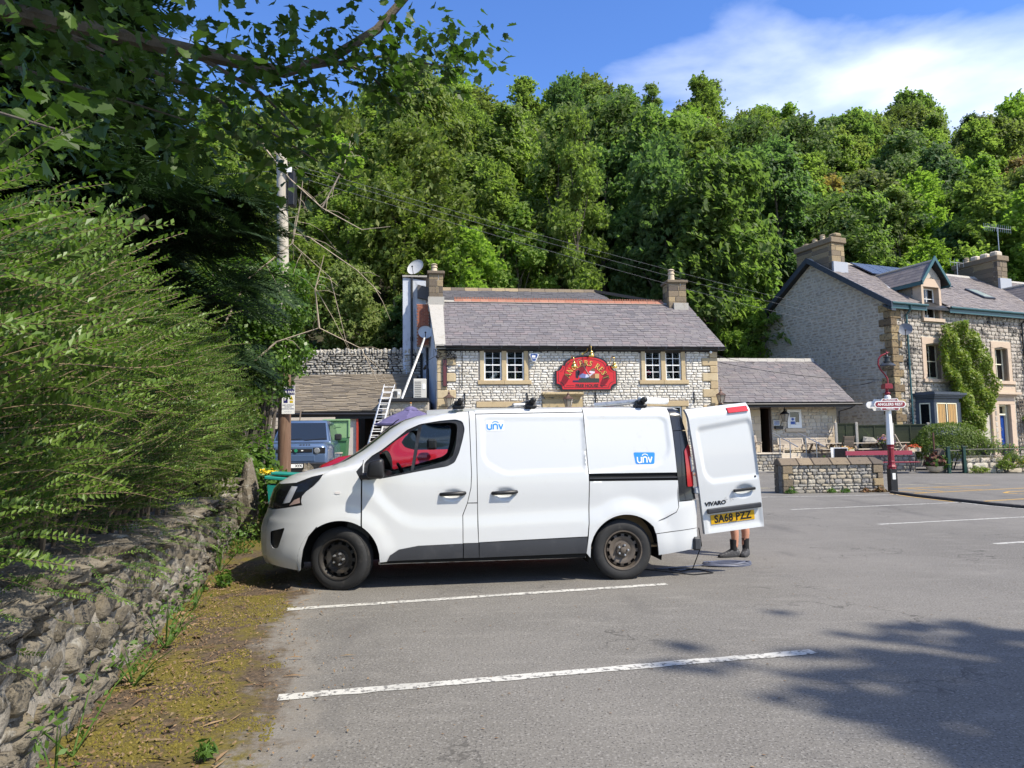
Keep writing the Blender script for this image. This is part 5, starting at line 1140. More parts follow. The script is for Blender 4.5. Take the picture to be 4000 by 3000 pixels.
# feather-edge fence between the pub and the house
fn = thing('panel_fence', 'mossy dark green larch lap fence panels between concrete posts', 'fence', (15.95, 34.35, 0), -9.5)
xs = [0.0, 0.95, 2.58, 4.2]
for i in range(3):
 a, c = xs[i] + .07, xs[i + 1] - .07; zt = 2.3 if i == 0 else 2.2
 n = 9
 for k in range(n):
  z = 0.95 + (zt - .05 - .95) * k / n; MB().obox(((a + c) / 2, 0, z + .08), (c - a, .014, (zt - .95) / n + .03), Matrix.Rotation(rad(5), 3, 'X')).build('slat', K['greenfence'], fn)
 for x in ([a + .02, (a + c) / 2, c - .02] if i else [a + .02, (a + c) / 2, c - .02]): MB().box(x - .02, x + .02, -.035, -.015, .9, zt).build('batten', K['greenfence'], fn)
 MB().box(a, c, -.04, .03, zt - .03, zt + .015).build('cap_rail', K['greenfence'], fn)
for x in xs: MB().box(x - .06, x + .06, -.06, .06, .3, 2.36 if x < 1.5 else 2.28).build('post', K['concrete'], fn, bevel=0.015)
# blackboard
t = thing('a_board', 'black welcome board with white frame standing by the terrace wall', 'sign', (14.5, 31.6, 0.06), -8)
b = MB(); b.obox((0.3, 0, .55), (.6, .03, 1.1), Matrix.Rotation(rad(8), 3, 'X')); b.obox((0.3, .3, .55), (.6, .03, 1.1), Matrix.Rotation(rad(-8), 3, 'X')); b.build('frame', K['enamel'], t)
b = MB(); b.obox((0.3, -.018, .55), (.54, .012, 1.02), Matrix.Rotation(rad(8), 3, 'X')); bd = b.build('blackboard', K['black'], t)
for i, (tx, sz) in enumerate((('Welcome to', .085), ('The Anglers Rest', .078), ('Open everyday', .058), ('11.30am - 11.00pm', .058))):
 z = .98 - i * .13; me = text_mesh('chalk_writing', tx, sz, K['enamel'], 0.001, 0.001); me.transform(Matrix.Rotation(rad(8), 4, 'X')); link('chalk_writing', me, bd, Matrix.Translation((.3, -.028 - (z - .55) * .14 * -1 - .0, z)))
# red slatted bench on iron ends, in front of the terrace wall
t = thing('red_bench', 'long maroon painted bench with black iron ends behind the lamp post', 'bench', (14.75, 30.95, 0.05), -4)
MB().box(0, 2.85, 0.0, .03, .76, .95).build('back_board', mat('faded_maroon_paint', (0.3, 0.045, 0.07), 0.45), t, bevel=0.004)
MB().box(0, 2.95, -.42, -.02, .44, .47).build('seat_board', mat('faded_maroon_seat', (0.3, 0.04, 0.06), 0.45), t, bevel=0.004)
for x in (.25, 1.45, 2.75):
 b = MB(); b.tube([(x, -.4, .44), (x, -.36, .2), (x, -.44, 0)], .02, 6); b.tube([(x, .02, .95), (x, .04, .5), (x, -.05, .25), (x, .1, 0)], .02, 6); b.tube([(x, -.4, .66), (x, -.2, .7), (x, .02, .66)], .018, 6); b.tube([(x, -.4, .66), (x, -.43, .55), (x, -.4, .44), (x, 0, .44)], .018, 6)
 b.build('iron_end', K['iron'], t, smooth=60)
# planters
def trough(label, loc, w, d, h, fm, m, seed, rz=0, n=260, sz=.075, hgt=.14):
 t = thing('flower_trough', label, 'planter', loc, rz)
 MB().box(0, w, 0, d, 0, h).build('trough', K[m], t, bevel=0.02)
 V, F = leaf_cloud(n, blob((w / 2, d / 2, h), w * .52, d * .7, hgt, .3, .4, -0.05), sz, seed); link('petals', np_mesh('petals', V, F, K[fm]), t)
 V, F = leaf_cloud(n, blob((w / 2, d / 2, h - .02), w * .5, d * .6, hgt * .8, .3, .3, -0.05), sz, seed + 1); link('leaves', np_mesh('leaves', V, F, K['weed']), t)
trough('pale stone trough of cream and orange flowers above the blackboard', (14.95, 31.95, .9), .7, .3, .16, 'paleflower', 'dressed', 3)
trough('stone trough of red geraniums at the end of the terrace wall', (18.0, 31.75, .92), .58, .3, .2, 'flowers', 'dressed', 5)
def tub(label, loc, r, h, fm, m, seed, fr=.36, fz=.26, n=420, sz=.07, prof=None):
 t = thing('flower_tub', label, 'planter', loc)
 b = MB(); b.lathe(prof or [(r * .7, 0), (r, h), (r * 1.06, h), (r * 1.06, h + .03), (r * .9, h + .03), (r * .9, h - .05), (.001, h - .05)], 18); b.build('tub', K[m], t, smooth=40)
 V, F = leaf_cloud(n, blob((0, 0, h + fz * .5), fr, fr, fz, .25, .6, -.4), sz, seed); link('petals', np_mesh('petals', V, F, K[fm]), t)
 V, F = leaf_cloud(n, blob((0, 0, h + fz * .35), fr * .92, fr * .92, fz, .25, .4, -.6), sz, seed + 1); link('leaves', np_mesh('leaves', V, F, K['weed']), t)
tub('black tub of purple and orange flowers on the terrace behind the lamp post', (17.35, 32.45, .9), .2, .42, 'purpleflower', 'black', 7)
K['potgrass'] = leafmat('red_brown_grass', [(0.14, 0.06, 0.045), (0.19, 0.09, 0.06), (0.1, 0.045, 0.04)], .25, .7)
tub('round stone bowl of bushy red brown grass by the iron bench end', (18.45, 30.55, .05), .3, .26, 'potgrass', 'dressed', 9, .36, .36, 900, .16, prof=[(.2, 0), (.3, .08), (.33, .2), (.36, .26), (.3, .26), (.001, .2)])
t = thing('terracotta_pot', 'small empty terracotta pot beside the red geranium trough', 'pot', (17.85, 31.7, .93)); MB().lathe([(.06, 0), (.09, .14), (.1, .14), (.1, .17), (.08, .17), (.07, .1), (.001, .1)], 14).build('pot', K['terracotta'], t, smooth=40)
# rusty post, stone gatepost, garden gate, railings and garden wall
t = thing('rusty_pole', 'thin rust brown pole beside the end of the panel fence', 'post', (18.95, 31.4, 0)); MB().tube([(0, 0, 0), (0, 0, 1.78)], .035, 7).build('pole', mat('rust_brown_paint', (0.11, 0.05, 0.035), 0.8), t)
bm = bmesh.new(); bmesh.ops.create_cube(bm, size=1); bmesh.ops.subdivide_edges(bm, edges=bm.edges, cuts=3, use_grid_fill=True); rr = random.Random(4)
for v in bm.verts:
 v.co = Vector((v.co.x * .34 * (1 + .12 * rr.uniform(-1, 1)), v.co.y * .3 * (1 + .12 * rr.uniform(-1, 1)), (v.co.z + .5) * 1.08))
 if v.co.z > .95: v.co.x *= .7; v.co.z -= .1 * abs(v.co.x) / .2
me = bpy.data.meshes.new('gatepost'); bm.to_mesh(me); bm.free(); me.materials.append(K['gritstone'])
o = link('stone_gatepost', me); o.location = (18.62, 30.5, 0); tag(o, 'rough weathered stone gatepost left of the iron garden gate', 'gatepost')
for x, lab in ((18.82, 'dark green square post left of the garden gate'), (19.5, 'dark green square post right of the garden gate')):
 t = thing('gate_post', lab, 'post', (x, 30.2, 0), 0, 'dark green gate posts'); MB().box(-.06, .06, -.06, .06, 0, 1.1).build('post', K['darkgreen'], t, bevel=.006); MB().box(-.08, .08, -.08, .08, 1.1, 1.15).build('cap', K['darkgreen'], t, bevel=.01)
t = thing('garden_gate', 'black wrought iron garden gate between dark green posts', 'gate', (18.9, 30.2, 0))
b = MB(); b.tube([(0, 0, .08), (.53, 0, .08)], .014, 5); b.tube([(0, 0, .98), (.53, 0, .98)], .014, 5); b.tube([(0, 0, .5), (.53, 0, .5)], .01, 5); b.tube([(0, 0, .05), (0, 0, 1.02)], .014, 5); b.tube([(.53, 0, .05), (.53, 0, 1.02)], .014, 5); b.build('gate_frame', K['iron'], t)
for i in range(8): MB().tube([(.06 + i * .059, 0, .08), (.06 + i * .059, 0, .98)], .008, 4).build('bar', K['iron'], t)
stone_box_wall('garden_wall', 'low mossy sandstone garden wall under the iron railings', (19.6, 30.2, 0), 2, 8.0, .35, .66, 'limewarm', 79, (.2, .3), (.4, .9), cop=None)
b = MB(); V = []
tt = bpy.data.objects.get('garden_wall')
V, F = leaf_cloud(2600, lambda r, n: (np.stack([r.uniform(0, 8, n), r.uniform(-.05, .4, n), .66 + r.normal(0, .03, n) - .12 * (r.uniform(0, 1, n) ** 3)], 1), np.tile([0, -.5, .8], (n, 1))), .05, 5); o = link('moss_cap', np_mesh('moss_cap', V, F, K['mossgreen']), tt)
t = thing('iron_railings', 'black iron railings with hoops on the mossy garden wall', 'railings', (19.65, 30.35, .66), 2)
b = MB(); b.tube([(0, 0, .06), (8, 0, .06)], .014, 5); b.tube([(0, 0, .36), (8, 0, .36)], .014, 5); b.build('rail', K['iron'], t)
bm1 = MB().tube([(0, 0, 0), (0, 0, .5)], .011, 4).mesh('bar', K['iron']);
hp = MB().tube([(.075 * math.cos(a), 0, .21 + .13 * math.sin(a)) for a in np.linspace(0, 2 * math.pi, 13)], .011, 4).mesh('hoop', K['iron'])
fm_ = MB().lathe([(.001, .56), (.02, .53), (.012, .5), (.03, .47), (.001, .46)], 6).mesh('finial', K['iron'])
for i in range(34):
 link('bar', bm1, t, Matrix.Translation((.1 + i * .235, 0, 0))); link('hoop', hp, t, Matrix.Translation((.217 + i * .235, 0, 0)))
 if i % 2 == 0: link('finial', fm_, t, Matrix.Translation((.1 + i * .235, 0, 0)))
# garden plants
def shrub(name, label, loc, rx, ry, rz, n, size, m, seed, group=None, lump=.12, inner=.72, core=True, extra=None, up=.3, cat='shrub'):
 parts = []
 V, F = leaf_cloud(n, blob((0, 0, 0), rx, ry, rz, lump, inner, -.35), size, seed, .6, up); parts.append(('foliage', V, F, K[m]))
 if extra: V, F = leaf_cloud(extra[1], blob((0, 0, 0), rx, ry, rz, lump, .95, -.1), extra[2], seed + 1); parts.append(('flower_heads', V, F, K[extra[0]]))
 t = plant(name, label, cat, loc, parts, group)
 b = MB(); r = random.Random(seed)
 for i in range(7):
  a = r.uniform(0, 6.28); b.tube([(0, 0, -rz * .9), (math.cos(a) * rx * .4, math.sin(a) * ry * .4, 0), (math.cos(a) * rx * .75, math.sin(a) * ry * .75, rz * .5)], [.03, .02, .008], 5)
 b.build('stem', K['bark'], t)
 return t
shrub('clipped_shrub', 'large clipped dome shaped green shrub in front of the bay window', (20.3, 32.4, 1.0), 1.75, 1.1, 1.3, 15000, .085, 'clipped', 21, lump=.05, inner=.88)
shrub('clipped_shrub', 'low spreading green hedge top behind the fence left of the dome shrub', (18.9, 35.0, 1.9), 1.2, .5, .3, 2500, .08, 'clipped', 22)
shrub('garden_shrub', 'lanky rose bush with pale blooms between dome shrub and railings', (21.5, 31.6, 1.0), .55, .5, .8, 800, .09, 'thorn', 23, extra=('enamel', 8, .1), lump=.35, inner=.3)
shrub('garden_shrub', 'small dark round shrub spilling over the garden wall', (21.35, 29.9, .62), .3, .3, .3, 1400, .05, 'clipped', 24)
shrub('garden_shrub', 'yellow green fluffy shrub in front of the garden wall', (20.95, 29.75, .3), .35, .3, .4, 1400, .06, 'wisteria', 25, lump=.3)
shrub('garden_shrub', 'shrub with yellow flowers at the right end of the garden wall', (21.8, 29.6, .35), .5, .35, .42, 1800, .06, 'thorn', 26, extra=('yellowflower', 110, .05), lump=.3)
shrub('garden_shrub', 'low pale ground plant at the foot of the garden wall by the gate', (19.95, 29.9, .1), .4, .25, .2, 700, .06, 'wisteria', 27, lump=.3)
shrub('garden_shrub', 'grassy green plants beside the red brown grass bowl', (18.75, 30.35, .35), .25, .2, .42, 500, .14, 'weed', 28, lump=.3, inner=.2, up=.1)
shrub('garden_shrub', 'leafy green plant at the foot of the blackboard', (14.2, 31.9, .35), .22, .2, .38, 380, .09, 'weed', 29, lump=.3)
shrub('garden_shrub', 'orange and white flowers behind the railings by the blue door', (23.4, 33.2, .9), .7, .4, .35, 700, .08, 'weed', 30, extra=('flowers', 60, .07), lump=.3)
t = shrub('hanging_basket', 'trailing hanging basket on the trellis right of the blue door', on(*H_, 9.05, -0.35, 2.45), .35, .3, .22, 500, .07, 'weed', 31, extra=('paleflower', 40, .05), cat='planter')
b = MB(); b.lathe([(.001, -.28), (.16, -.2), (.22, -.02), (.2, 0), (.001, 0)], 12); b.build('basket', K['pole'], t)
# creeper climbing the house front
def creeper_fn(poly, y0, thick):
 P2 = np.array(poly);
 def fn(r, n):
  out = []
  lo, hi = P2.min(0), P2.max(0)
  while len(out) < n:
   q = r.uniform(lo, hi, (n * 2, 2)); x, z = q[:, 0], q[:, 1]; ins = np.zeros(len(q), bool); j = len(P2) - 1
   for i in range(len(P2)):
    c = ((P2[i, 1] > z) != (P2[j, 1] > z)) & (x < (P2[j, 0] - P2[i, 0]) * (z - P2[i, 1]) / (P2[j, 1] - P2[i, 1] + 1e-9) + P2[i, 0]); ins ^= c; j = i
   out += q[ins].tolist()
  q = np.array(out[:n]); u = r.uniform(0, 1, n)
  lump = .5 + .5 * np.sin(q[:, 0] * 4.1 + 1) * np.sin(q[:, 1] * 3.3)
  y = y0 - thick * (.35 + .65 * lump) * (.25 + .75 * np.sqrt(u))
  return np.stack([q[:, 0], y, q[:, 1]], 1), np.tile([-.25, -.85, .3], (n, 1))
 return fn
cp = [(2.75, 6.3), (3.2, 7.1), (4.2, 7.3), (5.0, 6.9), (5.8, 6.2), (5.95, 5.2), (6.2, 4.3), (6.5, 3.5), (5.9, 2.9), (5.2, 1.8), (4.0, 2.2), (3.6, 3.4), (2.95, 4.4), (2.6, 5.5)]
t = thing('wall_creeper', 'bright yellow green creeper climbing between the windows of the house front', 'climber', (19.58, 35.51, -0.116), 21.6); t.scale = (1.076,) * 3
V, F = leaf_cloud(15000, creeper_fn(cp, -0.1, .95), .15, 33, .5, .35); link('foliage', np_mesh('foliage', V, F, K['wisteria']), t)
b = MB()
for i in range(5): b.tube([(4.6 + i * .08, -.12, .5), (4.5 + i * .05, -.2, 2.2), (4.2 + i * .25, -.25, 4.5), (3.9 + i * .35, -.2, 6.4)], [.05, .04, .03, .01], 6)
b.build('stem', K['bark'], t)
# weeds at the foot of the low wall
K['dryweed'] = leafmat('dry_red_weed', [(0.16, 0.07, 0.04), (0.2, 0.11, 0.05), (0.12, 0.1, 0.04)], .2, .8)
for i, (x, s, m, lab) in enumerate(((7.9, .14, 'weed', 'flat green weed at the near corner of the low wall'), (9.1, .1, 'weed', 'small green weed in the middle of the low wall foot'), (9.5, .09, 'weed', 'second small green weed along the low wall foot'), (10.1, .1, 'dryweed', 'thin reddish dry weed near the end of the low wall'), (10.5, .15, 'dryweed', 'tangled red brown dry weed beside the lamp post base'))):
 V, F = leaf_cloud(110, blob((0, 0, 0), s * 1.4, s * .7, s, .3, .2, 0), .09, 40 + i, .4); plant('wall_weed', lab, 'weed', (x, 19.98 + (x - 7.9) * .05, .03), [('leaves', V, F, K[m])], 'weeds at the foot of the low wall')
# maroon and white totem lamp post with station style signs
t = thing('totem_lamp_post', 'maroon and white cast lamp post with swan neck arm and station name signs', 'lamp post', (10.96, 20.25, 0), 0)
def octo(b, prof, n=8, mi=0): b.lathe(prof, n, (0, 0, 0), Matrix.Rotation(rad(22.5), 3, 'Z'), mi)
MB().box(-.1, .1, -.1, .1, 0, .66).build('timber_foot', K['black'], t, bevel=.008)
b = MB(); octo(b, [(.001, .66), (.115, .66), (.115, .7), (.13, .72), (.1, .78), (.09, .84), (.1, .86), (.085, .9), (.085, 1.22), (.1, 1.25), (.085, 1.29), (.1, 1.33), (.105, 1.36), (.001, 1.36)]); b.build('lower_shaft', K['postred'], t)
b = MB(); octo(b, [(.001, 1.362), (.095, 1.362), (.075, 2.35), (.06, 2.42), (.001, 2.42)]); b.build('white_shaft', K['enamel'], t)
b = MB(); b.lathe([(.03, 2.42), (.05, 2.5), (.03, 2.58), (.06, 2.62), (.04, 2.66), (.085, 2.68), (.09, 2.76), (.05, 2.8), (.001, 2.8)], 12); b.build('white_finial', K['enamel'], t, smooth=40)
b = MB(); b.lathe([(.001, 2.8), (.06, 2.8), (.09, 2.85), (.05, 2.9), (.05, 2.98)], 8); b.box(-.115, .115, -.115, .115, 2.98, 3.1); b.box(-.1, .1, -.1, .1, 3.102, 3.13); b.build('lamp_box', K['postred'], t, bevel=.006)
b = MB(); b.tube([(.28, 0, 2.71), (-.28, 0, 2.71)], .012, 5); b.ball((.28, 0, 2.71), .022); b.ball((-.28, 0, 2.71), .022); b.build('ladder_bar', K['iron'], t)
b = MB(); b.tube([(.03, 0, 3.12), (.03, 0, 3.28), (-.05, 0, 3.42), (-.16, 0, 3.55), (-.22, 0, 3.7), (-.2, 0, 3.86), (-.12, 0, 3.96), (-.02, 0, 4.0), (.06, 0, 4.02)], .024, 7); b.ball((.05, 0, 4.03), .035); b.tube([(.05, 0, 4.0), (.05, 0, 4.1)], .015, 5); b.tube([(.05, 0, 4.04), (.13, 0, 4.06)], .012, 5); b.build('swan_neck', K['postred'], t, smooth=60)
b = MB(); b.lathe([(.02, 3.99), (.04, 3.94), (.1, 3.93), (.1, 3.9), (.07, 3.89), (.07, 3.8), (.11, 3.79), (.11, 3.77), (.08, 3.76), (.16, 3.72), (.22, 3.67), (.225, 3.65), (.15, 3.68), (.001, 3.7)], 20, (.05, 0, 0)); b.build('lamp_shade', mat('dark_grey_enamel', (0.03, 0.034, 0.038), 0.35), t, smooth=30)
MB().ball((.05, 0, 3.66), .05).build('lamp_bulb', K['lampglass'], t, smooth=True)
def capsule(w, h, n=8):
 r = h / 2; return [(w / 2 - r + r * math.cos(a), r * math.sin(a)) for a in np.linspace(-math.pi / 2, math.pi / 2, n)] + [(-w / 2 + r + r * math.cos(a), r * math.sin(a)) for a in np.linspace(math.pi / 2, 3 * math.pi / 2, n)]
def signplate(off, y, back):
 m = K['enamel']; ex_ = lambda w, h, z: [(p[0] + off, p[1] + z) for p in capsule(w, h)]
 b = MB(); b.prism(ex_(.92, .2, 2.52), y, y + .03); b.prism([(off - .26, 2.62), (off + .26, 2.62), (off + .22, 2.69), (off - .22, 2.69)], y + .001, y + .029); b.prism([(off - .25, 2.35), (off + .25, 2.35), (off + .28, 2.42), (off - .28, 2.42)], y + .001, y + .029)
 s = b.build('name_sign', m, t)
 if not back:
  b = MB(); b.prism(ex_(.86, .15, 2.52), y - .004, y - .001); b.prism([(off - .23, 2.625), (off + .23, 2.625), (off + .2, 2.675), (off - .2, 2.675)], y - .004, y - .001); b.prism([(off - .23, 2.36), (off + .23, 2.36), (off + .25, 2.41), (off - .25, 2.41)], y - .004, y - .001); b.build('sign_face', K['postred'], s)
  write('lettering', 'ANGLERS REST', .108, K['enamel'], s, (off, y - .006, 2.52), bold=.0025, spacing=1.02, extrude=.001)
  write('lettering', 'MILLERS DALE', .05, K['enamel'], s, (off, y - .006, 2.65), bold=.001, extrude=.001); write('lettering', 'TIDESWELL', .05, K['enamel'], s, (off, y - .006, 2.385), bold=.001, extrude=.001)
signplate(.0, -.12, False); signplate(-.12, .1, True)
MB().box(-.045, .045, -.108, -.1005, .36, .54).build('paper_notice', K['enamel'], t)
# ------------------------------------------------------------------ yard between the boundary wall and the pub
R_ = random.Random(17)
ZY = 0.92
# shed with stone slate roof, its dark open front
shed = thing('stone_shed', 'low shed with brown stone slate roof and dark open front left of the pub', 'building', (-10.6, 31.5, ZY), 2.0)
b = MB(); b.box(0, 3.2, 0, .3, 0, 2.1); b.box(3.2, 3.5, 0.0, .3, 0, 2.1); b.box(4.9, 6.7, .2, .5, 0, 2.1); b.box(0, 6.7, 4.4, 4.7, 0, 4.0); b.box(-.05, 0.2, 0, 4.6, 0, 2.3); b.build('shed_wall', K['mortar'], shed)
b = MB(); b.prism([(-.15, 2.12), (4.3, 4.2), (4.3, 4.05), (-.15, 1.97)], -.3, 5.9, plane='yz'); sr = b.build('roof', K['black'], shed)
P = slope_slates(0, 0, -.2, 2.13, 4.3, 4.25, .165, .5, 91, lambda c: (-.35, 5.9), t=.05, gapx=.012)
lay(sr, P, SLATES, K['stoneslate'], 'stone_slate', 'stone_slate_courses', 300, 11)
b = MB(); b.tube([(-.3, -.22, 2.06), (6.2, -.22, 2.0)], .07, 7); b.box(-.3, 6.2, -.16, -.12, 1.82, 2.1); b.build('gutter', K['black'], shed)
MB().box(3.5, 4.9, 2.2, 2.3, 0, 2.1).build('dark_interior', K['brownwood'], shed)
MB().box(3.52, 3.6, -.12, .0, 0, 2.05).build('door_post', mat('red_door_paint', (.35, .04, .02), .5), shed); MB().box(4.75, 4.85, .1, .2, 0, 2.0).build('inner_door_post', mat('dark_red_paint', (.2, .01, .015), .5), shed)
b = MB();
for k in range(3): b.box(-.3, 2.6, -.3 - .01 * k, -.26, 1.4 + k * .17, 1.56 + k * .17)
b.build('fascia_board', K['greywood'], shed)
# flat-roofed block between shed and pub
fb = thing('flat_roof_outbuilding', 'small flat roofed stone block with air conditioners on top beside the pub', 'building', (-5.9, 31.3, ZY), 4)
core = MB().box(0, 2.1, .1, 4, 0, 2.55).build('block_wall', K['mortar'], fb)
lay(core, wall_pieces(courses(0, 2.1, 0, 2.5, (.12, .18), (.2, .45), (), .015, 5), .05, .1, R_), BLOCKS, K['wallrubble'], 'stone', 'stone_courses', 120, 3)
MB().box(-.15, 2.12, -.1, 4, 2.552, 2.7).build('flat_roof', K['black'], fb, bevel=.02)
def ac(label, x, y, w, h, rz):
 q = thing('air_conditioner', label, 'air conditioner', (x, y, ZY + 2.7), rz, 'air conditioning units on the flat roof'); MB().box(0, w, 0, .32, .06, h).build('casing', mat('ac_beige', (.5, .48, .42), .6), q, bevel=.02)
 b = MB()
 for i in range(9): b.box(.06, w * .6, -.012, .0, .12 + i * (h - .2) / 9, .14 + i * (h - .2) / 9)
 b.build('grille', K['black'], q); MB().box(w * .7, w * .92, -.014, 0, h * .5, h * .75).build('label_plate', K['white'], q); MB().box(.02, .08, .02, .3, 0, .06).box(w - .08, w - .02, .02, .3, 0, .06).build('foot', K['black'], q)
ac('larger beige air conditioner close to the white pub side', -4.55, 31.9, .6, .95, 8); ac('smaller beige air conditioner behind the ladder top', -5.6, 32.2, .42, .5, 4)
# dry stone wall above the shed
dw = thing('dry_stone_wall', 'grey dry stone wall with upright coping stones above the shed roof', 'wall', (-11.3, 36.3, 3.0), 0)
core = MB().box(0, 6.6, .1, .6, -2, 3.35).build('wall_core', mat('dark_gap', (.03, .028, .025), .95), dw)
lay(core, wall_pieces(courses(0, 6.5, 1.6, 3.3, (.07, .17), (.14, .5), (), .02, 6), .02, .2, R_, .04, .12), RAGBLOCKS, K['drystone'], 'stone', 'stone_rubble', 300, 12)
x = 0.6
while x < 6.4:
 w = R_.uniform(.13, .26); h = R_.uniform(.26, .4); link('coping_stone', np_mesh('coping_stone', *RAGBLOCKS[R_.randrange(12)], K['drystone']), dw, TRS(x + w / 2, .25, 3.3 + h / 2, h, .4, w * .9, Matrix.Rotation(rad(90 + R_.uniform(-16, 10)), 3, 'Y'))); x += w
# ladders
def ladder(label, base, top, w, rungs, rz, double=False, m='alu', group='aluminium ladders by the pub'):
 q = thing('ladder', label, 'ladder', base, rz, group); d = Vector(top) - Vector(base); d = Matrix.Rotation(rad(-rz), 3, 'Z') @ d; L = d.length
 for s in ((0,) if not double else (0, 1)):
  off = Vector((0.0, -.09 * s, 0.0)); k1 = 1.0 if s == 0 else .93
  for x in (-w / 2, w / 2):
   xx = x * (1 if s == 0 else .84); MB().bar(Vector((xx, 0, 0)) + off, d * k1 + Vector((xx, 0, 0)) + off, .07, .028, up=(1, 0, 0)).build('stile', K[m], q)
  for i in range(rungs):
   c = d * k1 * ((i + .6) / rungs) + off; MB().tube([c + Vector((-w / 2, 0, 0)), c + Vector((w / 2, 0, 0))], .02, 6).build('rung', K[m], q)
ladder('extended aluminium double ladder leaning over the dark shed doorway', (-5.75, 27.6, .78), (-5.06, 28.6, 4.02), .42, 13, 12, True)
ladder('single aluminium ladder from the flat roof up to the pub chimney stack', (-5.1, 32.0, 3.66), (-4.2, 33.4, 6.7), .1, 11, -60)
ladder('old brown wooden ladder standing behind the green bin', (-8.55, 26.5, .7), (-8.5, 27.2, 3.0), .45, 6, 0, False, 'darkwood')
q = thing('step_ladder', 'white folding step ladder beside the red door post', 'ladder', (-6.75, 27.2, .75), 10);
for x in (-.2, .2): MB().bar((x, 0, 0), (x * .7, .4, 1.6), .05, .03, up=(1, 0, 0)).build('stile', K['white'], q)
for i in range(5): MB().box(-.19 + i * .01, .19 - i * .01, i * .08 - .06 + .1, i * .08 + .16, .25 + i * .28, .28 + i * .28).build('tread', K['white'], q)
# parasol
q = thing('parasol', 'faded purple garden parasol behind the van', 'parasol', (-3.95, 27.0, .7), 0); b = MB(); n = 8; R1 = 1.42
K['parasol'] = mat('faded_purple_canvas', (.115, .098, .2), .85, leaf=.15, layers=[(4, 4, (.2, .17, .32), .5, .8)])
b = MB(); vs = [(0, 0, 2.28)]
for k, (r, z) in enumerate(((.22, 2.2), (.9, 1.92), (R1, 1.66), (R1 + .01, 1.6))):
 for i in range(n * 2):
  a = i * math.pi / n; rr = r * (1 if i % 2 == 0 else .955); vs.append((rr * math.cos(a), rr * math.sin(a), z - (0 if i % 2 == 0 else .02)))
m2 = n * 2; fs = [(0, 1 + i, 1 + (i + 1) % m2) for i in range(m2)] + [(1 + k * m2 + i, 1 + (k + 1) * m2 + i, 1 + (k + 1) * m2 + (i + 1) % m2, 1 + k * m2 + (i + 1) % m2) for k in range(3) for i in range(m2)]
b.add(vs, fs); b.build('canopy', K['parasol'], q)
b = MB(); b.lathe([(.3, 2.17), (.2, 2.27), (.03, 2.33), (.001, 2.34)], 16); b.build('vent', K['parasol'], q); MB().tube([(0, 0, 0), (0, 0, 2.42)], .025, 7).build('pole', K['greywood'], q); MB().ball((0, 0, 2.45), .035).build('finial', mat('orange_finial', (.5, .2, .05), .5), q)
b = MB();
for i in range(10): b.obox((-.62 - i * .06, -.72 + i * .02, 1.83 - i * .016), (.035, .01, .05), Matrix.Rotation(rad(-40), 3, 'X'))
b.build('faded_lettering', K['enamel'], q)
# green wheelie bin with open lid, crate on a table
q = thing('wheelie_bin', 'big green commercial wheelie bin with its lid thrown open', 'bin', (-6.95, 25.0, .62), 6); m = mat('bin_green', (.04, .13, .05), .5, layers=[(3, 5, (.06, .16, .08), .5, .8)]); ml = mat('bin_lid_inside', (.2, .34, .16), .5, layers=[(5, 5, (.13, .24, .11), .5, .75)])
b = MB(); b.add([(.06, .06, 0), (.9, .06, 0), (.9, .8, 0), (.06, .8, 0), (0, 0, 1.15), (.96, 0, 1.15), (.96, .86, 1.2), (0, .86, 1.2)], [(0, 1, 5, 4), (1, 2, 6, 5), (2, 3, 7, 6), (3, 0, 4, 7), (0, 3, 2, 1)]); b.build('body', m, q)
b = MB(); b.box(-.03, .99, -.04, .0, 1.08, 1.16); b.build('rim', m, q, bevel=.01)
b = MB(); b.box(-.02, .98, .86, .9, 1.2, 1.9); b.box(-.02, .04, .8, .86, 1.22, 1.88); b.box(.92, .98, .8, .86, 1.22, 1.88); b.box(.04, .92, .8, .86, 1.84, 1.9); b.box(.3, .66, .845, .86, 1.6, 1.72); b.build('lid', ml, q, bevel=.012)
q2 = thing('yard_table', 'small grey table holding a blue crate in front of the green bin', 'table', (-6.75, 24.2, .6), 4); MB().box(0, .75, 0, .5, .66, .7).build('table_top', K['greywood'], q2)
for x in (.05, .7):
 for y in (.05, .45): MB().box(x - .025, x + .025, y - .025, y + .025, 0, .66).build('leg', K['steel'], q2)
q3 = thing('blue_crate', 'pale blue plastic crate on the small yard table', 'crate', (-6.62, 24.25, 1.3), 4); MB().box(0, .44, 0, .3, 0, .2).build('body', mat('pale_blue_plastic', (.16, .32, .45), .4), q3, bevel=.02); MB().box(-.02, .46, -.02, .32, .2, .26).build('lid', K['black'], q3)
# telegraph pole with the car park sign
tp = thing('telegraph_pole', 'tall wooden telegraph pole, brown at the foot and bleached at the top', 'pole', (-5.02, 15.35, 0));
b = MB(); b.tube([(0, 0, -.1), (-.01, 0, 1.5), (-.03, 0, 3.2)], [.145, .14, .136], 14); b.build('lower_pole', K['pole'], tp, smooth=50)
b = MB(); b.tube([(-.03, 0, 3.2), (-.1, 0, 5.6), (-.17, 0, 8.2)], [.136, .125, .118], 14); b.build('upper_pole', K['poletop'], tp, smooth=50)
b = MB(); b.box(-.06, .1, -.15, -.11, 7.7, 7.85); b.tube([(-.2, -.16, 7.82), (-.05, -.16, 7.82)], .02, 5); b.tube([(-.12, -.16, 7.9), (-.12, -.16, 7.7)], .015, 5); b.build('insulator', K['white'], tp)
MB().box(.02, .16, -.12, .1, 6.95, 7.75).build('junction_box', K['black'], tp, bevel=.015)
sg = thing('car_park_sign', 'white and navy private car park sign fixed to the telegraph pole', 'sign', (-4.91, 15.2, 2.24), 3); nv = mat('sign_navy', (.02, .02, .12), .5)
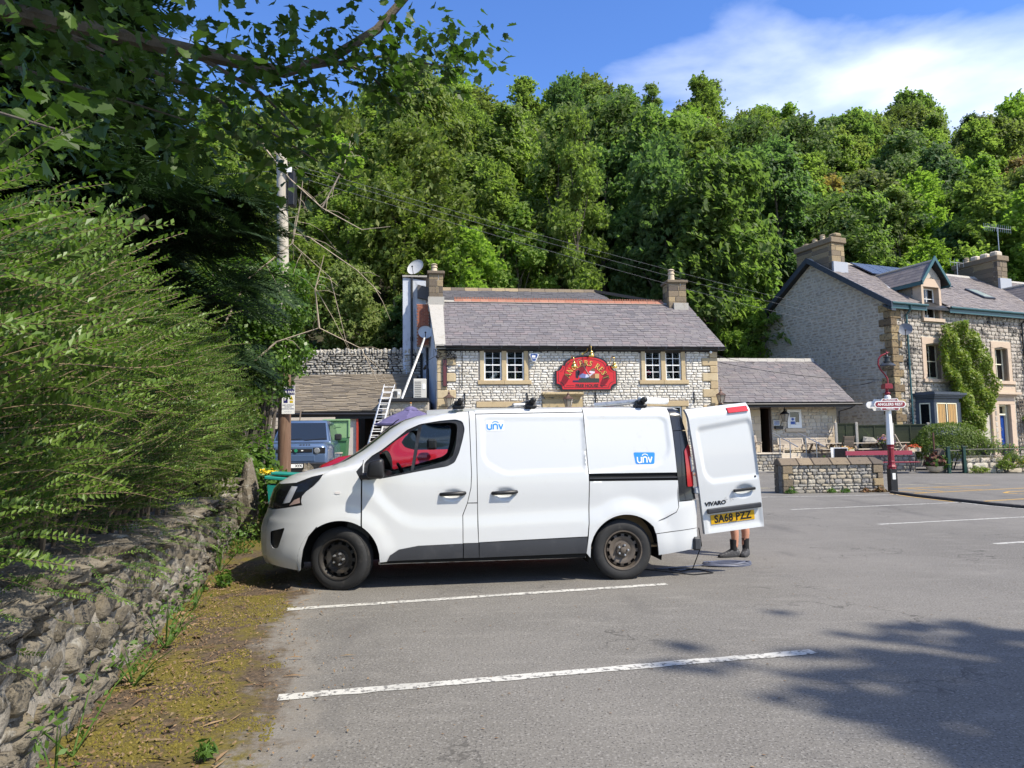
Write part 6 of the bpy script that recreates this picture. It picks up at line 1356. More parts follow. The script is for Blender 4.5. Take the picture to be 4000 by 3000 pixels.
MB().box(-.135, .135, -.012, .012, 0, .62).build('plate', K['white'], sg); MB().box(-.135, .135, -.0145, -.0125, .42, .62).build('header', nv, sg)
write('lettering', 'PRIVATE', .075, K['white'], sg, (0, -.016, .565), extrude=.0005, bold=.002); write('lettering', 'CAR PARK', .075, K['white'], sg, (0, -.016, .475), extrude=.0005, bold=.002, width=.9)
MB().box(-.1, -.01, -.0145, -.0125, .24, .4).build('parking_symbol', nv, sg, bevel=.0005); write('lettering', 'P', .12, K['white'], sg, (-.052, -.016, .33), extrude=.0005, bold=.004)
b = MB(); b.prism([(.03, .31), (.11, .31), (.07, .4)], -.0145, -.0125); b.box(.035, .105, -.0145, -.0125, .24, .29); b.build('warning_symbol', mat('sign_yellow', (.6, .42, .02), .5), sg)
for i, tx in enumerate(('CAMERA CONTROLLED', 'CAR PARK FOR', 'PATRON ONLY PARKING')): write('lettering', tx, .026, nv, sg, (0, -.016, .195 - i * .042), extrude=.0003, bold=.0006, width=.88)
write('lettering', 'Terms & Conditions apply', .015, nv, sg, (0, -.016, .05), extrude=.0003)
# overhead wires
def wire(label, a, c, sag, r=.012, m='black'):
 a = Vector(a); c = Vector(c); pts = [a.lerp(c, k / 14) - Vector((0, 0, sag * 4 * (k / 14) * (1 - k / 14))) for k in range(15)]
 tag(MB().tube(pts, r, 4).build('overhead_wire', K[m]), label, 'wire', 'overhead wires from the telegraph pole')
K['wire'] = mat('grey_wire', (.16, .16, .165), .5)
for i, (z, e) in enumerate(((8.0, (34.0, 52.0, 9.4)), (7.9, (33.0, 51.0, 8.8)), (7.75, (32.0, 50.5, 8.2)))):
 wire(['highest of the thin wires sloping across the wood to the right', 'middle thin wire sloping across the wood to the right', 'lowest of the thin wires sloping across the wood to the right'][i], (-5.15, 15.35, z), e, .5, .0045, 'wire')
wire('thin wire running left from the top of the pole into the trees', (-5.15, 15.35, 7.8), (-16, 17, 8.6), .2, .008, 'wire')
wire('black cable from the pub corner across to the terraced house gable', on(*P_, 13.6, 1.0, 5.6), (19.2, 36.2, 4.6), .25, .014)
wire('pale cable from the pub roof edge down to the annexe', on(*P_, 13.7, .5, 5.8), on(*P_, 17.5, 3.4, 5.75), .1, .012)
wire('dark cable sagging from the annexe roof to the house wall', on(*P_, 20.5, 1.0, 4.2), on(*H_, -.05, 1.2, 4.3), .05, .016)
# vehicles in the yard
def loft(b, secs, mi=0, caps=True):
 """secs: list of (x, [(y,z),...]) with equal counts."""
 n = len(secs[0][1]); vs = [(x, y, z) for x, pts in secs for y, z in pts]
 fs = [(i * n + k, (i + 1) * n + k, (i + 1) * n + (k + 1) % n, i * n + (k + 1) % n) for i in range(len(secs) - 1) for k in range(n)]
 if caps: fs += [tuple(range(n)), tuple(range(len(vs) - 1, len(vs) - n - 1, -1))]
 b.add(vs, fs, mi)
def ring(w, z0, zs, zt, wt, r=.06): return [(-w, z0), (-w * 1.0, zs), (-(w + wt) / 2 if wt < w - .02 else -wt, zt - r if wt >= w - .02 else (zs + zt) / 2), (-wt + r, zt), (wt - r, zt), ((w + wt) / 2 if wt < w - .02 else wt, zt - r if wt >= w - .02 else (zs + zt) / 2), (w, zs), (w, z0)]
def car_wheel(parent, x, y, r, w, m='steel'):
 b = MB(); b.lathe([(r * .6, -w / 2), (r * .92, -w / 2), (r, -w * .35), (r, w * .35), (r * .92, w / 2), (r * .6, w / 2)], 24, (x, y, r), lathe_R('y')); t_ = b.build('tyre', K['rubber'], parent, smooth=40)
 b = MB(); b.lathe([(.001, -w * .4), (r * .6, -w * .42), (r * .62, -w * .5)], 20, (x, y, r), lathe_R('y'))
 for i in range(5): a = i * 1.2566; b.bar((x, y - w * .45, r), (x + r * .58 * math.cos(a), y - w * .45, r + r * .58 * math.sin(a)), .07, .03, up=(0, 1, 0))
 b.lathe([(.001, w * .4), (r * .6, w * .42), (r * .62, w * .5)], 20, (x, y, r), lathe_R('y')); b.build('wheel_rim', K[m], t_)
K['bluepaint'] = mat('grey_blue_car_paint', (.075, .12, .21), .28, coat=.8, metal=.25); K['redpaint'] = mat('dark_red_car_paint', (.36, .008, .02), .25, coat=1.0, metal=.1)
K['carglass'] = mat('tinted_car_glass', (.016, .022, .03), .05, spec=.9)
# blue four by four (local x: front at 0, +x to the rear; it faces the camera)
suv = thing('blue_offroad_car', 'boxy grey blue off road car facing the camera behind the telegraph pole', 'car', (-6.55, 20.9, .42), 99)
b = MB(); loft(b, [(0.0, ring(.9, .62, .95, 1.1, .82)), (.08, ring(.96, .5, 1.0, 1.18, .88)), (.35, ring(.99, .45, 1.02, 1.22, .9)), (1.5, ring(1.0, .45, 1.06, 1.26, .94)), (4.5, ring(1.0, .5, 1.06, 1.24, .95)), (4.62, ring(.96, .6, 1.04, 1.2, .92))]); bd = b.build('body', K['bluepaint'], suv, bevel=.03, seg=2, smooth=35)
b = MB(); loft(b, [(1.42, ring(.93, 1.2, 1.22, 1.26, .9)), (1.95, ring(.9, 1.2, 1.3, 1.9, .78)), (2.1, ring(.9, 1.2, 1.3, 1.96, .78)), (4.3, ring(.9, 1.2, 1.3, 1.95, .78)), (4.5, ring(.9, 1.2, 1.3, 1.88, .78))]); b.build('cabin', K['bluepaint'], suv, bevel=.02, smooth=35)
b = MB(); b.add([(1.47, -.8, 1.3), (1.47, .8, 1.3), (1.93, .7, 1.86), (1.93, -.7, 1.86)], [(0, 1, 2, 3)]); me_ = b;
for v in range(4): b.v[v] = (b.v[v][0] - .03, b.v[v][1], b.v[v][2] + .01)
b.build('windscreen', K['carglass'], suv)
for s in (-1, 1): MB().add([(1.75, s * .905, 1.3), (4.2, s * .905, 1.3), (4.2, s * .80, 1.86), (2.05, s * .80, 1.86)], [(0, 1, 2, 3)]).build('side_window', K['carglass'], suv)
b = MB(); b.box(-.02, .06, -.52, .52, .93, 1.03); b.build('grille', K['black'], suv, bevel=.01); b = MB(); b.box(-.06, .1, -.95, .95, .28, .62); b.box(-.03, .12, -.97, .97, .2, .3); b.build('bumper', K['black'], suv, bevel=.04)
b = MB(); b.box(-.015, .05, -.6, .6, .66, .84); b.build('bumper_panel', K['bluepaint'], suv, bevel=.01)
for s in (-1, 1):
 h = MB().box(-.01, .08, s * .72 - .18, s * .72 + .18, .88, 1.07).build('headlight', K['black'], suv, bevel=.015); b = MB(); b.lathe([(.001, -.02), (.07, -.02), (.08, 0), (.07, .0)], 16, (-.02, s * .66, .975), lathe_R('x')); b.lathe([(.075, -.005), (.09, -.005), (.09, .01), (.075, .01)], 18, (-.02, s * .66, .975), lathe_R('x')); b.build('lamp_ring', K['steel'], h)
 m_ = MB().box(1.55, 1.75, s * 1.02 - (.0 if s > 0 else .22), s * 1.02 + (.22 if s > 0 else .0), 1.28, 1.5).build('door_mirror', K['black'], suv, bevel=.04)
 for x in (.85, 3.7): car_wheel(suv, x, s * .86, .39, .25)
pl = MB().box(-.085, -.06, -.26, .26, .47, .58).build('number_plate', K['white'], suv); me = text_mesh('plate_text', 'XYX', .095, K['black'], .0005, .004); me.transform(Matrix.Rotation(rad(-90), 4, 'Z')); link('plate_text', me, pl, Matrix.Translation((-.087, -.14, .525)))
me = text_mesh('bonnet_lettering', 'N  D  E  R', .07, K['black'], .0005, .004); me.transform(Matrix.Rotation(rad(-90), 4, 'Z')); me.transform(Matrix.Rotation(rad(35), 4, 'Y')); link('bonnet_lettering', me, suv, Matrix.Translation((.03, -.3, 1.15)))
b = MB(); b.lathe([(.001, -.01), (.05, -.01), (.05, 0)], 14, (-.03, -.05, .98), lathe_R('x')); bdg = b.build('green_badge', mat('badge_green', (.02, .2, .1), .4), suv)
for y in (-.22, .12): MB().box(-.03, -.02, y - .04, y + .02, .965, .995).build('grille_light', K['white'], suv)
MB().bar((1.43, -.1, 1.3), (1.47, -.75, 1.35), .02, .02).bar((1.43, .6, 1.3), (1.47, 0, 1.35), .02, .02).build('wiper', K['black'], suv)
# red car parked alongside the far side of the van
rc_ = thing('red_car', 'dark red sports utility car parked nose left on the far side of the van', 'car', (-3.2, 11.5, .12), 8)
b = MB(); loft(b, [(0.02, ring(.72, .5, .9, 1.0, .6)), (.12, ring(.88, .4, .95, 1.12, .74)), (.4, ring(.96, .35, 1.0, 1.24, .8)), (.9, ring(.98, .35, 1.05, 1.31, .84)), (1.5, ring(.99, .35, 1.12, 1.35, .86)), (4.5, ring(.98, .35, 1.14, 1.34, .9)), (4.75, ring(.9, .45, 1.1, 1.25, .82))]); b.build('body', K['redpaint'], rc_, bevel=.03, seg=2, smooth=40)
b = MB(); loft(b, [(.95, ring(.86, 1.2, 1.22, 1.3, .8)), (1.62, ring(.86, 1.2, 1.3, 1.68, .66)), (2.5, ring(.86, 1.2, 1.3, 1.72, .66)), (4.1, ring(.86, 1.2, 1.3, 1.7, .66)), (4.65, ring(.84, 1.2, 1.25, 1.36, .7))]); b.build('cabin', K['carglass'], rc_, smooth=40)
b = MB(); loft(b, [(1.66, ring(.7, 1.66, 1.68, 1.73, .6, .03)), (2.5, ring(.72, 1.68, 1.7, 1.77, .62, .03)), (4.1, ring(.72, 1.66, 1.68, 1.75, .62, .03)), (4.25, ring(.7, 1.62, 1.64, 1.7, .6, .03))]); b.build('roof_panel', mat('sky_reflection_tinted_roof', (.02, .035, .07), .2, coat=1.0), rc_)  # blue of the sky reflected in the dark roof is put into its colour
for s in (-1, 1):
 MB().add([(.06, s * .55, .86), (.2, s * .9, .9), (.55, s * .965, 1.02), (.5, s * .955, 1.1), (.15, s * .84, 1.06), (.04, s * .5, .98)], [(0, 1, 2, 3, 4, 5)] if s < 0 else [(5, 4, 3, 2, 1, 0)]).build('headlight', K['darkglass'], rc_)
 for x in (2.55, 3.55): MB().box(x - .03, x + .03, s * .86 - .03, s * .86 + .03, 1.28, 1.66).build('window_pillar', K['black'], rc_)
 MB().box(1.7, 4.3, s * .99 - .01, s * .99 + .01, 1.1, 1.12).build('shoulder_line', K['redpaint'], rc_); MB().box(2.9, 3.1, s * 1.0 - .015, s * 1.0 + .015, 1.0, 1.05).build('door_handle', K['redpaint'], rc_)
 MB().box(1.75, 1.9, s * 1.0 - .12 * (s < 0), s * 1.0 + .12 * (s > 0), 1.3, 1.46).build('door_mirror', K['black'], rc_, bevel=.03)
 for x in (.9, 3.75): car_wheel(rc_, x, s * .85, .37, .25)
MB().box(-.01, .06, -.5, .5, .6, .86).build('grille', K['black'], rc_)
# teal recycling box with lid, broken stone stump, pillar at the wall end, ragwort
q = thing('recycling_box', 'teal plastic recycling box with a skewed lid by the pole foot', 'box', (-3.62, 10.3, .05), 10); tm = mat('teal_plastic', (.012, .2, .165), .4)
b = MB(); b.add([(.05, .04, .3), (.4, .04, .3), (.4, .34, .3), (.05, .34, .3), (0, 0, .92), (.45, 0, .92), (.45, .4, .92), (0, .4, .92)], [(0, 1, 5, 4), (1, 2, 6, 5), (2, 3, 7, 6), (3, 0, 4, 7)]); b.build('body', tm, q)
MB().obox((.24, .2, 1.0), (.56, .5, .05), Matrix.Rotation(rad(6), 3, 'Y')).obox((.26, .22, 1.07), (.44, .4, .04), Matrix.Rotation(rad(4), 3, 'Y')).build('lid', tm, q, bevel=.012); MB().box(.03, .42, .03, .37, .0, .31).build('lower_box', tm, q)
def lump_rock(name, label, loc, sx, sy, sz, seed, m, cat='stone'):
 bm = bmesh.new(); bmesh.ops.create_icosphere(bm, subdivisions=3, radius=1); rr = random.Random(seed); ph = [rr.uniform(0, 6) for _ in range(6)]
 for v in bm.verts:
  p = v.co; k = 1 + .14 * math.sin(4 * p.x + ph[0]) * math.sin(5 * p.z + ph[1]) + .1 * math.sin(9 * p.y + ph[2] + 3 * p.z) + rr.uniform(-.06, .06)
  v.co = Vector((p.x * sx * k, p.y * sy * k, max(-.98, p.z) * sz * k))
 me = bpy.data.meshes.new(name); bm.to_mesh(me); bm.free(); me.materials.append(K[m]); o = link(name, me); o.location = loc; return tag(o, label, cat)
lump_rock('stone_pillar', 'round topped rough stone pillar ending the boundary wall', (-4.22, 11.15, .55), .15, .2, .7, 3, 'nearstone', 'pillar')
lump_rock('broken_stone', 'ragged tan stone stump standing before the red car bonnet', (-4.1, 14.0, .5), .16, .25, .66, 5, 'nearstone')
# ------------------------------------------------------------------ wooded hillside
rng = np.random.RandomState(23); R_ = random.Random(23)
def hill_z(x, y):
 y0 = 44.0 - 7.0 * float(smooth(-3, -7, x)) + 6.0 * float(smooth(18, 34, x))
 b0 = 0.9 + 3.6 * float(smooth(-3, -7, x))
 top = 44.0 - 5.5 * float(smooth(8, 60, x)) - 19.0 * float(smooth(9, -18, x))
 z = b0 + 0.70 * max(0.0, y - y0) if y > y0 else 0.0
 return min(z, top + 0.06 * (y - 96)) + 0.7 * math.sin(x * .21 + 1) * math.sin(y * .17) * (y > y0 + 3)
K['woodfloor'] = mat('woodland_floor', (0.045, 0.04, 0.024), 0.97, layers=[(.6, 6, (.03, .045, .014), .45, .65), (3, 5, (.07, .055, .035), .55, .75)], bump=[(3, .8, .2)])
hx = np.linspace(-150, 190, 86); hy = np.concatenate([np.linspace(36.2, 110, 50), np.linspace(118, 420, 9)])
V = [(x, y, hill_z(x, y) if y > 36.5 else -0.3) for y in hy for x in hx]; n = len(hx)
tag(link('hillside', np_mesh('hillside', V, [(j * n + i, j * n + i + 1, (j + 1) * n + i + 1, (j + 1) * n + i) for j in range(len(hy) - 1) for i in range(n - 1)], K['woodfloor'], True)), kind='structure')
def crown_mesh(name, rx, rz, zc, lobes, twigs, leaf, seed, m, up=.35, taper=1.0, per=11):
 """Lobes of foliage set on limbs round the stem; every lobe is a mop of leafy twigs pointing out and up."""
 r = np.random.RandomState(seed); f = (np.arange(lobes) + r.uniform(0, 1, lobes)) / lobes; az = np.arange(lobes) * 2.4 + r.normal(0, .5, lobes)
 h = zc - rz + 2 * rz * f; prof = np.sin(np.pi * np.clip(.16 + .8 * f, 0, 1)) ** .7 * (1 - (1 - taper) * f); ro = rx * prof * r.uniform(.25, .85, lobes)
 c = np.stack([ro * np.cos(az), ro * np.sin(az), h], 1); lr = rx * r.uniform(.26, .5, lobes) * (.6 + .4 * prof)
 il = np.repeat(np.arange(lobes), twigs); T = len(il); d = r.normal(0, 1, (T, 3)); d /= np.linalg.norm(d, axis=1)[:, None]; d[:, 2] = np.where(d[:, 2] < -.3, -d[:, 2], d[:, 2])
 base = c[il] + d * (lr[il] * r.uniform(.4, 1, T))[:, None] * np.array([1, 1, .8]); td = d * .7 + r.normal(0, .45, (T, 3)) + np.array([0, 0, up]) + c[il] * np.array([1, 1, 0]) / rx * .4; td /= np.linalg.norm(td, axis=1)[:, None]
 tl = rx * r.uniform(.12, .34, T); it = np.repeat(np.arange(T), per); N = len(it); s_ = r.uniform(0, 1, N)
 P = base[it] + td[it] * (tl[it] * s_)[:, None] + r.normal(0, 1, (N, 3)) * (.05 * rx * (1.15 - s_))[:, None]
 o = td[it] * .5 + r.normal(0, .55, (N, 3)) + np.array([.55, -.38, .72]); o /= np.linalg.norm(o, axis=1)[:, None]
 t = np.cross(o, r.normal(0, 1, (N, 3))); t /= np.linalg.norm(t, axis=1)[:, None]; s = np.cross(o, t); L = leaf * r.uniform(.55, 1.4, N)[:, None]
 V = np.stack([P - t * L * .5, P + s * L * .28, P + t * L * .5 - o * L * .15, P - s * L * .28], 1).reshape(-1, 3)
 return np_mesh(name, V, np.arange(N * 4).reshape(N, 4), m), c
def trunk_mesh(name, h, r0, cl, zc, rz, seed, nb=12):
 r = random.Random(seed); b = MB(); lean = (r.uniform(-.4, .4), r.uniform(-.3, .3)); top = zc + rz * .55
 p = lambda f: Vector((lean[0] * f + .15 * math.sin(f * 5 + seed), lean[1] * f, top * f)); b.tube([p(k / 7) for k in range(8)], [r0 * (1 - .82 * k / 7) for k in range(8)], 7)
 for i in r.sample(range(len(cl)), min(nb, len(cl))):
  c = Vector(cl[i]); f = min(.92, max(.3, (c.z - .3 * math.hypot(c.x, c.y)) / top * .8)); a = p(f); b.tube([a, a.lerp(c, .5) + Vector((0, 0, -.15)), c], [r0 * (1 - .8 * f) * .6, r0 * .22, r0 * .07], 5)
 return b.mesh(name, K['bark'], True)
# kinds of tree: (name, label, mat, crown radius, half height, crown centre, clumps, leaves per clump, leaf, flat, taper)
KINDS = [('ash_tree', 'fol_ash', 3.1, 4.8, 9.4, 17, 66, .34, .6, .6), ('ash_tree', 'fol_lime', 2.8, 4.4, 9.0, 15, 64, .32, .6, .55), ('ash_tree', 'fol_ash', 2.7, 5.0, 10, 16, 66, .32, .7, .5), ('sycamore_tree', 'fol_syc', 3.7, 4.2, 7.8, 20, 74, .38, .25, .9), ('sycamore_tree', 'fol_elm', 3.3, 4.0, 7.4, 18, 72, .36, .25, .85),
 ('oak_tree', 'fol_oak', 4.1, 3.9, 7.4, 22, 76, .38, .3, .95), ('lime_tree', 'fol_lime', 3.4, 4.6, 8.0, 18, 70, .34, .4, .75), ('elm_tree', 'fol_elm', 3.2, 4.2, 7.6, 16, 68, .34, .4, .7), ('hawthorn_tree', 'thorn', 2.9, 2.7, 4.0, 18, 80, .26, .5, .9), ('beech_tree', 'fol_brown', 2.8, 3.8, 7.2, 16, 68, .34, .4, .8), ('hazel_bush', 'fol_elm', 2.4, 1.9, 2.3, 14, 72, .3, .4, .9)]
PROTO = []
for i, (nm, fm, rx, rz, zc, lo, tw, lf, up, tp) in enumerate(KINDS):
 cm_, cc = crown_mesh('crown', rx, rz, zc, lo, tw, lf, 100 + i, K[fm], up, tp); PROTO.append((nm, cm_, trunk_mesh('trunk', zc + rz, .17 if rx < 3 else .26, cc, zc, rz, 200 + i)))
WORD = {'ash_tree': 'feathery ash tree', 'sycamore_tree': 'dark rounded sycamore', 'oak_tree': 'broad dull green oak', 'lime_tree': 'bright green lime tree', 'elm_tree': 'blue green elm', 'hawthorn_tree': 'low spreading hawthorn', 'beech_tree': 'brown tinted beech', 'hazel_bush': 'dark bushy hazel'}
HT = [q[4] + q[3] + .5 for q in KINDS]
SKY_U = [0, 300, 345, 365, 400, 480, 530, 555, 578, 600, 640, 690, 720, 755, 790, 830, 870, 920, 1024]; SKY_V = [85, 90, 90, 68, 57, 53, 53, 45, 47, 70, 76, 72, 67, 74, 97, 88, 94, 92, 87]
def sky_limit(x, y):
 """Height of the wooded skyline (surveyed as elevation angles from the car park) at a place on the slope."""
 v = np.interp(512 + 694 * x / y, SKY_U, SKY_V); return 1.53 + y * math.tan(rad(4.9) + math.atan((384 - v) / 694))
def tree(k, x, y, s=1.0, sz=1.0, label=None, group=None, z=None, rz=None):
 nm, cm_, tm_ = PROTO[k]
 u = x / y; zone = ['at the foot of the wood', 'low in the wood', 'in the middle of the wood', 'high in the wood', 'on the skyline'][min(4, max(0, int((y - 44) / 11)))]
 spots = ((-.55, 'behind the hedge'), (-.36, 'left of the telegraph pole'), (-.24, 'over the shed'), (-.14, 'over the white pub end'), (-.05, 'over the left pub chimney'), (.04, 'over the red ridge'), (.13, 'over the pub sign'), (.22, 'over the right pub chimney'), (.31, 'over the annexe'), (.41, 'left of the house chimney'), (.52, 'over the solar panels'), (.62, 'over the dormer'), (9, 'beyond the far house chimney'))
 txt = f'{"tall " if HT[k] * s * sz > 14.5 else "small " if HT[k] * s * sz < 10.5 else ""}{WORD[nm]} {zone} {next(w for a, w in spots if u < a)}'
 z0 = hill_z(x, y) if z is None else z; full = HT[k] * s * sz; room = sky_limit(x, y) * (1 - .08 * R_.random() ** 2) - z0
 if full > room: q = max(.55, room / full); sz *= q; s *= q ** .4
 o = thing(nm, label or txt, 'tree' if 'bush' not in nm else 'shrub', (x, y, (hill_z(x, y) if z is None else z) - .3), R_.uniform(0, 360) if rz is None else rz, group or f'{nm.split("_")[0]} trees {zone}')
 o.scale = (s * R_.uniform(.92, 1.08), s * R_.uniform(.92, 1.08), s * sz); link('crown', cm_, o); link('trunk', tm_, o); return o
rows = np.arange(46.5, 104, 4.6)
for j, y in enumerate(rows):
 sp = 4.5 + .6 * (y > 75); x = -.80 * y - 2 + (j % 2) * 2.5
 while x < .80 * y + 3:
  px, py = x + R_.uniform(-1.5, 1.5), y + R_.uniform(-1.8, 1.8); x += sp
  if px / py < -.47 or hill_z(px, py) < .5 or (px > 16 and py < 54): continue
  q = R_.random()
  if px > 4 and py < 62 and px < 26: k = R_.choice([4, 3, 7, 2, 4])
  elif px < 6 and py < 75: k = R_.choice([0, 0, 1, 2, 6, 0, 3])
  else: k = R_.choice([0, 1, 2, 3, 4, 5, 6, 7, 6, 9 if q < .3 else 3, 5])
  if px < -3 and py < 66: k = R_.choice([8, 8, 1, 8, 0])
  tree(k, px, py, R_.uniform(.9, 1.3) * (1.25 if k == 8 else 1), (1.35 if k == 8 else 1) * R_.uniform(.85, 1.2) * (1.2 if 4 < px < 26 and py < 58 else .82 if px < 0 and py > 72 else 1))
for x, y, k, s in ((-9, 39.5, 8, .8), (-12.5, 40, 8, .95), (-6.2, 41.5, 10, .9), (-15, 38.5, 1, .7), (-10.5, 43.5, 0, .75), (-18, 41, 0, .9), (-7.6, 44.5, 1, .75), (-13.6, 45.5, 0, .85), (-17.5, 37.5, 8, .9), (-6.0, 46, 8, .9)):
 tree(k, x, y, s)
for i, (x, y, s) in enumerate(((-1, 46.5, .95), (3.5, 47, .7), (9.5, 45.5, .6), (18.5, 52, .9), (23, 55, 1.), (28, 56, 1.1), (33, 57, 1.1), (38, 56, 1.2), (44, 56, 1.1))): tree(10, x, y, s)
tree(5, -5.5, 76, 1.55, .95, 'largest spreading sycamore with a dark visible fork on the skyline', 'big skyline sycamore')
tree(4, 7.5, 84, 1.2, 1.25, 'tall pointed dark elm right of the large spreading sycamore', 'pointed skyline elm'); tree(3, -13.5, 84, 1.3, 1.1, 'dark rounded tree left of the large spreading sycamore on the skyline', 'left skyline sycamore')
tree(9, 27, 90, 1.15, 1.05, 'brown tinted rounded tree on the skyline beside bare dead tops', 'brown skyline beech'); tree(5, 33, 91, 1.2, 1.1, 'broad olive tree right of the bare dead tops on the skyline', 'olive skyline oak')
o = tree(6, 14.6, 44.2, .72, 1.05, 'bright yellow green young tree between the pub and the terraced house', 'young bright tree', z=.9)
o = tree(10, 13.2, 44.0, .85, 1.25, 'bright low bush behind the annexe roof', 'bush behind annexe', z=.9)
q = thing('dead_tree', 'bare dead branches poking above the skyline beside the brown tree', 'tree', (23.5, 88, hill_z(23.5, 88)), 0); b = MB()
for i in range(16):
 a = R_.uniform(0, 6.28); w = R_.uniform(1, 4.2); h = R_.uniform(11, 14.6); b.tube([(0, 0, 4), (math.cos(a) * w * .4, math.sin(a) * w * .4, h * .7), (math.cos(a) * w * .8 + R_.uniform(-.5, .5), math.sin(a) * w * .8, h)], [.16, .07, .02], 4)
b.tube([(0, 0, 0), (0, 0, 6)], [.3, .2], 6); b.build('branch', K['paletwig'], q)
# undergrowth that covers the slope
N_ = 26000; ux = rng.uniform(-75, 75, N_); uy = rng.uniform(37.6, 100, N_); ok = (np.abs(ux) < .8 * uy + 4); ux, uy = ux[ok], uy[ok]
uz = np.array([hill_z(a, c) for a, c in zip(ux, uy)]); ok = uz > .8; ux, uy, uz = ux[ok], uy[ok], uz[ok]
V, F = leaf_cloud(len(ux), lambda r, n: (np.stack([ux, uy, uz + r.uniform(0, .9, n) ** 1.5], 1), np.tile([0, -.5, .7], (n, 1))), .55, 77); tag(link('undergrowth', np_mesh('undergrowth', V, F, K['fol_elm'])), kind='stuff')
# ------------------------------------------------------------------ boundary wall, hedge and overhanging trees on the left
from mathutils import noise as mno
R_ = random.Random(31); rng = np.random.RandomState(31)
WL, WA = (-2.29, 3.49, 0.0), 105.0          # local x runs along the wall away from the camera, -y faces the car park
bw = thing('boundary_wall', 'long rough lichen spotted limestone wall running along the left of the car park', 'wall', WL, WA)
def wtop(a): return .8 + .05 * math.sin(a * 1.7) + .04 * math.sin(a * 4.1 + 1) + (.12 if a > 7.2 else 0)
a0, a1 = -3.4, 7.95; na, nz_ = 300, 26; V = []; F = []
for i in range(na + 1):
 a = a0 + (a1 - a0) * i / na; H = wtop(a)
 for k in range(nz_ + 1):
  if k <= 22: z = -.05 + (H + .05) * k / 22; y = .04 + .02 * k / 22
  else: z = H + .02 * (k > 22); y = .06 + .11 * (k - 22)
  p = Vector((a, z, y)); dn = .055 * mno.noise(p * 5) + .035 * mno.noise(p * 12) + .02 * mno.noise(p * 30)
  V.append((a, y - dn if k <= 22 else y, z + (dn if k > 22 else .0)))
w_ = nz_ + 1
for i in range(na):
 for k in range(nz_): F.append((i * w_ + k, (i + 1) * w_ + k, (i + 1) * w_ + k + 1, i * w_ + k + 1))
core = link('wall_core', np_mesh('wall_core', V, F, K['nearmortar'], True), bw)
CRAG = block_variants(16, 41, 6, 4, .15, .1, .13)
for q in CRAG: q[0][:, 1] -= .08 * np.sin(q[0][:, 0] * 5 + q[0][:, 2] * 7)
P = []
for cx, cz, w, h in courses(a0, a1, 0.0, .82, (.08, .19), (.14, .46), (), .004, 33):
 if cz > wtop(cx) - .02: continue
 P.append(TRS(cx + R_.uniform(-.03, .03), .09 + R_.uniform(-.025, .03), cz + R_.uniform(-.03, .03), w * R_.uniform(.8, 1.1), R_.uniform(.13, .17), h * R_.uniform(.85, 1.15), Matrix.Rotation(R_.gauss(0, .13), 3, 'Y') @ Matrix.Rotation(R_.gauss(0, .1), 3, 'Z')))
x = a0
while x < a1 - .2:
 w = R_.uniform(.25, .55); P.append(TRS(x + w / 2, .2, wtop(x + w / 2) + .0, w, .42, R_.uniform(.1, .18), Matrix.Rotation(R_.gauss(0, .12), 3, 'Y'))); x += w * .97
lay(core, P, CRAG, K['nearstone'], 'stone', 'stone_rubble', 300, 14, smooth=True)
# --- hedge of small glossy leaves on long arching shoots
def spray_template(n, L, leaf, seed, bend):
 r = np.random.RandomState(seed); V = []; F = []
 cur = lambda s: np.array([s * L, 0.02 * math.sin(s * 5 + seed), bend * s * s * L + .02 * math.sin(s * 7 + seed)])
 for i in range(n):
  s = .06 + .94 * i / (n - 1); c = cur(s); k = leaf * (1.0 if s < .8 else 1.0 - 1.6 * (s - .8)) * r.uniform(.75, 1.2)
  for sd in (-1, 1):
   a = rad(r.uniform(45, 75)); dr = np.array([math.cos(a), sd * math.sin(a), r.uniform(.0, .55)]); dr /= np.linalg.norm(dr); sdv = np.cross(dr, [r.normal(0, .3), r.normal(0, .3), 1]); sdv /= np.linalg.norm(sdv)
   b = len(V); up = np.cross(sdv, dr) * k * .1
   V += [c, c + dr * k * .5 + sdv * k * .24 + up, c + dr * k, c + dr * k * .5 - sdv * k * .24 + up]; F.append((b, b + 1, b + 2, b + 3))
 S = []; m = 7
 for i in range(m):
  c = cur(i / (m - 1)); t = .0024 * (1 - .7 * i / (m - 1)); S += [c + np.array([0, t, 0]), c + np.array([0, -t * .5, t]), c + np.array([0, -t * .5, -t])]
 SF = [(i * 3 + k, i * 3 + (k + 1) % 3, (i + 1) * 3 + (k + 1) % 3, (i + 1) * 3 + k) for i in range(m - 1) for k in range(3)]
 return np.array(V), np.array(F), np.array(S), np.array(SF)
def scatter(temps, place):
 """place: list of (matrix3x3, position, template). Returns leaf and stem arrays."""
 LV, LF, SV, SF = [], [], [], []; b = c = 0
 for M3, p, k in place:
  V, F, S, G = temps[k]; LV.append(V @ M3.T + p); LF.append(F + b); b += len(V)
  if len(S): SV.append(S @ M3.T + p); SF.append(G + c); c += len(S)
 return np.concatenate(LV), np.concatenate(LF), (np.concatenate(SV) if SV else None), (np.concatenate(SF) if SF else None)
def frame_from(d, up, roll):
 x = d / np.linalg.norm(d); y = np.cross(up, x); y /= np.linalg.norm(y); z = np.cross(x, y); c, s = math.cos(roll), math.sin(roll)
 return np.stack([x, y * c + z * s, z * c - y * s], 1)
def hedge_y(a, z):
 q = min(1, max(0, (z - .92) / 1.95)); return .42 - .64 * (1 - .4 * float(smooth(2.2, 6, a))) * math.sin(math.pi * min(1, q * 1.15) * .87) ** .8 + 1.0 * max(0, q - .82) / .18 * .5 + .1 * math.sin(a * 2.3 + z) + .07 * math.sin(a * 5.1 - z * 3)
def hedge_top(a): return min(2.72, 1.5 + .36 * (3.49 + .966 * a)) + .12 * math.sin(a * 3.1)
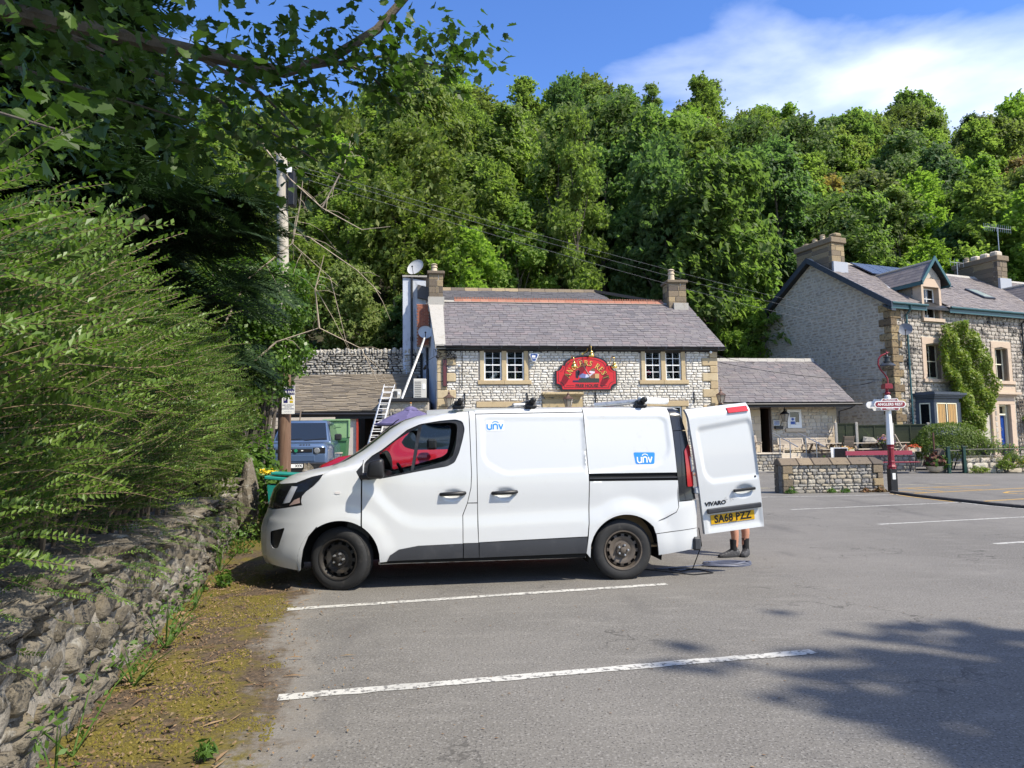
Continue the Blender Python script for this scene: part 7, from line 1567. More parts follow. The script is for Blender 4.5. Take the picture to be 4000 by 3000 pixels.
temps = [spray_template(29, .52, .031, s, bnd) for s, bnd in ((1, .15), (2, .3), (3, -.1), (4, .2), (5, .05))]
pl = []
for i in range(2350):
 a = R_.uniform(-3.2, 6.4) if i % 3 else R_.uniform(-2.6, 3.2); z = .99 + (hedge_top(a) - .99) * R_.random() ** .9
 y = hedge_y(a, z) + R_.uniform(.08, .42)
 w1 = mno.noise(Vector((a * 1.3, z * 1.6, 7))); w2 = mno.noise(Vector((a * 1.3, z * 1.6, 17))); d = np.array([R_.gauss(.0, .25) + .7 * w1, -1.0, R_.gauss(.12, .13) + .5 * w2 - (.35 if z < 1.05 else 0)]); k = R_.uniform(.55, 1.3)
 pl.append((frame_from(d, np.array([0, .15, 1.]), R_.gauss(0, .5)) * k, np.array([a, y, z]), R_.randrange(5)))
for i in range(120):                                       # trailing shoots over the wall top
 a = R_.uniform(-3, 6.8); z = R_.uniform(.72, .98); d = np.array([R_.gauss(.1, .5), -1.0, R_.gauss(-.45, .3)])
 pl.append((frame_from(d, np.array([0, .15, 1.]), R_.gauss(0, .6)) * R_.uniform(.45, .9), np.array([a, R_.uniform(-.02, .3), z]), R_.randrange(5)))
LV, LF, SV, SF = scatter(temps, pl); tipm = np.tile((np.arange(58) >= 38).astype(int), len(pl))
hedge = thing('hedge', 'shaggy box leaved hedge with long arching shoots bulging over the boundary wall', 'hedge', WL, WA)
link('foliage', np_mesh('foliage', LV, LF, [K['hedgeleaf'], K['hedgetip']], mi=tipm), hedge); link('shoots', np_mesh('shoots', SV, SF, K['twig']), hedge)
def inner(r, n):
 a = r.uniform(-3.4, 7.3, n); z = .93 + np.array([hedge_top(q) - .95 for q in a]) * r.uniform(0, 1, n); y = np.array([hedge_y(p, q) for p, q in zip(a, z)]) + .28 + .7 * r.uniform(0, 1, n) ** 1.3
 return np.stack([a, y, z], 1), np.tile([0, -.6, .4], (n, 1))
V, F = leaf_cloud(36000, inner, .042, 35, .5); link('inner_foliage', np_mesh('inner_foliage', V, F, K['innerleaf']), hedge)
b = MB()
for i in range(90):
 a = R_.uniform(-3, 7); p = Vector((a, R_.uniform(.3, .8), .7)); q = Vector((a + R_.uniform(-.5, .5), hedge_y(a, 1.6) + .2, R_.uniform(1.1, hedge_top(a) - .1))); b.tube([p, p.lerp(q, .5) + Vector((R_.uniform(-.1, .1), .12, 0)), q], [.016, .01, .004], 5)
b.build('stem', K['twig'], hedge)
b = MB(); b.prism([(0, .5), (1.9, .5), (1.9, 1.6), (.75, 1.5), (.4, 1.2)], -3.6, 7.4, plane='yz')
tag(b.build('earth_bank', K['woodfloor'], None, mat4=Matrix.Translation(WL) @ Matrix.Rotation(rad(WA), 4, 'Z') @ Matrix.Translation((0, .55, 0))), kind='structure')
# --- dark conifer with drooping feathery boughs behind the hedge
def fan(seed):
 r = np.random.RandomState(seed); V = []; F = []
 for i in range(13):
  s = i / 12; base = np.array([s * .62, 0, -.16 * s * s])
  for sd in (-1, 1):
   for j in range(5):
    L = (.3 * (1 - .75 * s)) * (j + 1) / 5; c = base + np.array([.6 * L, sd * L * .8, -.05 * L]); d = np.array([.9, sd * r.uniform(.2, .9), r.uniform(-.5, .2)]); d /= np.linalg.norm(d); w = np.cross(d, [0, 0, 1]) * .008; q = len(V); l = r.uniform(.06, .13)
    V += [c - d * l * .3 - w, c - d * l * .3 + w, c + d * l + w * .3, c + d * l - w * .3]; F.append((q, q + 1, q + 2, q + 3))
 return np.array(V), np.array(F), np.zeros((0, 3)), np.zeros((0, 3), int)
fans = [fan(s) for s in range(4)]; pl = []
def conifer_surface(az, h):
 return 1.55 * (1 - ((h - 1.2) / 7.5) ** 1.4 if h > 1.2 else 1) + .35 * math.sin(az * 5 + h * 2) + .25 * math.sin(h * 4.3)
for i in range(3000):
 az = R_.uniform(0, 6.283); h = 2.3 + 5.5 * R_.random(); r_ = conifer_surface(az, h) * R_.uniform(.45, 1.0)
 d = np.array([math.cos(az), math.sin(az), R_.gauss(-.12, .2)]); pl.append((frame_from(d, np.array([0, 0, 1.]), R_.gauss(0, .4)) * R_.uniform(.8, 1.7), np.array([math.cos(az) * r_, math.sin(az) * r_, h]), R_.randrange(4)))
for i in range(280):                                       # the long boughs that reach to the right
 h = R_.choice([2.2, 3.1, 3.9, 4.3]) + R_.gauss(0, .12); s = R_.uniform(1.2, 2.9); d = np.array([1, R_.gauss(-.1, .5), R_.gauss(-.12, .2)]); pl.append((frame_from(d, np.array([0, 0, 1.]), R_.gauss(0, .4)) * R_.uniform(.7, 1.2), np.array([s, -.5 + R_.gauss(0, .35), h + .1 * s]), R_.randrange(4)))
V, F, _, _ = scatter(fans, pl)
con = thing('conifer', 'dark feathery conifer with drooping boughs behind the hedge', 'tree', (-6.35, 9.3, 0.2)); link('foliage', np_mesh('foliage', V, F, K['yew']), con)
b = MB(); b.tube([(0, 0, 0), (0, 0, 8)], [.2, .03], 8)
for h in (2.2, 3.1, 3.9, 4.3): b.tube([(0, 0, h - .2), (1.4, -.4, h), (2.9, -.5, h + .25)], [.05, .03, .01], 5)
b.build('trunk', K['bark'], con)
pl2 = []
for i in range(1700):
 az = R_.uniform(0, 6.283); h = R_.uniform(.9, 8.6); r_ = conifer_surface(az, h) * R_.uniform(.5, 1.); d = np.array([math.cos(az), math.sin(az), R_.gauss(-.12, .2)]); pl2.append((frame_from(d, np.array([0, 0, 1.]), R_.gauss(0, .4)) * R_.uniform(1., 1.8), np.array([math.cos(az) * r_, math.sin(az) * r_, h]), R_.randrange(4)))
V, F, _, _ = scatter(fans, pl2); con2 = thing('conifer', 'second dark conifer farther left behind the sycamore leaves', 'tree', (-8.2, 8.6, 0.2)); link('foliage', np_mesh('foliage', V, F, K['yew']), con2); MB().tube([(0, 0, 0), (0, 0, 8.4)], [.2, .03], 8).build('trunk', K['bark'], con2)
# --- sycamore boughs hanging into the picture
OUT = [(0, 0), (.12, .0), (.32, -.02), (.3, .12), (.52, .3), (.38, .37), (.44, .6), (.26, .6), (.16, .8), (0, 1.0)]
def leaf_verts(seed):
 r = np.random.RandomState(seed); pts = OUT + [(-x, y) for x, y in OUT[-2:0:-1]]; pts = [(x * (1 + r.uniform(-.1, .1)), y * (1 + r.uniform(-.06, .06))) for x, y in pts]
 fold = r.uniform(.1, .35); curl = r.uniform(-.3, .25)
 V = [(0, .38, 0)] + [(x, y, fold * abs(x) + curl * (y - .4) ** 2) for x, y in pts]; n = len(pts)
 return np.array(V), np.array([(0, 1 + i, 1 + (i + 1) % n) for i in range(n)])
LEAVES = [leaf_verts(s) for s in range(8)]
def leaf_matrix(r, p, size, down=.5):
 d = Vector((r.gauss(.25, .6), r.gauss(-.1, .6), r.gauss(-down, .35))).normalized(); nrm = Vector((r.gauss(.1, .5), r.gauss(-.25, .5), 1)); z = (nrm - d * nrm.dot(d)).normalized(); x = d.cross(z); M3 = Matrix((x, d, z)).transposed()
 return TRS(*p, size, size, size, M3)
syc = thing('sycamore', 'overhanging sycamore with large lobed leaves filling the upper left', 'tree', (-5.2, 3.6, 0))
CL = [(-2.9, 4.5, 3.95, .8, .8, .5, 230), (-2.35, 5.0, 4.0, .75, .9, .42, 260), (-1.95, 5.5, 4.15, .55, .9, .36, 230), (-1.6, 6.0, 4.2, .26, .6, .18, 60), (-1.75, 5.4, 4.62, .5, .7, .3, 200), (-1.2, 6.0, 5.0, .55, .6, .26, 270), (-.66, 6.5, 5.3, .42, .5, .22, 210), (-1.12, 6.2, 4.8, .24, .4, .16, 80),
      (-3.6, 5.2, 4.6, .9, .9, .6, 240), (-2.7, 5.8, 4.9, .9, .9, .5, 240), (-4.3, 6.4, 4.5, 1.0, 1.0, .8, 220), (-3.2, 7.2, 5.0, 1.0, .9, .8, 220), (-1.95, 2.85, 2.86, .24, .3, .2, 26), (-2.55, 3.6, 3.35, .4, .5, .3, 70), (-.4, 7.4, 5.95, .5, .4, .25, 60), (-2.4, 3.9, 4.1, .7, .7, .4, 150)]
mats_ = []
for cx, cy, cz, rx, ry, rz, n in CL:
 for i in range(n):
  g = Vector((R_.gauss(0, .5), R_.gauss(0, .5), R_.gauss(0, .5))); mats_.append(leaf_matrix(R_, (cx + g.x * rx, cy + g.y * ry, cz + g.z * rz), R_.uniform(.06, .12)))
SY = Matrix.Translation((5.2, -3.6, 0))
dist = [1.0 / (m_.translation - Vector((0, 0, 1.53))).length * m_.to_scale()[0] for m_ in mats_]
lay(syc, [SY @ m_ for m_ in mats_], LEAVES, K['sycleaf'], 'leaf', 'leaf_mass', 300, 15, rank=dist)
ms2 = []
for i in range(6000):
 q = R_.random() ** .5; a = R_.uniform(0, 6.283); ms2.append(leaf_matrix(R_, (-2.5 + 2.6 * q * math.cos(a), 3.95 + 2.2 * q * math.sin(a), 6.9 + R_.gauss(0, .35)), R_.uniform(.16, .26), .2))
lay(syc, [SY @ m_ for m_ in ms2], LEAVES, K['sycleaf'], 'upper_leaf', 'upper_leaf_mass', 0, 16)
b = MB(); T0 = Vector((0, 0, 0)); SP = lambda x, y, z: (x + 5.2, y - 3.6, z)
b.tube([SP(-5.2, 3.6, -.1), SP(-5.1, 3.7, 2.5), SP(-4.6, 4.0, 5.0), SP(-3.6, 4.2, 6.8)], [.28, .24, .2, .12], 9)
b.tube([SP(-4.7, 3.9, 4.6), SP(-3.4, 4.9, 4.7), SP(-2.4, 5.5, 4.75), SP(-1.95, 5.8, 4.78), SP(-1.55, 6.0, 5.05), SP(-1.2, 6.1, 5.35), SP(-.3, 6.3, 6.6)], [.1, .075, .06, .05, .045, .04, .025], 8)
b.tube([SP(-4.3, 4.1, 5.6), SP(-2.6, 3.9, 6.6), SP(-.6, 3.8, 7.0)], [.12, .08, .03], 7)
for p, q in (((-3.4, 4.9, 4.65), (-1.5, 6.1, 3.95)), ((-4.6, 4.2, 4.2), (-2.3, 4.9, 3.9)), ((-4.8, 3.8, 3.8), (-2.0, 3.0, 2.95)), ((-1.9, 5.8, 4.8), (-.5, 6.6, 5.25)), ((-2.6, 5.4, 4.75), (-1.6, 5.9, 4.05)), ((-4.4, 4.3, 4.8), (-3.3, 6.9, 5.1)), ((-1.6, 6, 5.0), (-1.0, 6.3, 4.7))):
 p, q = Vector(SP(*p)), Vector(SP(*q)); b.tube([p, p.lerp(q, .5) + Vector((0, 0, .12)), q], [.025, .014, .005], 5)
b.build('branch', K['bark'], syc, smooth=True)
# --- tree behind the camera to the right that shades the near tarmac
t2 = thing('sycamore', 'leafy sycamore behind the viewer that shades the near tarmac', 'tree', (16.5, -6.5, 0)); ms3 = []
for i in range(5200):
 q = R_.random() ** .5; a = R_.uniform(0, 6.283); k = 1 + .16 * math.sin(3 * a) + .1 * math.sin(7 * a); ms3.append(leaf_matrix(R_, (-1.0 + 3.1 * q * k * math.cos(a), 3.0 + 2.35 * q * k * math.sin(a), 14 + R_.gauss(0, .8)), R_.uniform(.22, .36), .2))
lay(t2, ms3, LEAVES, K['sycleaf'], 'leaf', 'leaf_mass', 0, 17)
b = MB(); b.tube([(0, 0, -.1), (0, 0, 5), (-.8, 1, 10), (-2, 2.6, 14)], [.4, .32, .2, .06], 9); b.tube([(-.5, .6, 8.5), (-3, 2, 12), (-4.5, 3, 13.8)], [.16, .1, .03], 7); b.build('trunk', K['bark'], t2, smooth=True)
# --- ivy and thorn thicket beyond the hedge
def thicket(name, label, loc, blobs, size, m, seed, cat='shrub', asp=.75):
 t = thing(name, label, cat, loc); Vs = []; Fs = []; q = 0
 for i, (c, rx, ry, rz, n) in enumerate(blobs):
  V, F = leaf_cloud(n, blob(c, rx, ry, rz, .3, .7, -1.1), size, seed + i, asp, .3); Vs.append(V); Fs.append(F + q); q += len(V)
 link('foliage', np_mesh('foliage', np.concatenate(Vs), np.concatenate(Fs), K[m]), t); r = random.Random(seed); b = MB()
 for c, rx, ry, rz, n in blobs:
  for k in range(4): b.tube([(c[0] * .5 + r.uniform(-.2, .2), c[1] * .5, 0), (c[0] + r.uniform(-.4, .4) * rx, c[1], c[2]), (c[0] + r.uniform(-.8, .8) * rx, c[1] + r.uniform(-.6, .6) * ry, c[2] + rz * .8)], [.05, .03, .008], 5)
 b.build('stem', K['bark'], t); return t
thicket('ivy_thicket', 'glossy bright green ivy mass draped beside the telegraph pole', (-5.4, 13.4, 0), [((-.1, 0, 4.3), .95, .9, .9, 5200), ((.1, -.2, 3.2), .85, .9, 1.0, 5200), ((-.4, -.4, 2.2), 1.0, .9, .9, 5000), ((-.2, -.6, 1.1), .7, .7, .9, 4200), ((.62, .2, 4.35), .85, .7, .85, 4600), ((.75, .4, 3.45), .6, .6, .6, 2600), ((.55, .5, 2.75), .35, .4, .35, 900), ((-1.3, 0, 3.2), 1.0, 1, 1.6, 5200)], .085, 'ivyleaf', 51)
thicket('hawthorn_thicket', 'pale green hawthorn thicket between the conifer and the ivy', (-4.35, 9.4, 0), [((-.1, 0, 2.75), .65, .7, .6, 5200), ((.15, -.1, 2.1), .6, .7, .7, 4800), ((.2, -.3, 1.35), .5, .6, .6, 3800), ((-.7, .2, 3.1), .6, .6, .5, 3000), ((-.5, .6, 2.2), .7, .6, .7, 3000)], .055, 'thorn', 61)
thicket('laurel_bush', 'small cluster of long bright laurel leaves sticking out of the hedge', (-4.05, 9.2, 0), [((.0, 0, 2.1), .22, .3, .42, 300), ((.05, -.1, 1.55), .2, .25, .3, 160)], .15, 'ivyleaf', 71, asp=.36)
thicket('ivy_thicket', 'shaded ivy hanging low behind the stone pillar and teal box', (-4.6, 11.9, 0), [((.1, 0, .9), .6, .5, .8, 3600)], .09, 'ivyleaf', 75)
thicket('leafy_thicket', 'tall grey green thicket left of the telegraph pole top', (-10.2, 17.5, .3), [((0, 0, 4.2), 2.2, 1.6, 2.6, 9000), ((1.6, .5, 3.0), 1.6, 1.4, 2.0, 7000), ((-1.5, 0, 6.5), 1.6, 1.5, 1.6, 6000)], .13, 'thorn', 79)
thicket('ragwort', 'yellow flowered ragwort behind the stone pillar', (-3.85, 11.0, 0), [((0, 0, .75), .14, .14, .4, 260)], .08, 'weed', 83, 'wildflower')
V, F = leaf_cloud(120, blob((0, 0, 1.12), .14, .12, .07, .3, .5, -.3), .04, 84); link('flower_heads', np_mesh('flower_heads', V, F, K['yellowflower']), bpy.data.objects['ragwort'])
q = thing('dead_branches', 'long bare pale dead branches arching through the thicket by the pole', 'branch', (-4.6, 11.5, 0)); b = MB()
ST = [[(-.4, 0, 3.2), (.1, .2, 4.4), (.75, .5, 5.1), (1.35, .8, 4.55), (1.6, 1, 3.4)], [(-.6, 0, 5.0), (.35, .2, 5.3), (1.1, .3, 5.15), (1.9, .5, 4.6), (2.3, .6, 4.2)], [(.2, .2, 6.9), (.75, .3, 6.2), (1.3, .4, 5.7), (2.0, .4, 5.3), (2.5, .4, 5.35)], [(.75, .5, 5.1), (.9, .4, 5.7), (1.0, .3, 6.3)], [(-.2, 0, 2.5), (.6, .2, 3.3), (1.3, .3, 3.55), (2.0, .4, 3.2), (2.3, .4, 2.6)], [(1.3, .3, 3.55), (1.25, .2, 4.2), (1.4, .2, 4.8)], [(1.3, .4, 5.7), (1.7, .3, 6.4), (1.85, .3, 7.0)]]
for s in ST:
 b.tube(s, [.017 - .012 * i / (len(s) - 1) for i in range(len(s))], 5)
 for k in range(7):
  i = R_.randrange(1, len(s)); p = Vector(s[i]).lerp(Vector(s[i - 1]), R_.random()); e = p + Vector((R_.gauss(.25, .3), R_.gauss(0, .2), R_.gauss(-.1, .3))); b.tube([p, p.lerp(e, .5) + Vector((0, 0, .05)), e], [.006, .004, .002], 4)
b.build('branch', K['paletwig'], q)
tag(MB().tube([(0, 0, 0), (.16, -.03, .05), (.3, -.06, .13)], [.03, .028, .024], 8).build('broken_bough', mat('mossy_bark', (.13, .1, .05), .95, layers=[(9, 5, (.2, .17, .03), .5, .65)], bump=[(20, .8, .02)]), None, mat4=Matrix.Translation((-2.95, 5.0, 3.08))), 'mossy broken off bough poking out above the hedge', 'branch')
# --- moss tufts, litter and weeds along the foot of the wall
def along(a, d): t = rad(WA); return (WL[0] + a * math.cos(t) + d * math.sin(t), WL[1] + a * math.sin(t) - d * math.cos(t))
def mossy(a, d): return mno.noise(Vector((a * 1.6, d * 1.6, 3.1))) + .35 * mno.noise(Vector((a * 5, d * 5, 1)))
V = []; F = []
for i in range(24000):
 a = R_.uniform(-1.2, 8.0); d = R_.uniform(.0, 1.05)
 if mossy(a, d) + .2 - .45 * max(0, d - .5) < .1: continue
 x, y = along(a, d); s = R_.uniform(.004, .011); h = R_.uniform(.005, .013); q = len(V); r0 = R_.uniform(0, 6.28)
 V += [(x + s * math.cos(r0 + k * 1.571), y + s * math.sin(r0 + k * 1.571), .001) for k in range(4)] + [(x, y, h)]; F += [(q, q + 1, q + 4), (q + 1, q + 2, q + 4), (q + 2, q + 3, q + 4), (q + 3, q, q + 4)]
tag(link('moss', np_mesh('moss', V, F, K['mossgreen'], True)), kind='stuff')
V = []; F = []
for i in range(4200):
 a = R_.uniform(-1.4, 8.2); d = abs(R_.gauss(0, .55)) + .02
 if d > 1.7: continue
 x, y = along(a, d); L = R_.uniform(.008, .03) if R_.random() < .95 else R_.uniform(.05, .2); w = R_.uniform(.003, .009) if L < .06 else .005; t = R_.uniform(0, 3.14); z = R_.uniform(.006, .02); cx, cy = math.cos(t), math.sin(t); q = len(V); k = R_.uniform(-.012, .02)
 V += [(x - cx * L / 2, y - cy * L / 2, z), (x - cy * w, y + cx * w, z + abs(k)), (x + cx * L / 2, y + cy * L / 2, z + k * .5 + .003), (x + cy * w, y - cx * w, z + abs(k) * .4)]; F.append((q, q + 1, q + 2, q + 3))
for i in range(420):                                       # specks scattered over the tarmac
 x = R_.uniform(-2, 6); y = R_.uniform(2.6, 9); s = R_.uniform(.004, .014); q = len(V); V += [(x - s, y, .005), (x, y - s * .5, .007), (x + s, y, .005), (x, y + s * .5, .007)]; F.append((q, q + 1, q + 2, q + 3))
tag(link('leaf_litter', np_mesh('leaf_litter', V, F, K['deadleaf'])), kind='stuff')
lm = [np_mesh('dry_leaf', v, f, K['deadleaf']) for v, f in LEAVES[:4]]
for i in range(44):
 a = R_.uniform(-.6, 7.6); d = abs(R_.gauss(.06, .14)) + .04; x, y = along(a, d); o = link('fallen_leaf', lm[i % 4], None, TRS(x, y, .02, *(R_.uniform(.05, .1),) * 3, Euler((R_.uniform(-.5, .5), R_.uniform(-.4, .4), R_.uniform(0, 6.28))).to_matrix())); tag(o, 'curled brown fallen leaf lying at the foot of the boundary wall', 'leaf', 'fallen leaves along the boundary wall')
def weed(label, a, d, h, n, size, m='weed', seed=0, asp=.5, up=.5, lean=0):
 x, y = along(a, d); t = thing('weed', label, 'weed', (x, y, 0), 0, 'weeds growing along the boundary wall'); r = random.Random(seed); b = MB(); Vs = []; Fs = []
 for i in range(max(3, n // 14)):
  e = Vector((r.gauss(0, .35) * h + lean, r.gauss(0, .35) * h, h * r.uniform(.5, 1))); b.tube([(0, 0, 0), e * .5 + Vector((0, 0, .1 * h)), e], [.006, .004, .002], 4)
 b.build('stem', K['weed'], t); V, F = leaf_cloud(n, blob((lean * .5, 0, h * .55), h * .5, h * .5, h * .5, .3, .3, -.8), size, seed + 300, asp, up); link('leaves', np_mesh('leaves', V, F, K[m]), t)
weed('tall thin weed leaning against the near part of the wall', .1, .1, .55, 40, .045, seed=1, asp=.45); weed('pale broad leaved weed at the wall foot left of the big moss patch', 1.15, .12, .3, 90, .042, seed=2); weed('sprawling grey green weed on the wall at its middle', 2.0, .14, .42, 130, .042, seed=3)
weed('tangled weed near the van nose along the wall', 3.3, .12, .4, 110, .05, seed=4); weed('dark ivy trailing on the ground by the van shadow', 4.3, .25, .18, 120, .06, 'ivyleaf', seed=5); weed('ferny tuft of weed out on the bare ground', -.15, .75, .1, 60, .06, seed=6, asp=.3); weed('young bright weeds near the far end of the wall', 6.3, .2, .5, 160, .06, seed=7); weed('yellowish weeds before the stone pillar', 7.3, .35, .5, 200, .06, 'thorn', seed=8)
weed('drooping weed with a pale curled leaf by the near wall foot', -.2, .12, .35, 44, .045, seed=9); weed('ivy creeping up the far wall stones', 5.4, .06, .6, 140, .06, 'ivyleaf', seed=10)
# ------------------------------------------------------------------ the white van (local: x rearward from the front axle, near side at y~0, far side at y~1.89)
VW = 0.945
van = thing('white_van', 'white panel van with blue stickers and its near rear door open', 'van', (-1.872, 7.47, 0), 7.5)
SZ = [.15, .224, .323, .493, .609, .725, .786, .863, .942, 1.058, 1.128, 1.204, 1.249, 1.293, 1.339, 1.48, 1.591, 1.719, 1.807, 1.864, 1.89, 1.93]
SX = [-.70, -.735, -.78, -.791, -.793, -.765, -.735, -.712, -.697, -.656, -.595, -.489, -.335, -.117, .008, .244, .386, .546, .691, .854, 1.0, 1.25]
silh = lambda z: np.interp(z, SZ, SX)
nose = lambda z: silh(z) - .15 * (1 - smooth(1.1, 1.3, z)) - .08 * smooth(1.1, 1.3, z)
xstart = lambda z: -.05 * (1 - smooth(1.15, 1.4, z)) + (silh(z) + .5) * smooth(1.15, 1.4, z)
def inset0(x, z):
 u = np.clip((xstart(z) - x) / (xstart(z) - nose(z)), 0, 1); return VW * (1 - (1 - u ** 2.2) ** (1 / 2.4))
def tumble(z):
 z = np.asarray(z, float); return .10 * (np.clip(z - .95, 0, 2) / .9) ** 1.6 + .05 * (np.clip(z - 1.8, 0, 1) / .11) ** 2 + .03 * (np.clip(.45 - z, 0, 1) / .2) ** 2
def sdpoly(P, X, Z):
 """signed distance to a polygon, negative inside"""
 P = np.array(P); d = np.full(X.shape, 1e9); ins = np.zeros(X.shape, bool); j = len(P) - 1
 for i in range(len(P)):
  ax, az = P[j]; bx, bz = P[i]; ex, ez = bx - ax, bz - az; t = np.clip(((X - ax) * ex + (Z - az) * ez) / (ex * ex + ez * ez + 1e-12), 0, 1)
  d = np.minimum(d, np.hypot(X - ax - ex * t, Z - az - ez * t)); c = ((bz > Z) != (az > Z)) & (X < (ax - bx) * (Z - bz) / (az - bz + 1e-12) + bx); ins ^= c; j = i
 return np.where(ins, -d, d)
def rounded(P, r, n=4):
 out = []; m = len(P)
 for i in range(m):
  p0, p, p1 = Vector(P[i - 1]), Vector(P[i]), Vector(P[(i + 1) % m]); a = (p0 - p); c = (p1 - p); q = min(r, a.length * .45, c.length * .45); A = p + a.normalized() * q; B = p + c.normalized() * q
  for k in range(n + 1): t = k / n; v = A * (1 - t) ** 2 + p * 2 * t * (1 - t) + B * t * t; out.append((v.x, v.y))
 return out
STAMP1 = rounded([(1.56, 1.815), (2.95, 1.812), (2.95, 1.245), (1.79, 1.205), (1.60, 1.315), (1.56, 1.39)], .06)
STAMP2 = rounded([(2.5, 1.822), (3.60, 1.818), (3.675, 1.78), (3.69, 1.44), (3.64, 1.34), (3.54, 1.27), (2.5, 1.17)], .07)
CREASE_X = [.2, .365, .532, .66, .772, .932, 1.33, 1.87, 2.71, 2.884, 3.014, 3.127, 3.255, 3.367, 3.544, 3.76, 4.05]; CREASE_Z = [1.16, 1.004, .832, .725, .675, .654, .654, .671, .694, .697, .778, .806, .795, .746, .718, .80, .9]
HCUPS = [(1.218, .985, .11, .055), (1.79, .985, .12, .06)]
def skin(x, z):
 """depth of the near side (y) at side-view position x, z"""
 x = np.asarray(x, float); z = np.asarray(z, float)
 y = -.03 + inset0(x, z) + tumble(z) + .05 * (np.clip(x - 3.72, 0, 1) / .27) ** 2.2
 cz = np.interp(x, CREASE_X, CREASE_Z); up = smooth(-.06, .15, z - cz)
 y = y + .016 * up * smooth(.15, .5, x) * (1 - smooth(.0, .55, z - cz))
 for cx in (0.045, 3.14): r = np.hypot(x - cx, z - .33); y = y - .014 * (1 - smooth(.42, .6, r))
 inr = lambda P, s: smooth(.012, -.014, s)
 m1 = (x < 2.70) & (x > 1.45); y = y + np.where(m1, .013 * smooth(.012, -.014, sdpoly(STAMP1, x, z)), 0)
 m2 = x > 2.72; y = y + np.where(m2, .013 * smooth(.012, -.014, sdpoly(STAMP2, x, z)), 0)
 for cx, cz_, rx, rz in HCUPS: y = y + .028 * smooth(1.05, .55, np.hypot((x - cx) / rx, (z - cz_) / rz))
 return y
def inside_poly(P, X, Z): return sdpoly(P, X, Z) < 0
def panel(name, poly, m, holes=(), off=0.0, step=.024, lip=.022, parent=None, mirror=True, surf=skin, smooth_=True):
 """A skin panel cut to POLY (side view), pressed onto the body surface, with a turned-in lip round every edge."""
 loops = [poly] + list(holes); pts = []; edges = []; rings = []
 for L in loops:
  ring = []; dense = []
  for i in range(len(L)):
   a, c = np.array(L[i]), np.array(L[(i + 1) % len(L)]); n = max(1, int(np.hypot(*(c - a)) / (step * 1.2)))
   for k in range(n): dense.append(tuple(a + (c - a) * k / n))
  b0 = len(pts); pts += dense; ring = list(range(b0, len(pts))); rings.append(ring)
  edges += [(ring[i], ring[(i + 1) % len(ring)]) for i in range(len(ring))]
 A = np.array(poly); lo, hi = A.min(0), A.max(0); gx_, gz_ = np.meshgrid(np.arange(lo[0], hi[0], step), np.arange(lo[1], hi[1], step)); gx_ = gx_ + (np.arange(gx_.shape[0]) % 2)[:, None] * step / 2
 X, Z = gx_.ravel(), gz_.ravel(); d = sdpoly(poly, X, Z); ok = d < -step * .45
 for h in holes: ok &= sdpoly(h, X, Z) > step * .45
 pts += list(zip(X[ok], Z[ok]))
 v, e, f, *_ = delaunay_2d_cdt([Vector(p) for p in pts], edges, [], 0, 1e-6)
 P = np.array([(q.x, q.y) for q in v]); T = np.array([t for t in f]); C = P[T].mean(1)
 keep = sdpoly(poly, C[:, 0], C[:, 1]) < 0
 for h in holes: keep &= sdpoly(h, C[:, 0], C[:, 1]) > 0
 T = T[keep]; a = P[T]; cr = (a[:, 1, 0] - a[:, 0, 0]) * (a[:, 2, 1] - a[:, 0, 1]) - (a[:, 1, 1] - a[:, 0, 1]) * (a[:, 2, 0] - a[:, 0, 0]); T[cr < 0] = T[cr < 0][:, ::-1]
 Y = surf(P[:, 0], P[:, 1]) + off; V = np.stack([P[:, 0], Y, P[:, 1]], 1).tolist(); F = [tuple(t) for t in T.tolist()]
 cnt = {}
 for t in F:
  for i in range(3):
   k = (t[i], t[(i + 1) % 3]); cnt[k] = 1
 bnd = [k for k in cnt if (k[1], k[0]) not in cnt]; mp_ = {}
 for i, j in bnd:
  for q in (i, j):
   if q not in mp_: mp_[q] = len(V); V.append((V[q][0], V[q][1] + lip, V[q][2]))
  F.append((j, i, mp_[i], mp_[j]))
 me = bpy.data.meshes.new(name); me.from_pydata(V, [], F); me.materials.append(K[m] if isinstance(m, str) else m); me.update()
 me.polygons.foreach_set('use_smooth', [True] * len(me.polygons)); me.set_sharp_from_angle(angle=rad(55))
 o = link(name, me, parent or van)
 if mirror:
  o2 = link(name, me, parent or van); o2.location = (0, 2 * VW, 0); o2.scale = (1, -1, 1)
 return o
K['vanwhite'] = mat('white_van_paint', (.535, .545, .54), .32, coat=.6, layers=[(1.4, 6, (.5, .51, .5), .5, .8), (9, 6, (.47, .465, .44), .62, .85)])
K['vanblack'] = mat('gloss_black_panel', (.012, .013, .016), .22, coat=.4)
K['clad'] = mat('grey_plastic_cladding', (.035, .037, .042), .5, layers=[(5, 6, (.055, .056, .06), .5, .8)])
K['vandark'] = mat('dark_gap_underbody', (.006, .006, .006), .9)
K['tint'] = mat('van_side_glass', (.72, .8, .77), .015, trans=1.0, ior=1.06, spec=.7)
arc = lambda cx, cz, r, a, b, n=14: [(cx + r * math.cos(t), cz + r * math.sin(t)) for t in np.linspace(a, b, n)]
FA = (.02, .315, .425); RA = (3.145, .305, .42)                    # wheel arches
g = .005
def arch_z(c, x): return c[1] + math.sqrt(max(0, c[2] ** 2 - (x - c[0]) ** 2))
archF = [(x, arch_z(FA, x)) for x in np.linspace(-.39, .245, 16)]
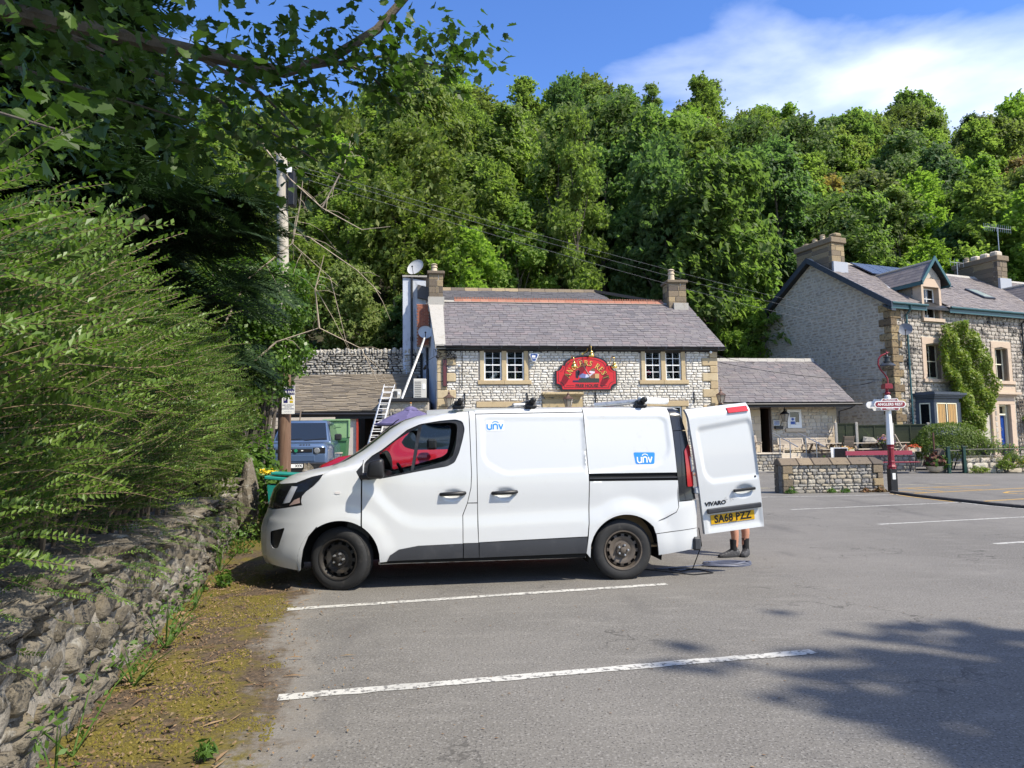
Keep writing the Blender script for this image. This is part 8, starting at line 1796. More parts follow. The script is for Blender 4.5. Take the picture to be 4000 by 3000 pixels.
# near-side panels
wing = [(-.375, .915), (-.205, arch_z(FA, -.205) + .0)] + [(x, arch_z(FA, x)) for x in np.linspace(-.19, .243, 14)] + [(.243, 1.15), (.19, 1.25), (.255, 1.33), (.255, 1.455), (.15, 1.38), (.03, 1.318), (-.06, 1.288), (-.146, 1.237), (-.18, 1.178), (-.25, 1.107), (-.332, 1.048), (-.375, 1.0), (-.383, .955)]
WIN = rounded([(.26, 1.14), (.245, 1.18), (.19, 1.262), (.30, 1.375), (.42, 1.49), (.55, 1.592), (.70, 1.688), (.87, 1.762), (1.10, 1.797), (1.27, 1.81), (1.345, 1.785), (1.368, 1.70), (1.345, 1.59), (1.30, 1.43), (1.25, 1.325), (1.17, 1.285), (.85, 1.236), (.5, 1.173)], .03)
WIND = [(.257, 1.15)] + [p for p in WIN if p[0] > .262]
door = [(.258, 1.145)] + [(.258, .69)] + [(x, arch_z(FA, x)) for x in np.linspace(.262, .44, 10)] + [(.445, .29), (.52, .295), (.55, .36), (.645, .42), (.85, .453), (1.325, .462), (1.325, .765), (1.376, .892), (1.415, 1.054), (1.424, 1.2), (1.405, 1.893), (1.2, 1.893), (1.0, 1.888), (.86, 1.862), (.70, 1.806), (.56, 1.725), (.40, 1.6), (.265, 1.48), (.262, 1.34)]
doorhole = [p for p in rounded([(.30, 1.16), (.27, 1.2), (.275, 1.345), (.42, 1.485), (.55, 1.588), (.70, 1.684), (.87, 1.758), (1.10, 1.793), (1.265, 1.806), (1.338, 1.782), (1.362, 1.70), (1.34, 1.592), (1.295, 1.434), (1.245, 1.33), (1.165, 1.29), (.85, 1.241), (.5, 1.178)], .03)]
panel('front_wing', wing, 'vanwhite')
dr = panel('front_door', door, 'vanwhite', [doorhole])
panel('door_pillar', [(1.333, .465), (1.494, .465), (1.487, .64), (1.487, .885), (1.382, .887), (1.333, .76)], 'vanwhite')
panel('door_pillar', [(1.384, .896), (1.486, .896), (1.481, 1.86), (1.466, 1.9), (1.414, 1.9), (1.432, 1.2), (1.423, 1.054)], 'vanwhite')
sl_ = panel('sliding_door', [(1.500, .47), (2.702, .497), (2.719, .64), (2.736, 1.1), (2.734, 1.207), (2.722, 1.408), (2.709, 1.72), (2.706, 1.872), (1.488, 1.858), (1.494, .89)], 'vanwhite')
panel('roof_edge', [(1.474, 1.868), (2.706, 1.882), (2.706, 1.925), (1.474, 1.91)], 'vanwhite')
panel('rear_quarter', [(2.716, 1.925), (2.719, 1.72), (2.732, 1.408), (2.742, 1.185), (3.762, 1.18), (3.742, 1.66), (3.718, 1.92)], 'vanwhite')
panel('rear_quarter', [(2.747, 1.098), (2.73, .64), (2.715, .49), (2.69, .315), (2.735, .26)] + [(x, arch_z(RA, x)) for x in np.linspace(2.737, 3.46, 24)] + [(3.485, .508), (3.99, .552), (3.998, .86), (3.776, .848), (3.77, 1.09)], 'vanwhite')
panel('rear_bumper', [(3.492, .5), (3.52, .265), (3.7, .285), (3.985, .325), (3.992, .544)], 'vanwhite')
MB().tube([(3.43, -.035, .607), (3.6, -.038, .675), (3.735, -.03, .735), (3.766, -.026, .79), (3.766, -.01, 1.09)], .004, 4).build('panel_seam', K['vandark'], van)
for p in ([(2.748, 1.107), (3.768, 1.1), (3.766, 1.176), (2.742, 1.18)],):
 panel('door_rail', p, 'vandark', off=.02); panel('rail_edge', [(2.75, 1.125), (3.765, 1.12), (3.765, 1.132), (2.75, 1.137)], 'clad', off=.004)
panel('sill', [(.43, .292), (.43, .262), (1.25, .258), (2.43, .255), (2.69, .26), (2.69, .31), (1.5, .3), (.52, .295)], mat('dirty_sill', (.32, .29, .24), .7, layers=[(8, 6, (.12, .09, .06), .45, .7)]), off=.03)
panel('cladding', [(.522, .302), (.552, .358), (.646, .418), (.852, .449), (1.326, .458), (1.326, .308)], 'clad', off=-.012)
panel('cladding', [(1.336, .458), (1.496, .461), (1.5, .305), (1.336, .308)], 'clad', off=-.012)
panel('cladding', [(1.506, .462), (2.70, .488), (2.684, .315), (1.506, .305)], 'clad', off=-.012)
# front bumper: outer part as a side panel, the nose itself lofted
bump = [(-.77, .3), (-.73, .272), (-.39, .224), (-.378, .30), (-.352, .45), (-.298, .59), (-.212, .69), (-.372, .905), (-.535, .875), (-.70, .845), (-.80, .82)]
bump = [(p[0], p[1]) for p in bump]
clampx = lambda P, u: [(max(p[0], float(xstart(p[1]) - u * (xstart(p[1]) - nose(p[1])))), p[1]) for p in P]
FOG = rounded([(-.735, .62), (-.558, .668), (-.588, .584), (-.632, .46), (-.655, .443), (-.70, .44), (-.735, .49)], .02)
UB = .86
bz = [float(z) for z in np.linspace(.268, .842, 14)]
bump = [(float(xstart(z) - UB * (xstart(z) - nose(z))), z) for z in bz] + [(-.535, .878), (-.372, .908), (-.208, .69), (-.298, .585), (-.352, .45), (-.378, .30), (-.388, .222)]
FOG2 = [(max(p[0], float(xstart(p[1]) - (UB - .02) * (xstart(p[1]) - nose(p[1])))), p[1]) for p in FOG]
panel('front_bumper', bump, 'vanwhite', [FOG2]); panel('fog_lamp_recess', FOG2, 'black', off=.03)
HL = [(float(xstart(z) - UB * (xstart(z) - nose(z))), z) for z in np.linspace(.86, 1.12, 8)] + [(-.452, 1.141), (-.275, 1.205), (-.152, 1.232), (-.186, 1.178), (-.256, 1.107), (-.338, 1.048), (-.385, 1.0), (-.391, .955), (-.38, .92), (-.535, .888)]
hl = panel('headlight', HL, 'vanblack')
K['lampclear'] = mat('headlamp_lens', (.5, .51, .53), .1, spec=.9)
panel('lamp_unit', [(-.6, .915), (-.51, .935), (-.43, 1.1), (-.5, 1.105)], 'lampclear', off=-.003, parent=hl, mirror=False); panel('indicator_lens', [(-.52, .9), (-.395, .93), (-.40, .985), (-.46, .96)], mat('pale_amber_lens', (.42, .3, .26), .15), off=-.003, parent=hl, mirror=False)
def front_loft(name, z0, z1, u0, u1, m, nz=24, nu=14, off=0.0, yin=0.0):
 zs = np.linspace(z0, z1, nz); V = []
 us = np.concatenate([np.linspace(u0, u1, nu)]);
 for z in zs:
  row = []
  for u in us:
   x = float(xstart(z) - u * (xstart(z) - nose(z))); row.append((x, float(-.03 + inset0(x, z) + tumble(z)) + yin, float(z)))
  row = row[:-1] + [(row[-1][0], VW, float(z))] if u1 >= 1 else row
  full = row + [(x, 2 * VW - y, z_) for x, y, z_ in reversed(row[:-1])]; V.append([(x + off, y, z_) for x, y, z_ in full])
 n = len(V[0]); F = [(j * n + i, j * n + i + 1, (j + 1) * n + i + 1, (j + 1) * n + i) for j in range(nz - 1) for i in range(n - 1)]
 return link(name, np_mesh(name, [p for r in V for p in r], F, K[m], True), van)
front_loft('nose', .25, .85, UB, 1.0, 'vanwhite'); front_loft('grille', .86, 1.12, UB, 1.0, 'vanblack'); front_loft('bonnet', 1.1, 1.31, .15, 1.0, 'vanwhite', 18, 20, yin=.012); front_loft('windscreen', 1.31, 1.87, .86, 1.0, 'carglass', 20); front_loft('windscreen_pillar', 1.30, 1.885, .5, .87, 'vanwhite', 24, 8)
for o in [o for o in van.children if o.name.startswith('windscreen_pillar')]: pass
# roof
xs = np.concatenate([np.linspace(.95, 1.4, 5), np.linspace(1.6, 3.7, 8), [3.78, 3.86]]); V = []
for x in xs:
 zt = float(np.interp(x, [.95, 1.2, 1.6, 3.7, 3.86], [1.885, 1.893, 1.9, 1.91, 1.895])); y0 = float(skin(x, zt)); row = []
 for k in range(13): t = k / 12; row.append((x, y0 + (2 * VW - 2 * y0) * t, zt + .065 * math.sin(math.pi * t) ** .6))
 V.append(row)
n = 13; link('roof', np_mesh('roof', [p for r in V for p in r], [(j * n + i, j * n + i + 1, (j + 1) * n + i + 1, (j + 1) * n + i) for j in range(len(xs) - 1) for i in range(n - 1)], K['vanwhite'], True), van)
# black window frame, glass, divider, mirror base
GL_ = rounded([(.43, 1.44), (.62, 1.588), (.84, 1.722), (.93, 1.757), (1.18, 1.772), (1.262, 1.762), (1.28, 1.725), (1.262, 1.531), (1.225, 1.4), (1.16, 1.355), (.772, 1.248), (.51, 1.198), (.44, 1.34)], .025)
wf = panel('window_frame', [(p[0] + 0, p[1]) for p in doorhole], 'black', [GL_], off=.012)
panel('quarter_trim', [(.19, 1.258), (.245, 1.165), (.262, 1.15), (.262, 1.33)], 'black', off=.004)
panel('side_glass', GL_, 'tint', off=.022, lip=.004, step=.06)
panel('glass_divider', [(.768, 1.24), (.80, 1.247), (.892, 1.745), (.852, 1.738)], 'black', off=.008)
b = MB(); b.add([(.30, -.26, 1.19), (.5, -.26, 1.175), (.5, -.1, 1.175), (.34, -.06, 1.2), (.33, -.27, 1.36), (.49, -.28, 1.40), (.49, -.1, 1.40), (.36, -.08, 1.36)], [(0, 3, 2, 1), (4, 5, 6, 7), (0, 1, 5, 4), (1, 2, 6, 5), (2, 3, 7, 6), (3, 0, 4, 7)])
mb_ = b.build('door_mirror', K['black'], van, bevel=.045, seg=3, smooth=60); MB().box(.24, .42, -.12, .06, 1.17, 1.24).build('mirror_arm', K['black'], mb_, bevel=.02)
o2 = link('door_mirror', mb_.data, van); o2.location = (0, 2 * VW, 0); o2.scale = (1, -1, 1)
# handles, repeater, stickers
for cx, w in ((1.222, .266), (1.787, .268)):
 y = float(skin(cx + .16, 1.0)); b = MB(); b.tube([(cx - w / 2, y + .0, .992), (cx - w / 2 + .03, y - .035, .994), (cx + w / 2 - .03, y - .035, 1.0), (cx + w / 2, y, 1.001)], [.018, .021, .023, .02], 8); b.build('door_handle', K['black'], van, smooth=60)
MB().lathe([(.001, -.012), (.014, -.012), (.016, 0)], 12, (1.33, float(skin(1.33, 1.0)) - .02, 1.0), lathe_R('y')).build('lock_barrel', K['steel'], van)
panel('side_repeater', rounded([(-.025, 1.02), (.03, 1.02), (.03, 1.046), (-.025, 1.046)], .012), mat('repeater_lens', (.55, .52, .5), .2), off=-.006, mirror=False)
K['logoblue'] = mat('sticker_blue', (.02, .22, .65), .4); K['stickerwhite'] = mat('sticker_white', (.74, .75, .76), .4); K['darktext'] = mat('black_lettering', (.01, .01, .012), .5)
def logo(parent, x0, x1, z0, z1, m, off):
 """Letters u n v with a little arc over the n, as flat strokes on the body side."""
 w = x1 - x0; h = z1 - z0; t = w * .085; S = []
 st = lambda pts, wd=t: S.append((pts, wd))
 st([(0, .62), (0, .25), (.03, .08), (.12, .0), (.22, .04), (.27, .15)]); st([(.27, .62), (.27, 0)]); st([(.39, 0), (.39, .62)]); st([(.39, .45), (.44, .58), (.53, .62), (.62, .56), (.65, .4), (.65, 0)]); st([(.75, .62), (.87, .02)]); st([(.87, .02), (1.0, .62)]); st([(.33, .76), (.43, .9), (.55, .93), (.67, .86), (.73, .76)], t * .6)
 V = []; F = []
 for pts, wd in S:
  P = [(x0 + a * w, z0 + c * h) for a, c in pts]
  for i, (a, c) in enumerate(P):
   p, q = P[max(0, i - 1)], P[min(len(P) - 1, i + 1)]; L = math.hypot(q[0] - p[0], q[1] - p[1]); nx_, nz_ = -(q[1] - p[1]) / L * wd / 2, (q[0] - p[0]) / L * wd / 2; b0 = len(V)
   for s in (1, -1): X, Z = a + nx_ * s, c + nz_ * s; V.append((X, float(skin(X, Z)) + off, Z))
   if i: F.append((b0 - 2, b0 - 1, b0 + 1, b0))
 link('sticker_letters', np_mesh('sticker_letters', V, F, m), parent)
s1 = panel('sticker', rounded([(1.592, 1.795), (1.80, 1.79), (1.805, 1.675), (1.6, 1.672)], .02), mat('clear_sticker', (.66, .68, .69), .3), off=-.002, lip=.001, mirror=False, step=.04); logo(s1, 1.612, 1.787, 1.69, 1.785, K['logoblue'], -.0045)
s2 = panel('sticker', rounded([(3.268, 1.413), (3.52, 1.41), (3.505, 1.278), (3.288, 1.281)], .02), 'logoblue', off=-.002, lip=.001, mirror=False, step=.04); logo(s2, 3.31, 3.48, 1.295, 1.40, K['stickerwhite'], -.0045)
# black rear corner and tail lamp
panel('rear_corner', [(3.727, 1.915), (3.79, 1.915), (3.855, 1.87), (3.91, 1.66), (3.752, 1.655)], 'vanblack', off=.002); panel('rear_corner', [(3.752, 1.648), (3.912, 1.65), (3.935, 1.5), (3.965, 1.02), (3.99, .872), (3.776, .856), (3.77, 1.1), (3.766, 1.18)], 'vanblack', off=.002)
tl = panel('tail_light', rounded([(3.868, 1.42), (3.925, 1.5), (3.945, 1.46), (3.968, 1.02), (3.885, 1.014)], .015), mat('tail_lamp_red', (.33, .008, .012), .12, spec=.8), off=-.012)
panel('reverse_lens', [(3.93, 1.36), (3.95, 1.34), (3.958, 1.2), (3.942, 1.18)], K['lampclear'], off=-.016, parent=tl, mirror=False)
MB().box(3.93, 4.02, -.03, .06, .30, .45).build('bumper_end', K['clad'], van, bevel=.02)
for z in (1.59, .93): MB().box(3.93 + (z < 1) * .04, 4.02 + (z < 1) * .04, -.02, .05, z, z + .08).build('door_hinge', K['vanwhite'], van, bevel=.015)
# dark inner skin behind the gaps, wheel wells, floor, load space
inner = [(-.36, .95)] + [(x, arch_z(FA, x) + .012) for x in np.linspace(-.3, .43, 14)] + [(.45, .27), (2.68, .26), (2.72, .33)] + [(x, arch_z(RA, x) + .012) for x in np.linspace(2.74, 3.54, 16)] + [(3.56, .3), (3.95, .34), (3.95, .9), (3.84, 1.8), (3.7, 1.9), (1.40, 1.88), (1.37, 1.0), (.4, 1.1), (.2, 1.2), (-.15, 1.2)]
panel('body_frame', inner, 'vandark', off=.028, lip=.002, step=.06)
b = MB(); b.box(.5, 2.65, .12, 1.77, .25, .32); b.box(3.62, 3.9, .12, 1.77, .36, .42); b.box(1.44, 1.47, .1, 1.8, .3, 1.85); b.build('floor_pan', K['vandark'], van)
for c in (FA, RA):
 b = MB(); V = []
 for y in (0.03, .42, 1.47, 1.86):
  V += [(c[0] + (c[2] + .012) * math.cos(t), y, c[1] + (c[2] + .012) * math.sin(t)) for t in np.linspace(-.25, math.pi + .25, 18)]
 b.add(V, [(i, i + 1, i + 19, i + 18) for i in range(17)] + [(36 + i, 37 + i, 55 + i, 54 + i) for i in range(17)]); b.box(c[0] - .45, c[0] + .45, .43, 1.46, .25, .75); b.build('wheel_arch', K['vandark'], van)
 MB().tube([(c[0] + (c[2] + .004) * math.cos(t), float(skin(np.array(c[0] + (c[2] + .004) * math.cos(t)), np.array(max(.3, c[1] + (c[2] + .004) * math.sin(t))))) + .012, c[1] + (c[2] + .004) * math.sin(t)) for t in np.linspace(.02, math.pi - .02, 22)], .012, 5).build('arch_edge', K['vandark'], van)
ply = mat('plywood_lining', (.4, .25, .12), .7, layers=[(3, 5, (.3, .18, .08), .5, .8, (1, 1, 8))])
MB().box(1.5, 3.88, .09, .11, .8, 1.75).box(1.5, 3.88, 1.78, 1.8, .8, 1.75).box(1.5, 3.9, .11, 1.78, .34, .36).build('plywood_lining', ply, van)
MB().box(2.2, 3.3, .9, 1.75, .36, 1.1).box(2.4, 3.6, .3, .8, .36, .8).build('cargo_racking', ply, van)
# cab interior
b = MB(); b.prism([(.05, .5), (.35, .5), (.35, 1.0), (.55, 1.1), (.5, 1.2), (.1, 1.24)], .12, 1.77); b.build('dashboard', K['black'], van, bevel=.03)
for y in (.2, .72, 1.22):
 b = MB(); b.box(.85, 1.3, y, y + .45, .62, .78); b.obox((1.33, y + .225, 1.08), (.13, .44, .66), Matrix.Rotation(rad(12), 3, 'Y')); b.obox((1.41, y + .225, 1.5), (.1, .26, .2), Matrix.Rotation(rad(12), 3, 'Y')); b.build('seat', K['black'], van, bevel=.05, seg=2)
b = MB(); Rw = Matrix.Rotation(rad(60), 3, 'Y'); b.tube([Vector((.68, 1.44, 1.12)) + Rw @ Vector((.19 * math.cos(t), .19 * math.sin(t), 0)) for t in np.linspace(0, 2 * math.pi, 21)], .017, 6); b.tube([(.68, 1.44, 1.12), (.45, 1.44, 1.0)], .03, 6); b.build('steering_wheel', K['black'], van)
MB().box(.3, .42, 0.3, .5, 1.2, 1.32).build('paperwork', K['enamel'], van)
# wheels
def tyre_mesh():
 b = MB(); r, w = .333, .2
 prof = [(.215, -.09), (.235, -.1), (.27, -.105), (.3, -.1), (.318, -.088), (.328, -.075)]
 for y in (-.06, -.03, 0.0, .03, .06): prof += [(.333, y - .011), (.333, y + .009), (.324, y + .012), (.324, y + .018)]
 prof += [(.328, .078), (.318, .088), (.3, .1), (.27, .105), (.235, .1), (.215, .09)]
 b.lathe(prof, 56, (0, 0, 0), lathe_R('y')); return b.mesh('tyre', K['rubber'], 30)
def rim_mesh():
 b = MB(); Ry = lathe_R('y'); Nn = 48
 b.lathe([(.2, .085), (.205, .1), (.219, .102), (.219, .092), (.212, .07), (.195, .05), (.19, .02)], Nn, (0, 0, 0), Ry); b.lathe([(.19, .02), (.186, .045), (.178, .055)], Nn, (0, 0, 0), Ry)
 prof = [(.178, .055), (.152, .062)]
 for i in range(12):                                   # slots: ring broken twelve times
  a0 = 2 * math.pi * i / 12; b.lathe(prof, 3, (0, 0, 0), Ry, 0, a0 + .15, a0 + 2 * math.pi / 12 - .15 + .0)
 b.lathe([(.152, .062), (.13, .06), (.1, .045), (.075, .05), (.07, .07), (.035, .075)], Nn, (0, 0, 0), Ry); b.lathe([(.035, .075), (.033, .1), (.025, .105), (.001, .105)], 16, (0, 0, 0), Ry)
 b.lathe([(.19, .01), (.001, .01)], 24, (0, 0, 0), Ry, 1)
 return b.mesh('rim', [K['dirtsteel'], K['vandark']], 35)
nut = MB().lathe([(.001, .1), (.011, .098), (.013, .06)], 6, (0, 0, 0), lathe_R('y')).mesh('wheel_nut', K['steel'])
TM, RM = tyre_mesh(), rim_mesh(); RM2 = RM.copy(); RM2.materials[0] = K['rimrust']
def wheel(x, y, steer, rm, far=False):
 t_ = link('tyre', TM, van); M4 = Matrix.Translation((x, y, .327)) @ Matrix.Rotation(rad(steer), 4, 'Z') @ Matrix.Rotation(rad(17), 4, 'Y')
 if far: M4 = M4 @ Matrix.Rotation(math.pi, 4, 'Z')
 t_.matrix_basis = M4; q = link('rim', rm, t_);
 for i in range(5): a = i * 1.2566 + .3; link('wheel_nut', nut, t_, Matrix.Translation((.056 * math.cos(a), -.01, .056 * math.sin(a))))
wheel(.035, .135, -20, RM); wheel(3.12, .11, 0, RM2); wheel(.035, 1.76, -20, RM, True); wheel(3.12, 1.78, 0, RM2, True)
# near rear door, swung open
DQ = [(3.905, -.02, 1.897), (4.655, -.02, 1.975), (4.79, .0, .545), (4.075, .0, .475)]      # tl tr br bl in van coordinates
dv = [Vector(p) for p in DQ]
def dpt(u, v): return (dv[0] * (1 - u) + dv[1] * u) * v + (dv[3] * (1 - u) + dv[2] * u) * (1 - v)
DST = rounded([(.1, .83), (.97, .86), (1.02, .405), (.22, .405), (.12, .47)], .05)
def door_surf(u, v):
 y = -.03 * np.sin(np.pi * np.clip(v, 0, 1)) + .018 * smooth(.02, -.02, sdpoly(DST, u, v)) * (u < .985) + .03 * smooth(1.1, .5, np.hypot((u - .72) / .17, (v - .305) / .05)) + .014 * smooth(.02, -.03, sdpoly([(.08, .02), (.97, .02), (.97, .16), (.08, .16)], u, v))
 return y + .09 * smooth(.9, 1.02, v) ** 2
N1, N2 = 46, 70; us = np.linspace(0, 1, N1); vs = np.linspace(0, 1, N2); Vd = []
for v in vs:
 for u in us:
  rc2 = .0; p = dpt(u, v); Vd.append((p.x, p.y + float(door_surf(np.array(u), np.array(v))), p.z))
Fd = [(j * N1 + i, j * N1 + i + 1, (j + 1) * N1 + i + 1, (j + 1) * N1 + i) for j in range(N2 - 1) for i in range(N1 - 1)]
bm = bmesh.new(); vv = [bm.verts.new(p) for p in Vd]; [bm.faces.new([vv[i] for i in f]) for f in Fd]
be = [e for e in bm.edges if e.is_boundary]; ex = bmesh.ops.extrude_edge_only(bm, edges=be)
for q in [g_ for g_ in ex['geom'] if isinstance(g_, bmesh.types.BMVert)]: q.co.y += .06
me = bpy.data.meshes.new('rear_door'); bm.to_mesh(me); bm.free(); me.materials.append(K['vanwhite']); me.polygons.foreach_set('use_smooth', [True] * len(me.polygons)); me.set_sharp_from_angle(angle=rad(50))
rd_ = link('rear_door', me, van)
b = MB(); q4 = [dpt(.02, .98), dpt(.98, .98), dpt(.98, .02), dpt(.02, .02)]; b.add([(p.x, p.y + .055, p.z) for p in q4], [(0, 1, 2, 3)]); b.build('door_lining', ply, rd_)
def on_door(u, v, out=.0): p = dpt(u, v); return Vector((p.x, p.y + float(door_surf(np.array(u), np.array(v))) - out, p.z))
def door_strip(name, u0, u1, v0, v1, th, m, bev=.01, out=.0):
 b = MB(); P = [on_door(u0, v0, out), on_door(u1, v0, out), on_door(u1, v1, out), on_door(u0, v1, out)]; b.add([tuple(p) for p in P] + [(p.x, p.y - th, p.z) for p in P], [(3, 2, 1, 0), (4, 5, 6, 7), (0, 1, 5, 4), (1, 2, 6, 5), (2, 3, 7, 6), (3, 0, 4, 7)]); return b.build(name, m, rd_, bevel=bev, seg=2)
door_strip('brake_light', .635, .97, .93, .975, .02, mat('brake_lamp_red', (.5, .012, .02), .12, spec=.8), .008, .003)
door_strip('door_handle', .54, .90, .302, .325, .035, K['black'], .008, .004)
door_strip('plate_lamp_bar', .07, .97, .158, .198, .04, K['clad'], .012, .003)
npl = door_strip('number_plate', .13, .86, .068, .142, .004, mat('plate_yellow', (.6, .34, .01), .35), .0, .002)
a, c = on_door(.495, .106, .009), (dv[2] - dv[3]).normalized(); dirx = (on_door(.86, .1) - on_door(.13, .1)).normalized(); dz_ = (on_door(.5, .14) - on_door(.5, .07)).normalized(); RM3 = Matrix((dirx, dirx.cross(dz_).normalized() * -1 * -1, dz_)).transposed()
def door_text(name, s, size, m, u, v, out, par, **k):
 me = text_mesh(name, s, size, m, .0006, **k); yv = dz_.cross(dirx); Mr = Matrix((dirx, yv, dz_)).transposed(); p = on_door(u, v, out); link(name, me, par, Matrix.Translation(p) @ Mr.to_4x4())
door_text('plate_characters', 'SA68 PZZ', .118, K['darktext'], .495, .105, .008, npl, bold=.004, width=.86, spacing=1.05); door_text('dealer_name', 'Bristol Street', .018, K['darktext'], .49, .0725, .008, npl)
door_text('model_badge', 'VIVARO', .062, K['darktext'], .225, .232, .003, rd_, bold=.003, width=1.15, shear=.15)
wm_ = mat('worn_sticker_grey', (.45, .44, .42), .6)
for u, s in ((.40, .02), (.50, .022)):
 b = MB()
 for i in range(9): p = on_door(u + R_.uniform(-.03, .03), .248 + R_.uniform(-.022, .022), .002); e = p + dirx * R_.uniform(.004, .02) + dz_ * R_.uniform(-.015, .02); w = dz_ * .004; b.add([p - w, e - w, e + w, p + w], [(0, 1, 2, 3)])
 b.build('worn_sticker', wm_, rd_)
b = MB(); b.ball(tuple(on_door(.94, .405, .004)), .012, 6, 4); b.build('paint_chip', K['vandark'], rd_)
# far rear door, closed
b = MB(); b.add([(3.86, VW, 1.9), (3.86, 1.8, 1.88), (4.0, 1.86, .5), (4.0, VW, .5), (3.82, VW, 1.9), (3.82, 1.8, 1.88), (3.96, 1.86, .5), (3.96, VW, .5)], [(0, 3, 2, 1), (4, 5, 6, 7), (0, 1, 5, 4), (1, 2, 6, 5), (2, 3, 7, 6), (3, 0, 4, 7)]); b.build('rear_door', K['vanwhite'], van, bevel=.012)
MB().box(3.8, 3.97, .05, 1.84, .37, .5).build('rear_step', K['clad'], van)
# roof bars with feet
for x in (1.30, 2.12, 3.42):
 b = MB(); b.box(x - .07, x + .07, .13, .27, 1.925, 1.975); b.obox((x, .2, 1.99), (.1, .13, .05)); b.box(x - .07, x + .07, 1.62, 1.76, 1.925, 1.975); rb = b.build('roof_bar_foot', K['black'], van, bevel=.02, seg=2)
 b = MB(); b.tube([(x - .03 + .06, .1, 2.015), (x - .05, 1.8, 2.015)], .022, 8); b.build('roof_bar', K['steel'], van, smooth=50); MB().lathe([(.001, -.02), (.032, -.02), (.036, .02), (.03, .06), (.001, .07)], 10, (x + .02, .12, 2.015), lathe_R('y')).build('end_cap', K['black'], rb, smooth=40)
MB().tube([(3.45, .3, 2.02), (3.85, .5, 2.02)], .04, 10).build('roof_pipe', K['white'], van, smooth=50); MB().tube([(2.95, .5, 1.975), (3.42, .35, 2.01)], .03, 8).build('pipe_end', K['steel'], van, smooth=50)
MB().tube([(1.95, .4, 1.975), (2.2, .5, 1.99)], .025, 8).build('pipe_end', K['steel'], van, smooth=50)
MB().tube([(.35, .8, 1.62), (.6, .7, 1.82), (.62, .7, 1.83)], .006, 4).build('aerial', K['black'], van)
# ------------------------------------------------------------------ person behind the open door, cables on the ground
def skin_body(name, joints, edges, m, parent, root=0, sub=2):
 me = bpy.data.meshes.new(name); me.from_pydata([j[0] for j in joints], edges, []); o = link(name, me, parent)
 sk_ = o.modifiers.new('skin', 'SKIN'); d = me.skin_vertices[0].data
 for i, j in enumerate(joints): r = j[1]; d[i].radius = r if isinstance(r, tuple) else (r, r); d[i].use_root = (i == root)
 sk_.use_smooth_shade = True; su = o.modifiers.new('sub', 'SUBSURF'); su.levels = sub; su.render_levels = sub
 dg = bpy.context.evaluated_depsgraph_get(); m2 = bpy.data.meshes.new_from_object(o.evaluated_get(dg)); o.modifiers.clear(); o.data = m2; bpy.data.meshes.remove(me); m2.materials.clear(); m2.materials.append(m); m2.polygons.foreach_set('use_smooth', [True] * len(m2.polygons)); return o
K['skin'] = mat('tanned_skin', (.42, .2, .125), .5, layers=[(60, 3, (.3, .14, .09), .6, .75)])
K['sock'] = mat('black_sock', (.012, .012, .013), .9); K['shoe'] = mat('grey_trainer_mesh', (.03, .03, .032), .8, layers=[(40, 4, (.09, .09, .09), .5, .65)]); K['sole'] = mat('dark_sole', (.02, .02, .02), .8); K['shorts'] = mat('dark_blue_shorts', (.03, .035, .07), .9); K['shirt'] = mat('navy_work_shirt', (.05, .06, .12), .9)
man = thing('person', 'person hidden behind the open van door, bare shins, black socks and grey trainers', 'person', (2.98, 9.42, 0), 0)
# local: y away from the camera; he stands sideways facing the open van load space (-x)
J = [((0.02, .02, .92), (.15, .11)), ((.02, .02, 1.12), (.14, .1)), ((.0, .02, 1.34), (.17, .11)), ((-.01, .02, 1.47), (.06, .06)), ((-.06, .02, 1.56), (.06, .06)), ((-.07, .02, 1.68), (.085, .095)), ((-.065, .02, 1.76), (.06, .07)),
     ((-.07, -.04, .86), .09), ((-.085, -.06, .50), .062), ((-.05, -.07, .32), .058), ((-.055, -.075, .1), .037), ((.10, .07, .86), .09), ((.10, .06, .50), .062), ((.135, .05, .32), .058), ((.11, .05, .1), .037),
     ((-.02, -.17, 1.38), .05), ((-.12, -.2, 1.12), .042), ((-.34, -.14, 1.08), .034), ((-.43, -.1, 1.08), .03), ((-.02, .21, 1.38), .05), ((-.12, .24, 1.12), .042), ((-.34, .2, 1.08), .034), ((-.43, .18, 1.08), .03)]
E_ = [(0, 1), (1, 2), (2, 3), (3, 4), (4, 5), (5, 6), (0, 7), (7, 8), (8, 9), (9, 10), (0, 11), (11, 12), (12, 13), (13, 14), (2, 15), (15, 16), (16, 17), (17, 18), (2, 19), (19, 20), (20, 21), (21, 22)]
skin_body('body', J, E_, K['skin'], man)
for sx, hx, hy, hz in ((-1, -.43, -.1, 1.08), (1, -.43, .18, 1.08)):
 for i in range(4): skin_body('finger', [((hx, hy + (i - 1.5) * .02, hz), .011), ((hx - .05, hy + (i - 1.5) * .021, hz + .005), .009), ((hx - .085 + .01 * abs(i - 1.5), hy + (i - 1.5) * .021, hz - .02), .007)], [(0, 1), (1, 2)], K['skin'], man, sub=1)
 skin_body('thumb', [((hx + .02, hy - .03 * -sx, hz), .012), ((hx - .02, hy + .045 * sx * -1 * -1, hz - .02), .01), ((hx - .05, hy + .04 * sx, hz - .03), .008)], [(0, 1), (1, 2)], K['skin'], man, sub=1)
skin_body('shorts', [((.02, .02, 1.0), (.165, .125)), ((.02, .02, .88), (.17, .13)), ((-.07, -.045, .8), .115), ((-.08, -.055, .56), .1), ((.1, .065, .8), .115), ((.1, .06, .56), .1)], [(0, 1), (1, 2), (2, 3), (1, 4), (4, 5)], K['shorts'], man)
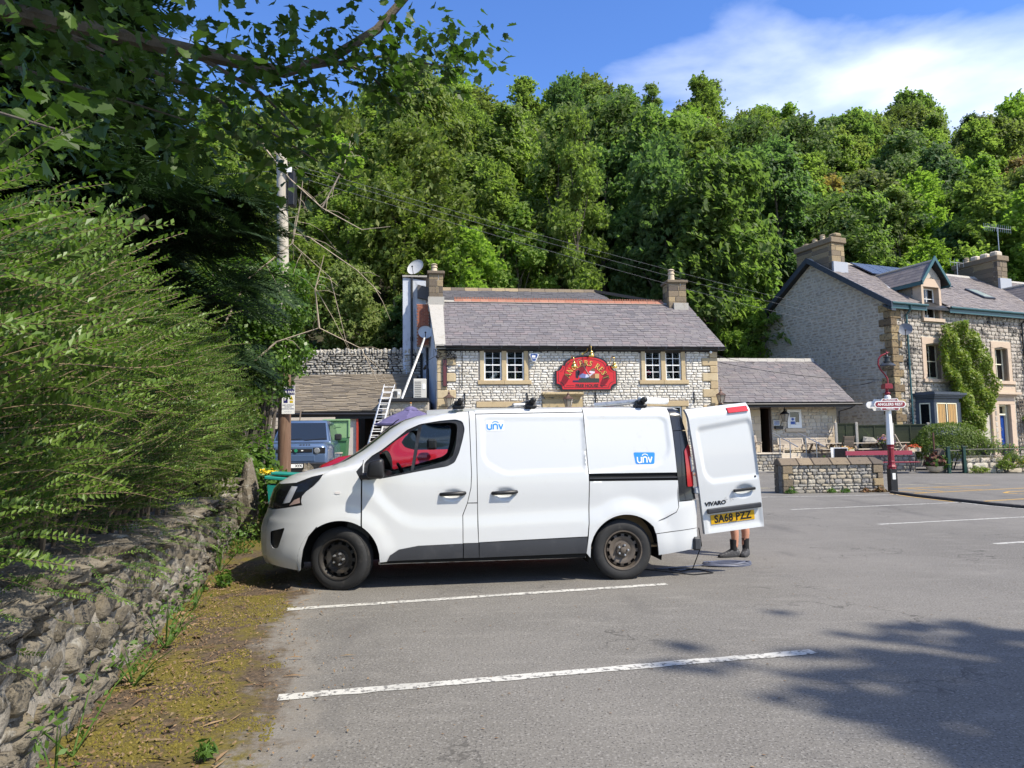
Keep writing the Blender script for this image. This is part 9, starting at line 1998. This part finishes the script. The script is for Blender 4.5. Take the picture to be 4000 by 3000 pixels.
skin_body('shirt', [((.02, .02, .96), (.17, .13)), ((.02, .02, 1.15), (.165, .125)), ((.0, .02, 1.36), (.185, .13)), ((-.01, .02, 1.45), (.09, .08)), ((-.03, -.18, 1.36), .075), ((-.1, -.2, 1.18), .065), ((-.03, .22, 1.36), .075), ((-.1, .24, 1.18), .065)], [(0, 1), (1, 2), (2, 3), (2, 4), (4, 5), (2, 6), (6, 7)], K['shirt'], man)
b = MB(); b.ball((-.06, .02, 1.73), .1, 12, 8, 0, (1.0, .95, .85)); b.build('hair', mat('brown_hair', (.05, .03, .018), .8), man, smooth=True)
b = MB(); b.tube([(-.15, .02, 1.675), (-.185, .02, 1.655)], [.014, .012], 6); b.build('nose', K['skin'], man, smooth=True); b = MB(); b.ball((-.148, -.018, 1.695), .009, 6, 4); b.ball((-.148, .058, 1.695), .009, 6, 4); b.build('eye', K['darktext'], man)
for (x, y, yaw) in ((-.075, -.075, 14), (.125, .05, 62)):
 q = (x, y); M4 = Matrix.Translation((x, y, 0)) @ Matrix.Rotation(rad(yaw), 4, 'Z')
 so = MB().tube([(0, 0, .085), (0.0, 0, .15), (.004, 0, .225)], [.046, .045, .05], 14).build('sock', K['sock'], man, smooth=60, mat4=M4)
 V = []; sec = [(.075, .03, .075, .032), (.05, .042, .11, .042), (.0, .046, .115, .046), (-.07, .046, .085, .05), (-.13, .047, .065, .052), (-.18, .042, .052, .046), (-.215, .025, .04, .028)]
 b = MB(); loft(b, [(xx, [(-w, .022), (-w * 1.05, h * .5), (-w * .72, h * .93), (0, h), (w * .72, h * .93), (w * 1.05, h * .5), (w, .022)]) for xx, w, h, _ in sec]); sh_ = b.build('shoe', K['shoe'], man, smooth=60, mat4=M4)
 b = MB(); loft(b, [(xx * 1.04, [(-w2, .0), (-w2, .03), (w2, .03), (w2, .0)]) for xx, w, h, w2 in sec]); b.build('sole', K['sole'], sh_, bevel=.005)
 b = MB(); [b.tube([(-.03 - i * .025, -.03, .1 - i * .012), (-.03 - i * .025, 0, .113 - i * .013), (-.03 - i * .025, .03, .1 - i * .012)], .005, 4) for i in range(4)]; b.build('lace', K['sock'], sh_)
K['greycable'] = mat('blue_grey_cable', (.085, .095, .135), .5)
q = thing('coiled_cable', 'flat coil of blue grey cable lying on the tarmac by the trainers', 'cable', (2.62, 8.72, 0), 4); b = MB(); rr = random.Random(2)
for k in range(10):
 a_, c_ = .3 - k * .012 + rr.uniform(-.01, .01), .13 - k * .008; b.tube([(a_ * math.cos(t) + .02 * math.sin(3 * t + k), c_ * math.sin(t) + rr.uniform(-.004, .004), .012 + (k % 3) * .012 + .006 * math.sin(2 * t + k)) for t in np.linspace(0, 2 * math.pi, 25)], .0075, 5)
b.build('coil', K['greycable'], q, smooth=60)
b = MB(); b.tube([(-.28, -.02, .02), (-.5, -.06, .01), (-.7, -.1, .01), (-.95, -.16, .01), (-.75, -.28, .01), (-.6, -.25, .01)], .0075, 5); b.build('cable_tail', K['greycable'], q, smooth=60)
tag(MB().tube([(2.1, 8.0, .55), (2.13, 8.02, .35), (2.05, 8.15, .06), (1.95, 8.3, .012), (1.85, 8.5, .01), (2.2, 8.42, .01), (2.3, 8.2, .01), (2.05, 8.1, .01), (1.6, 8.45, .01), (1.3, 8.5, .01)], .0065, 5).build('black_cable', K['black'], smooth=60), 'thin black cable hanging from the van bumper and looping over the tarmac', 'cable')
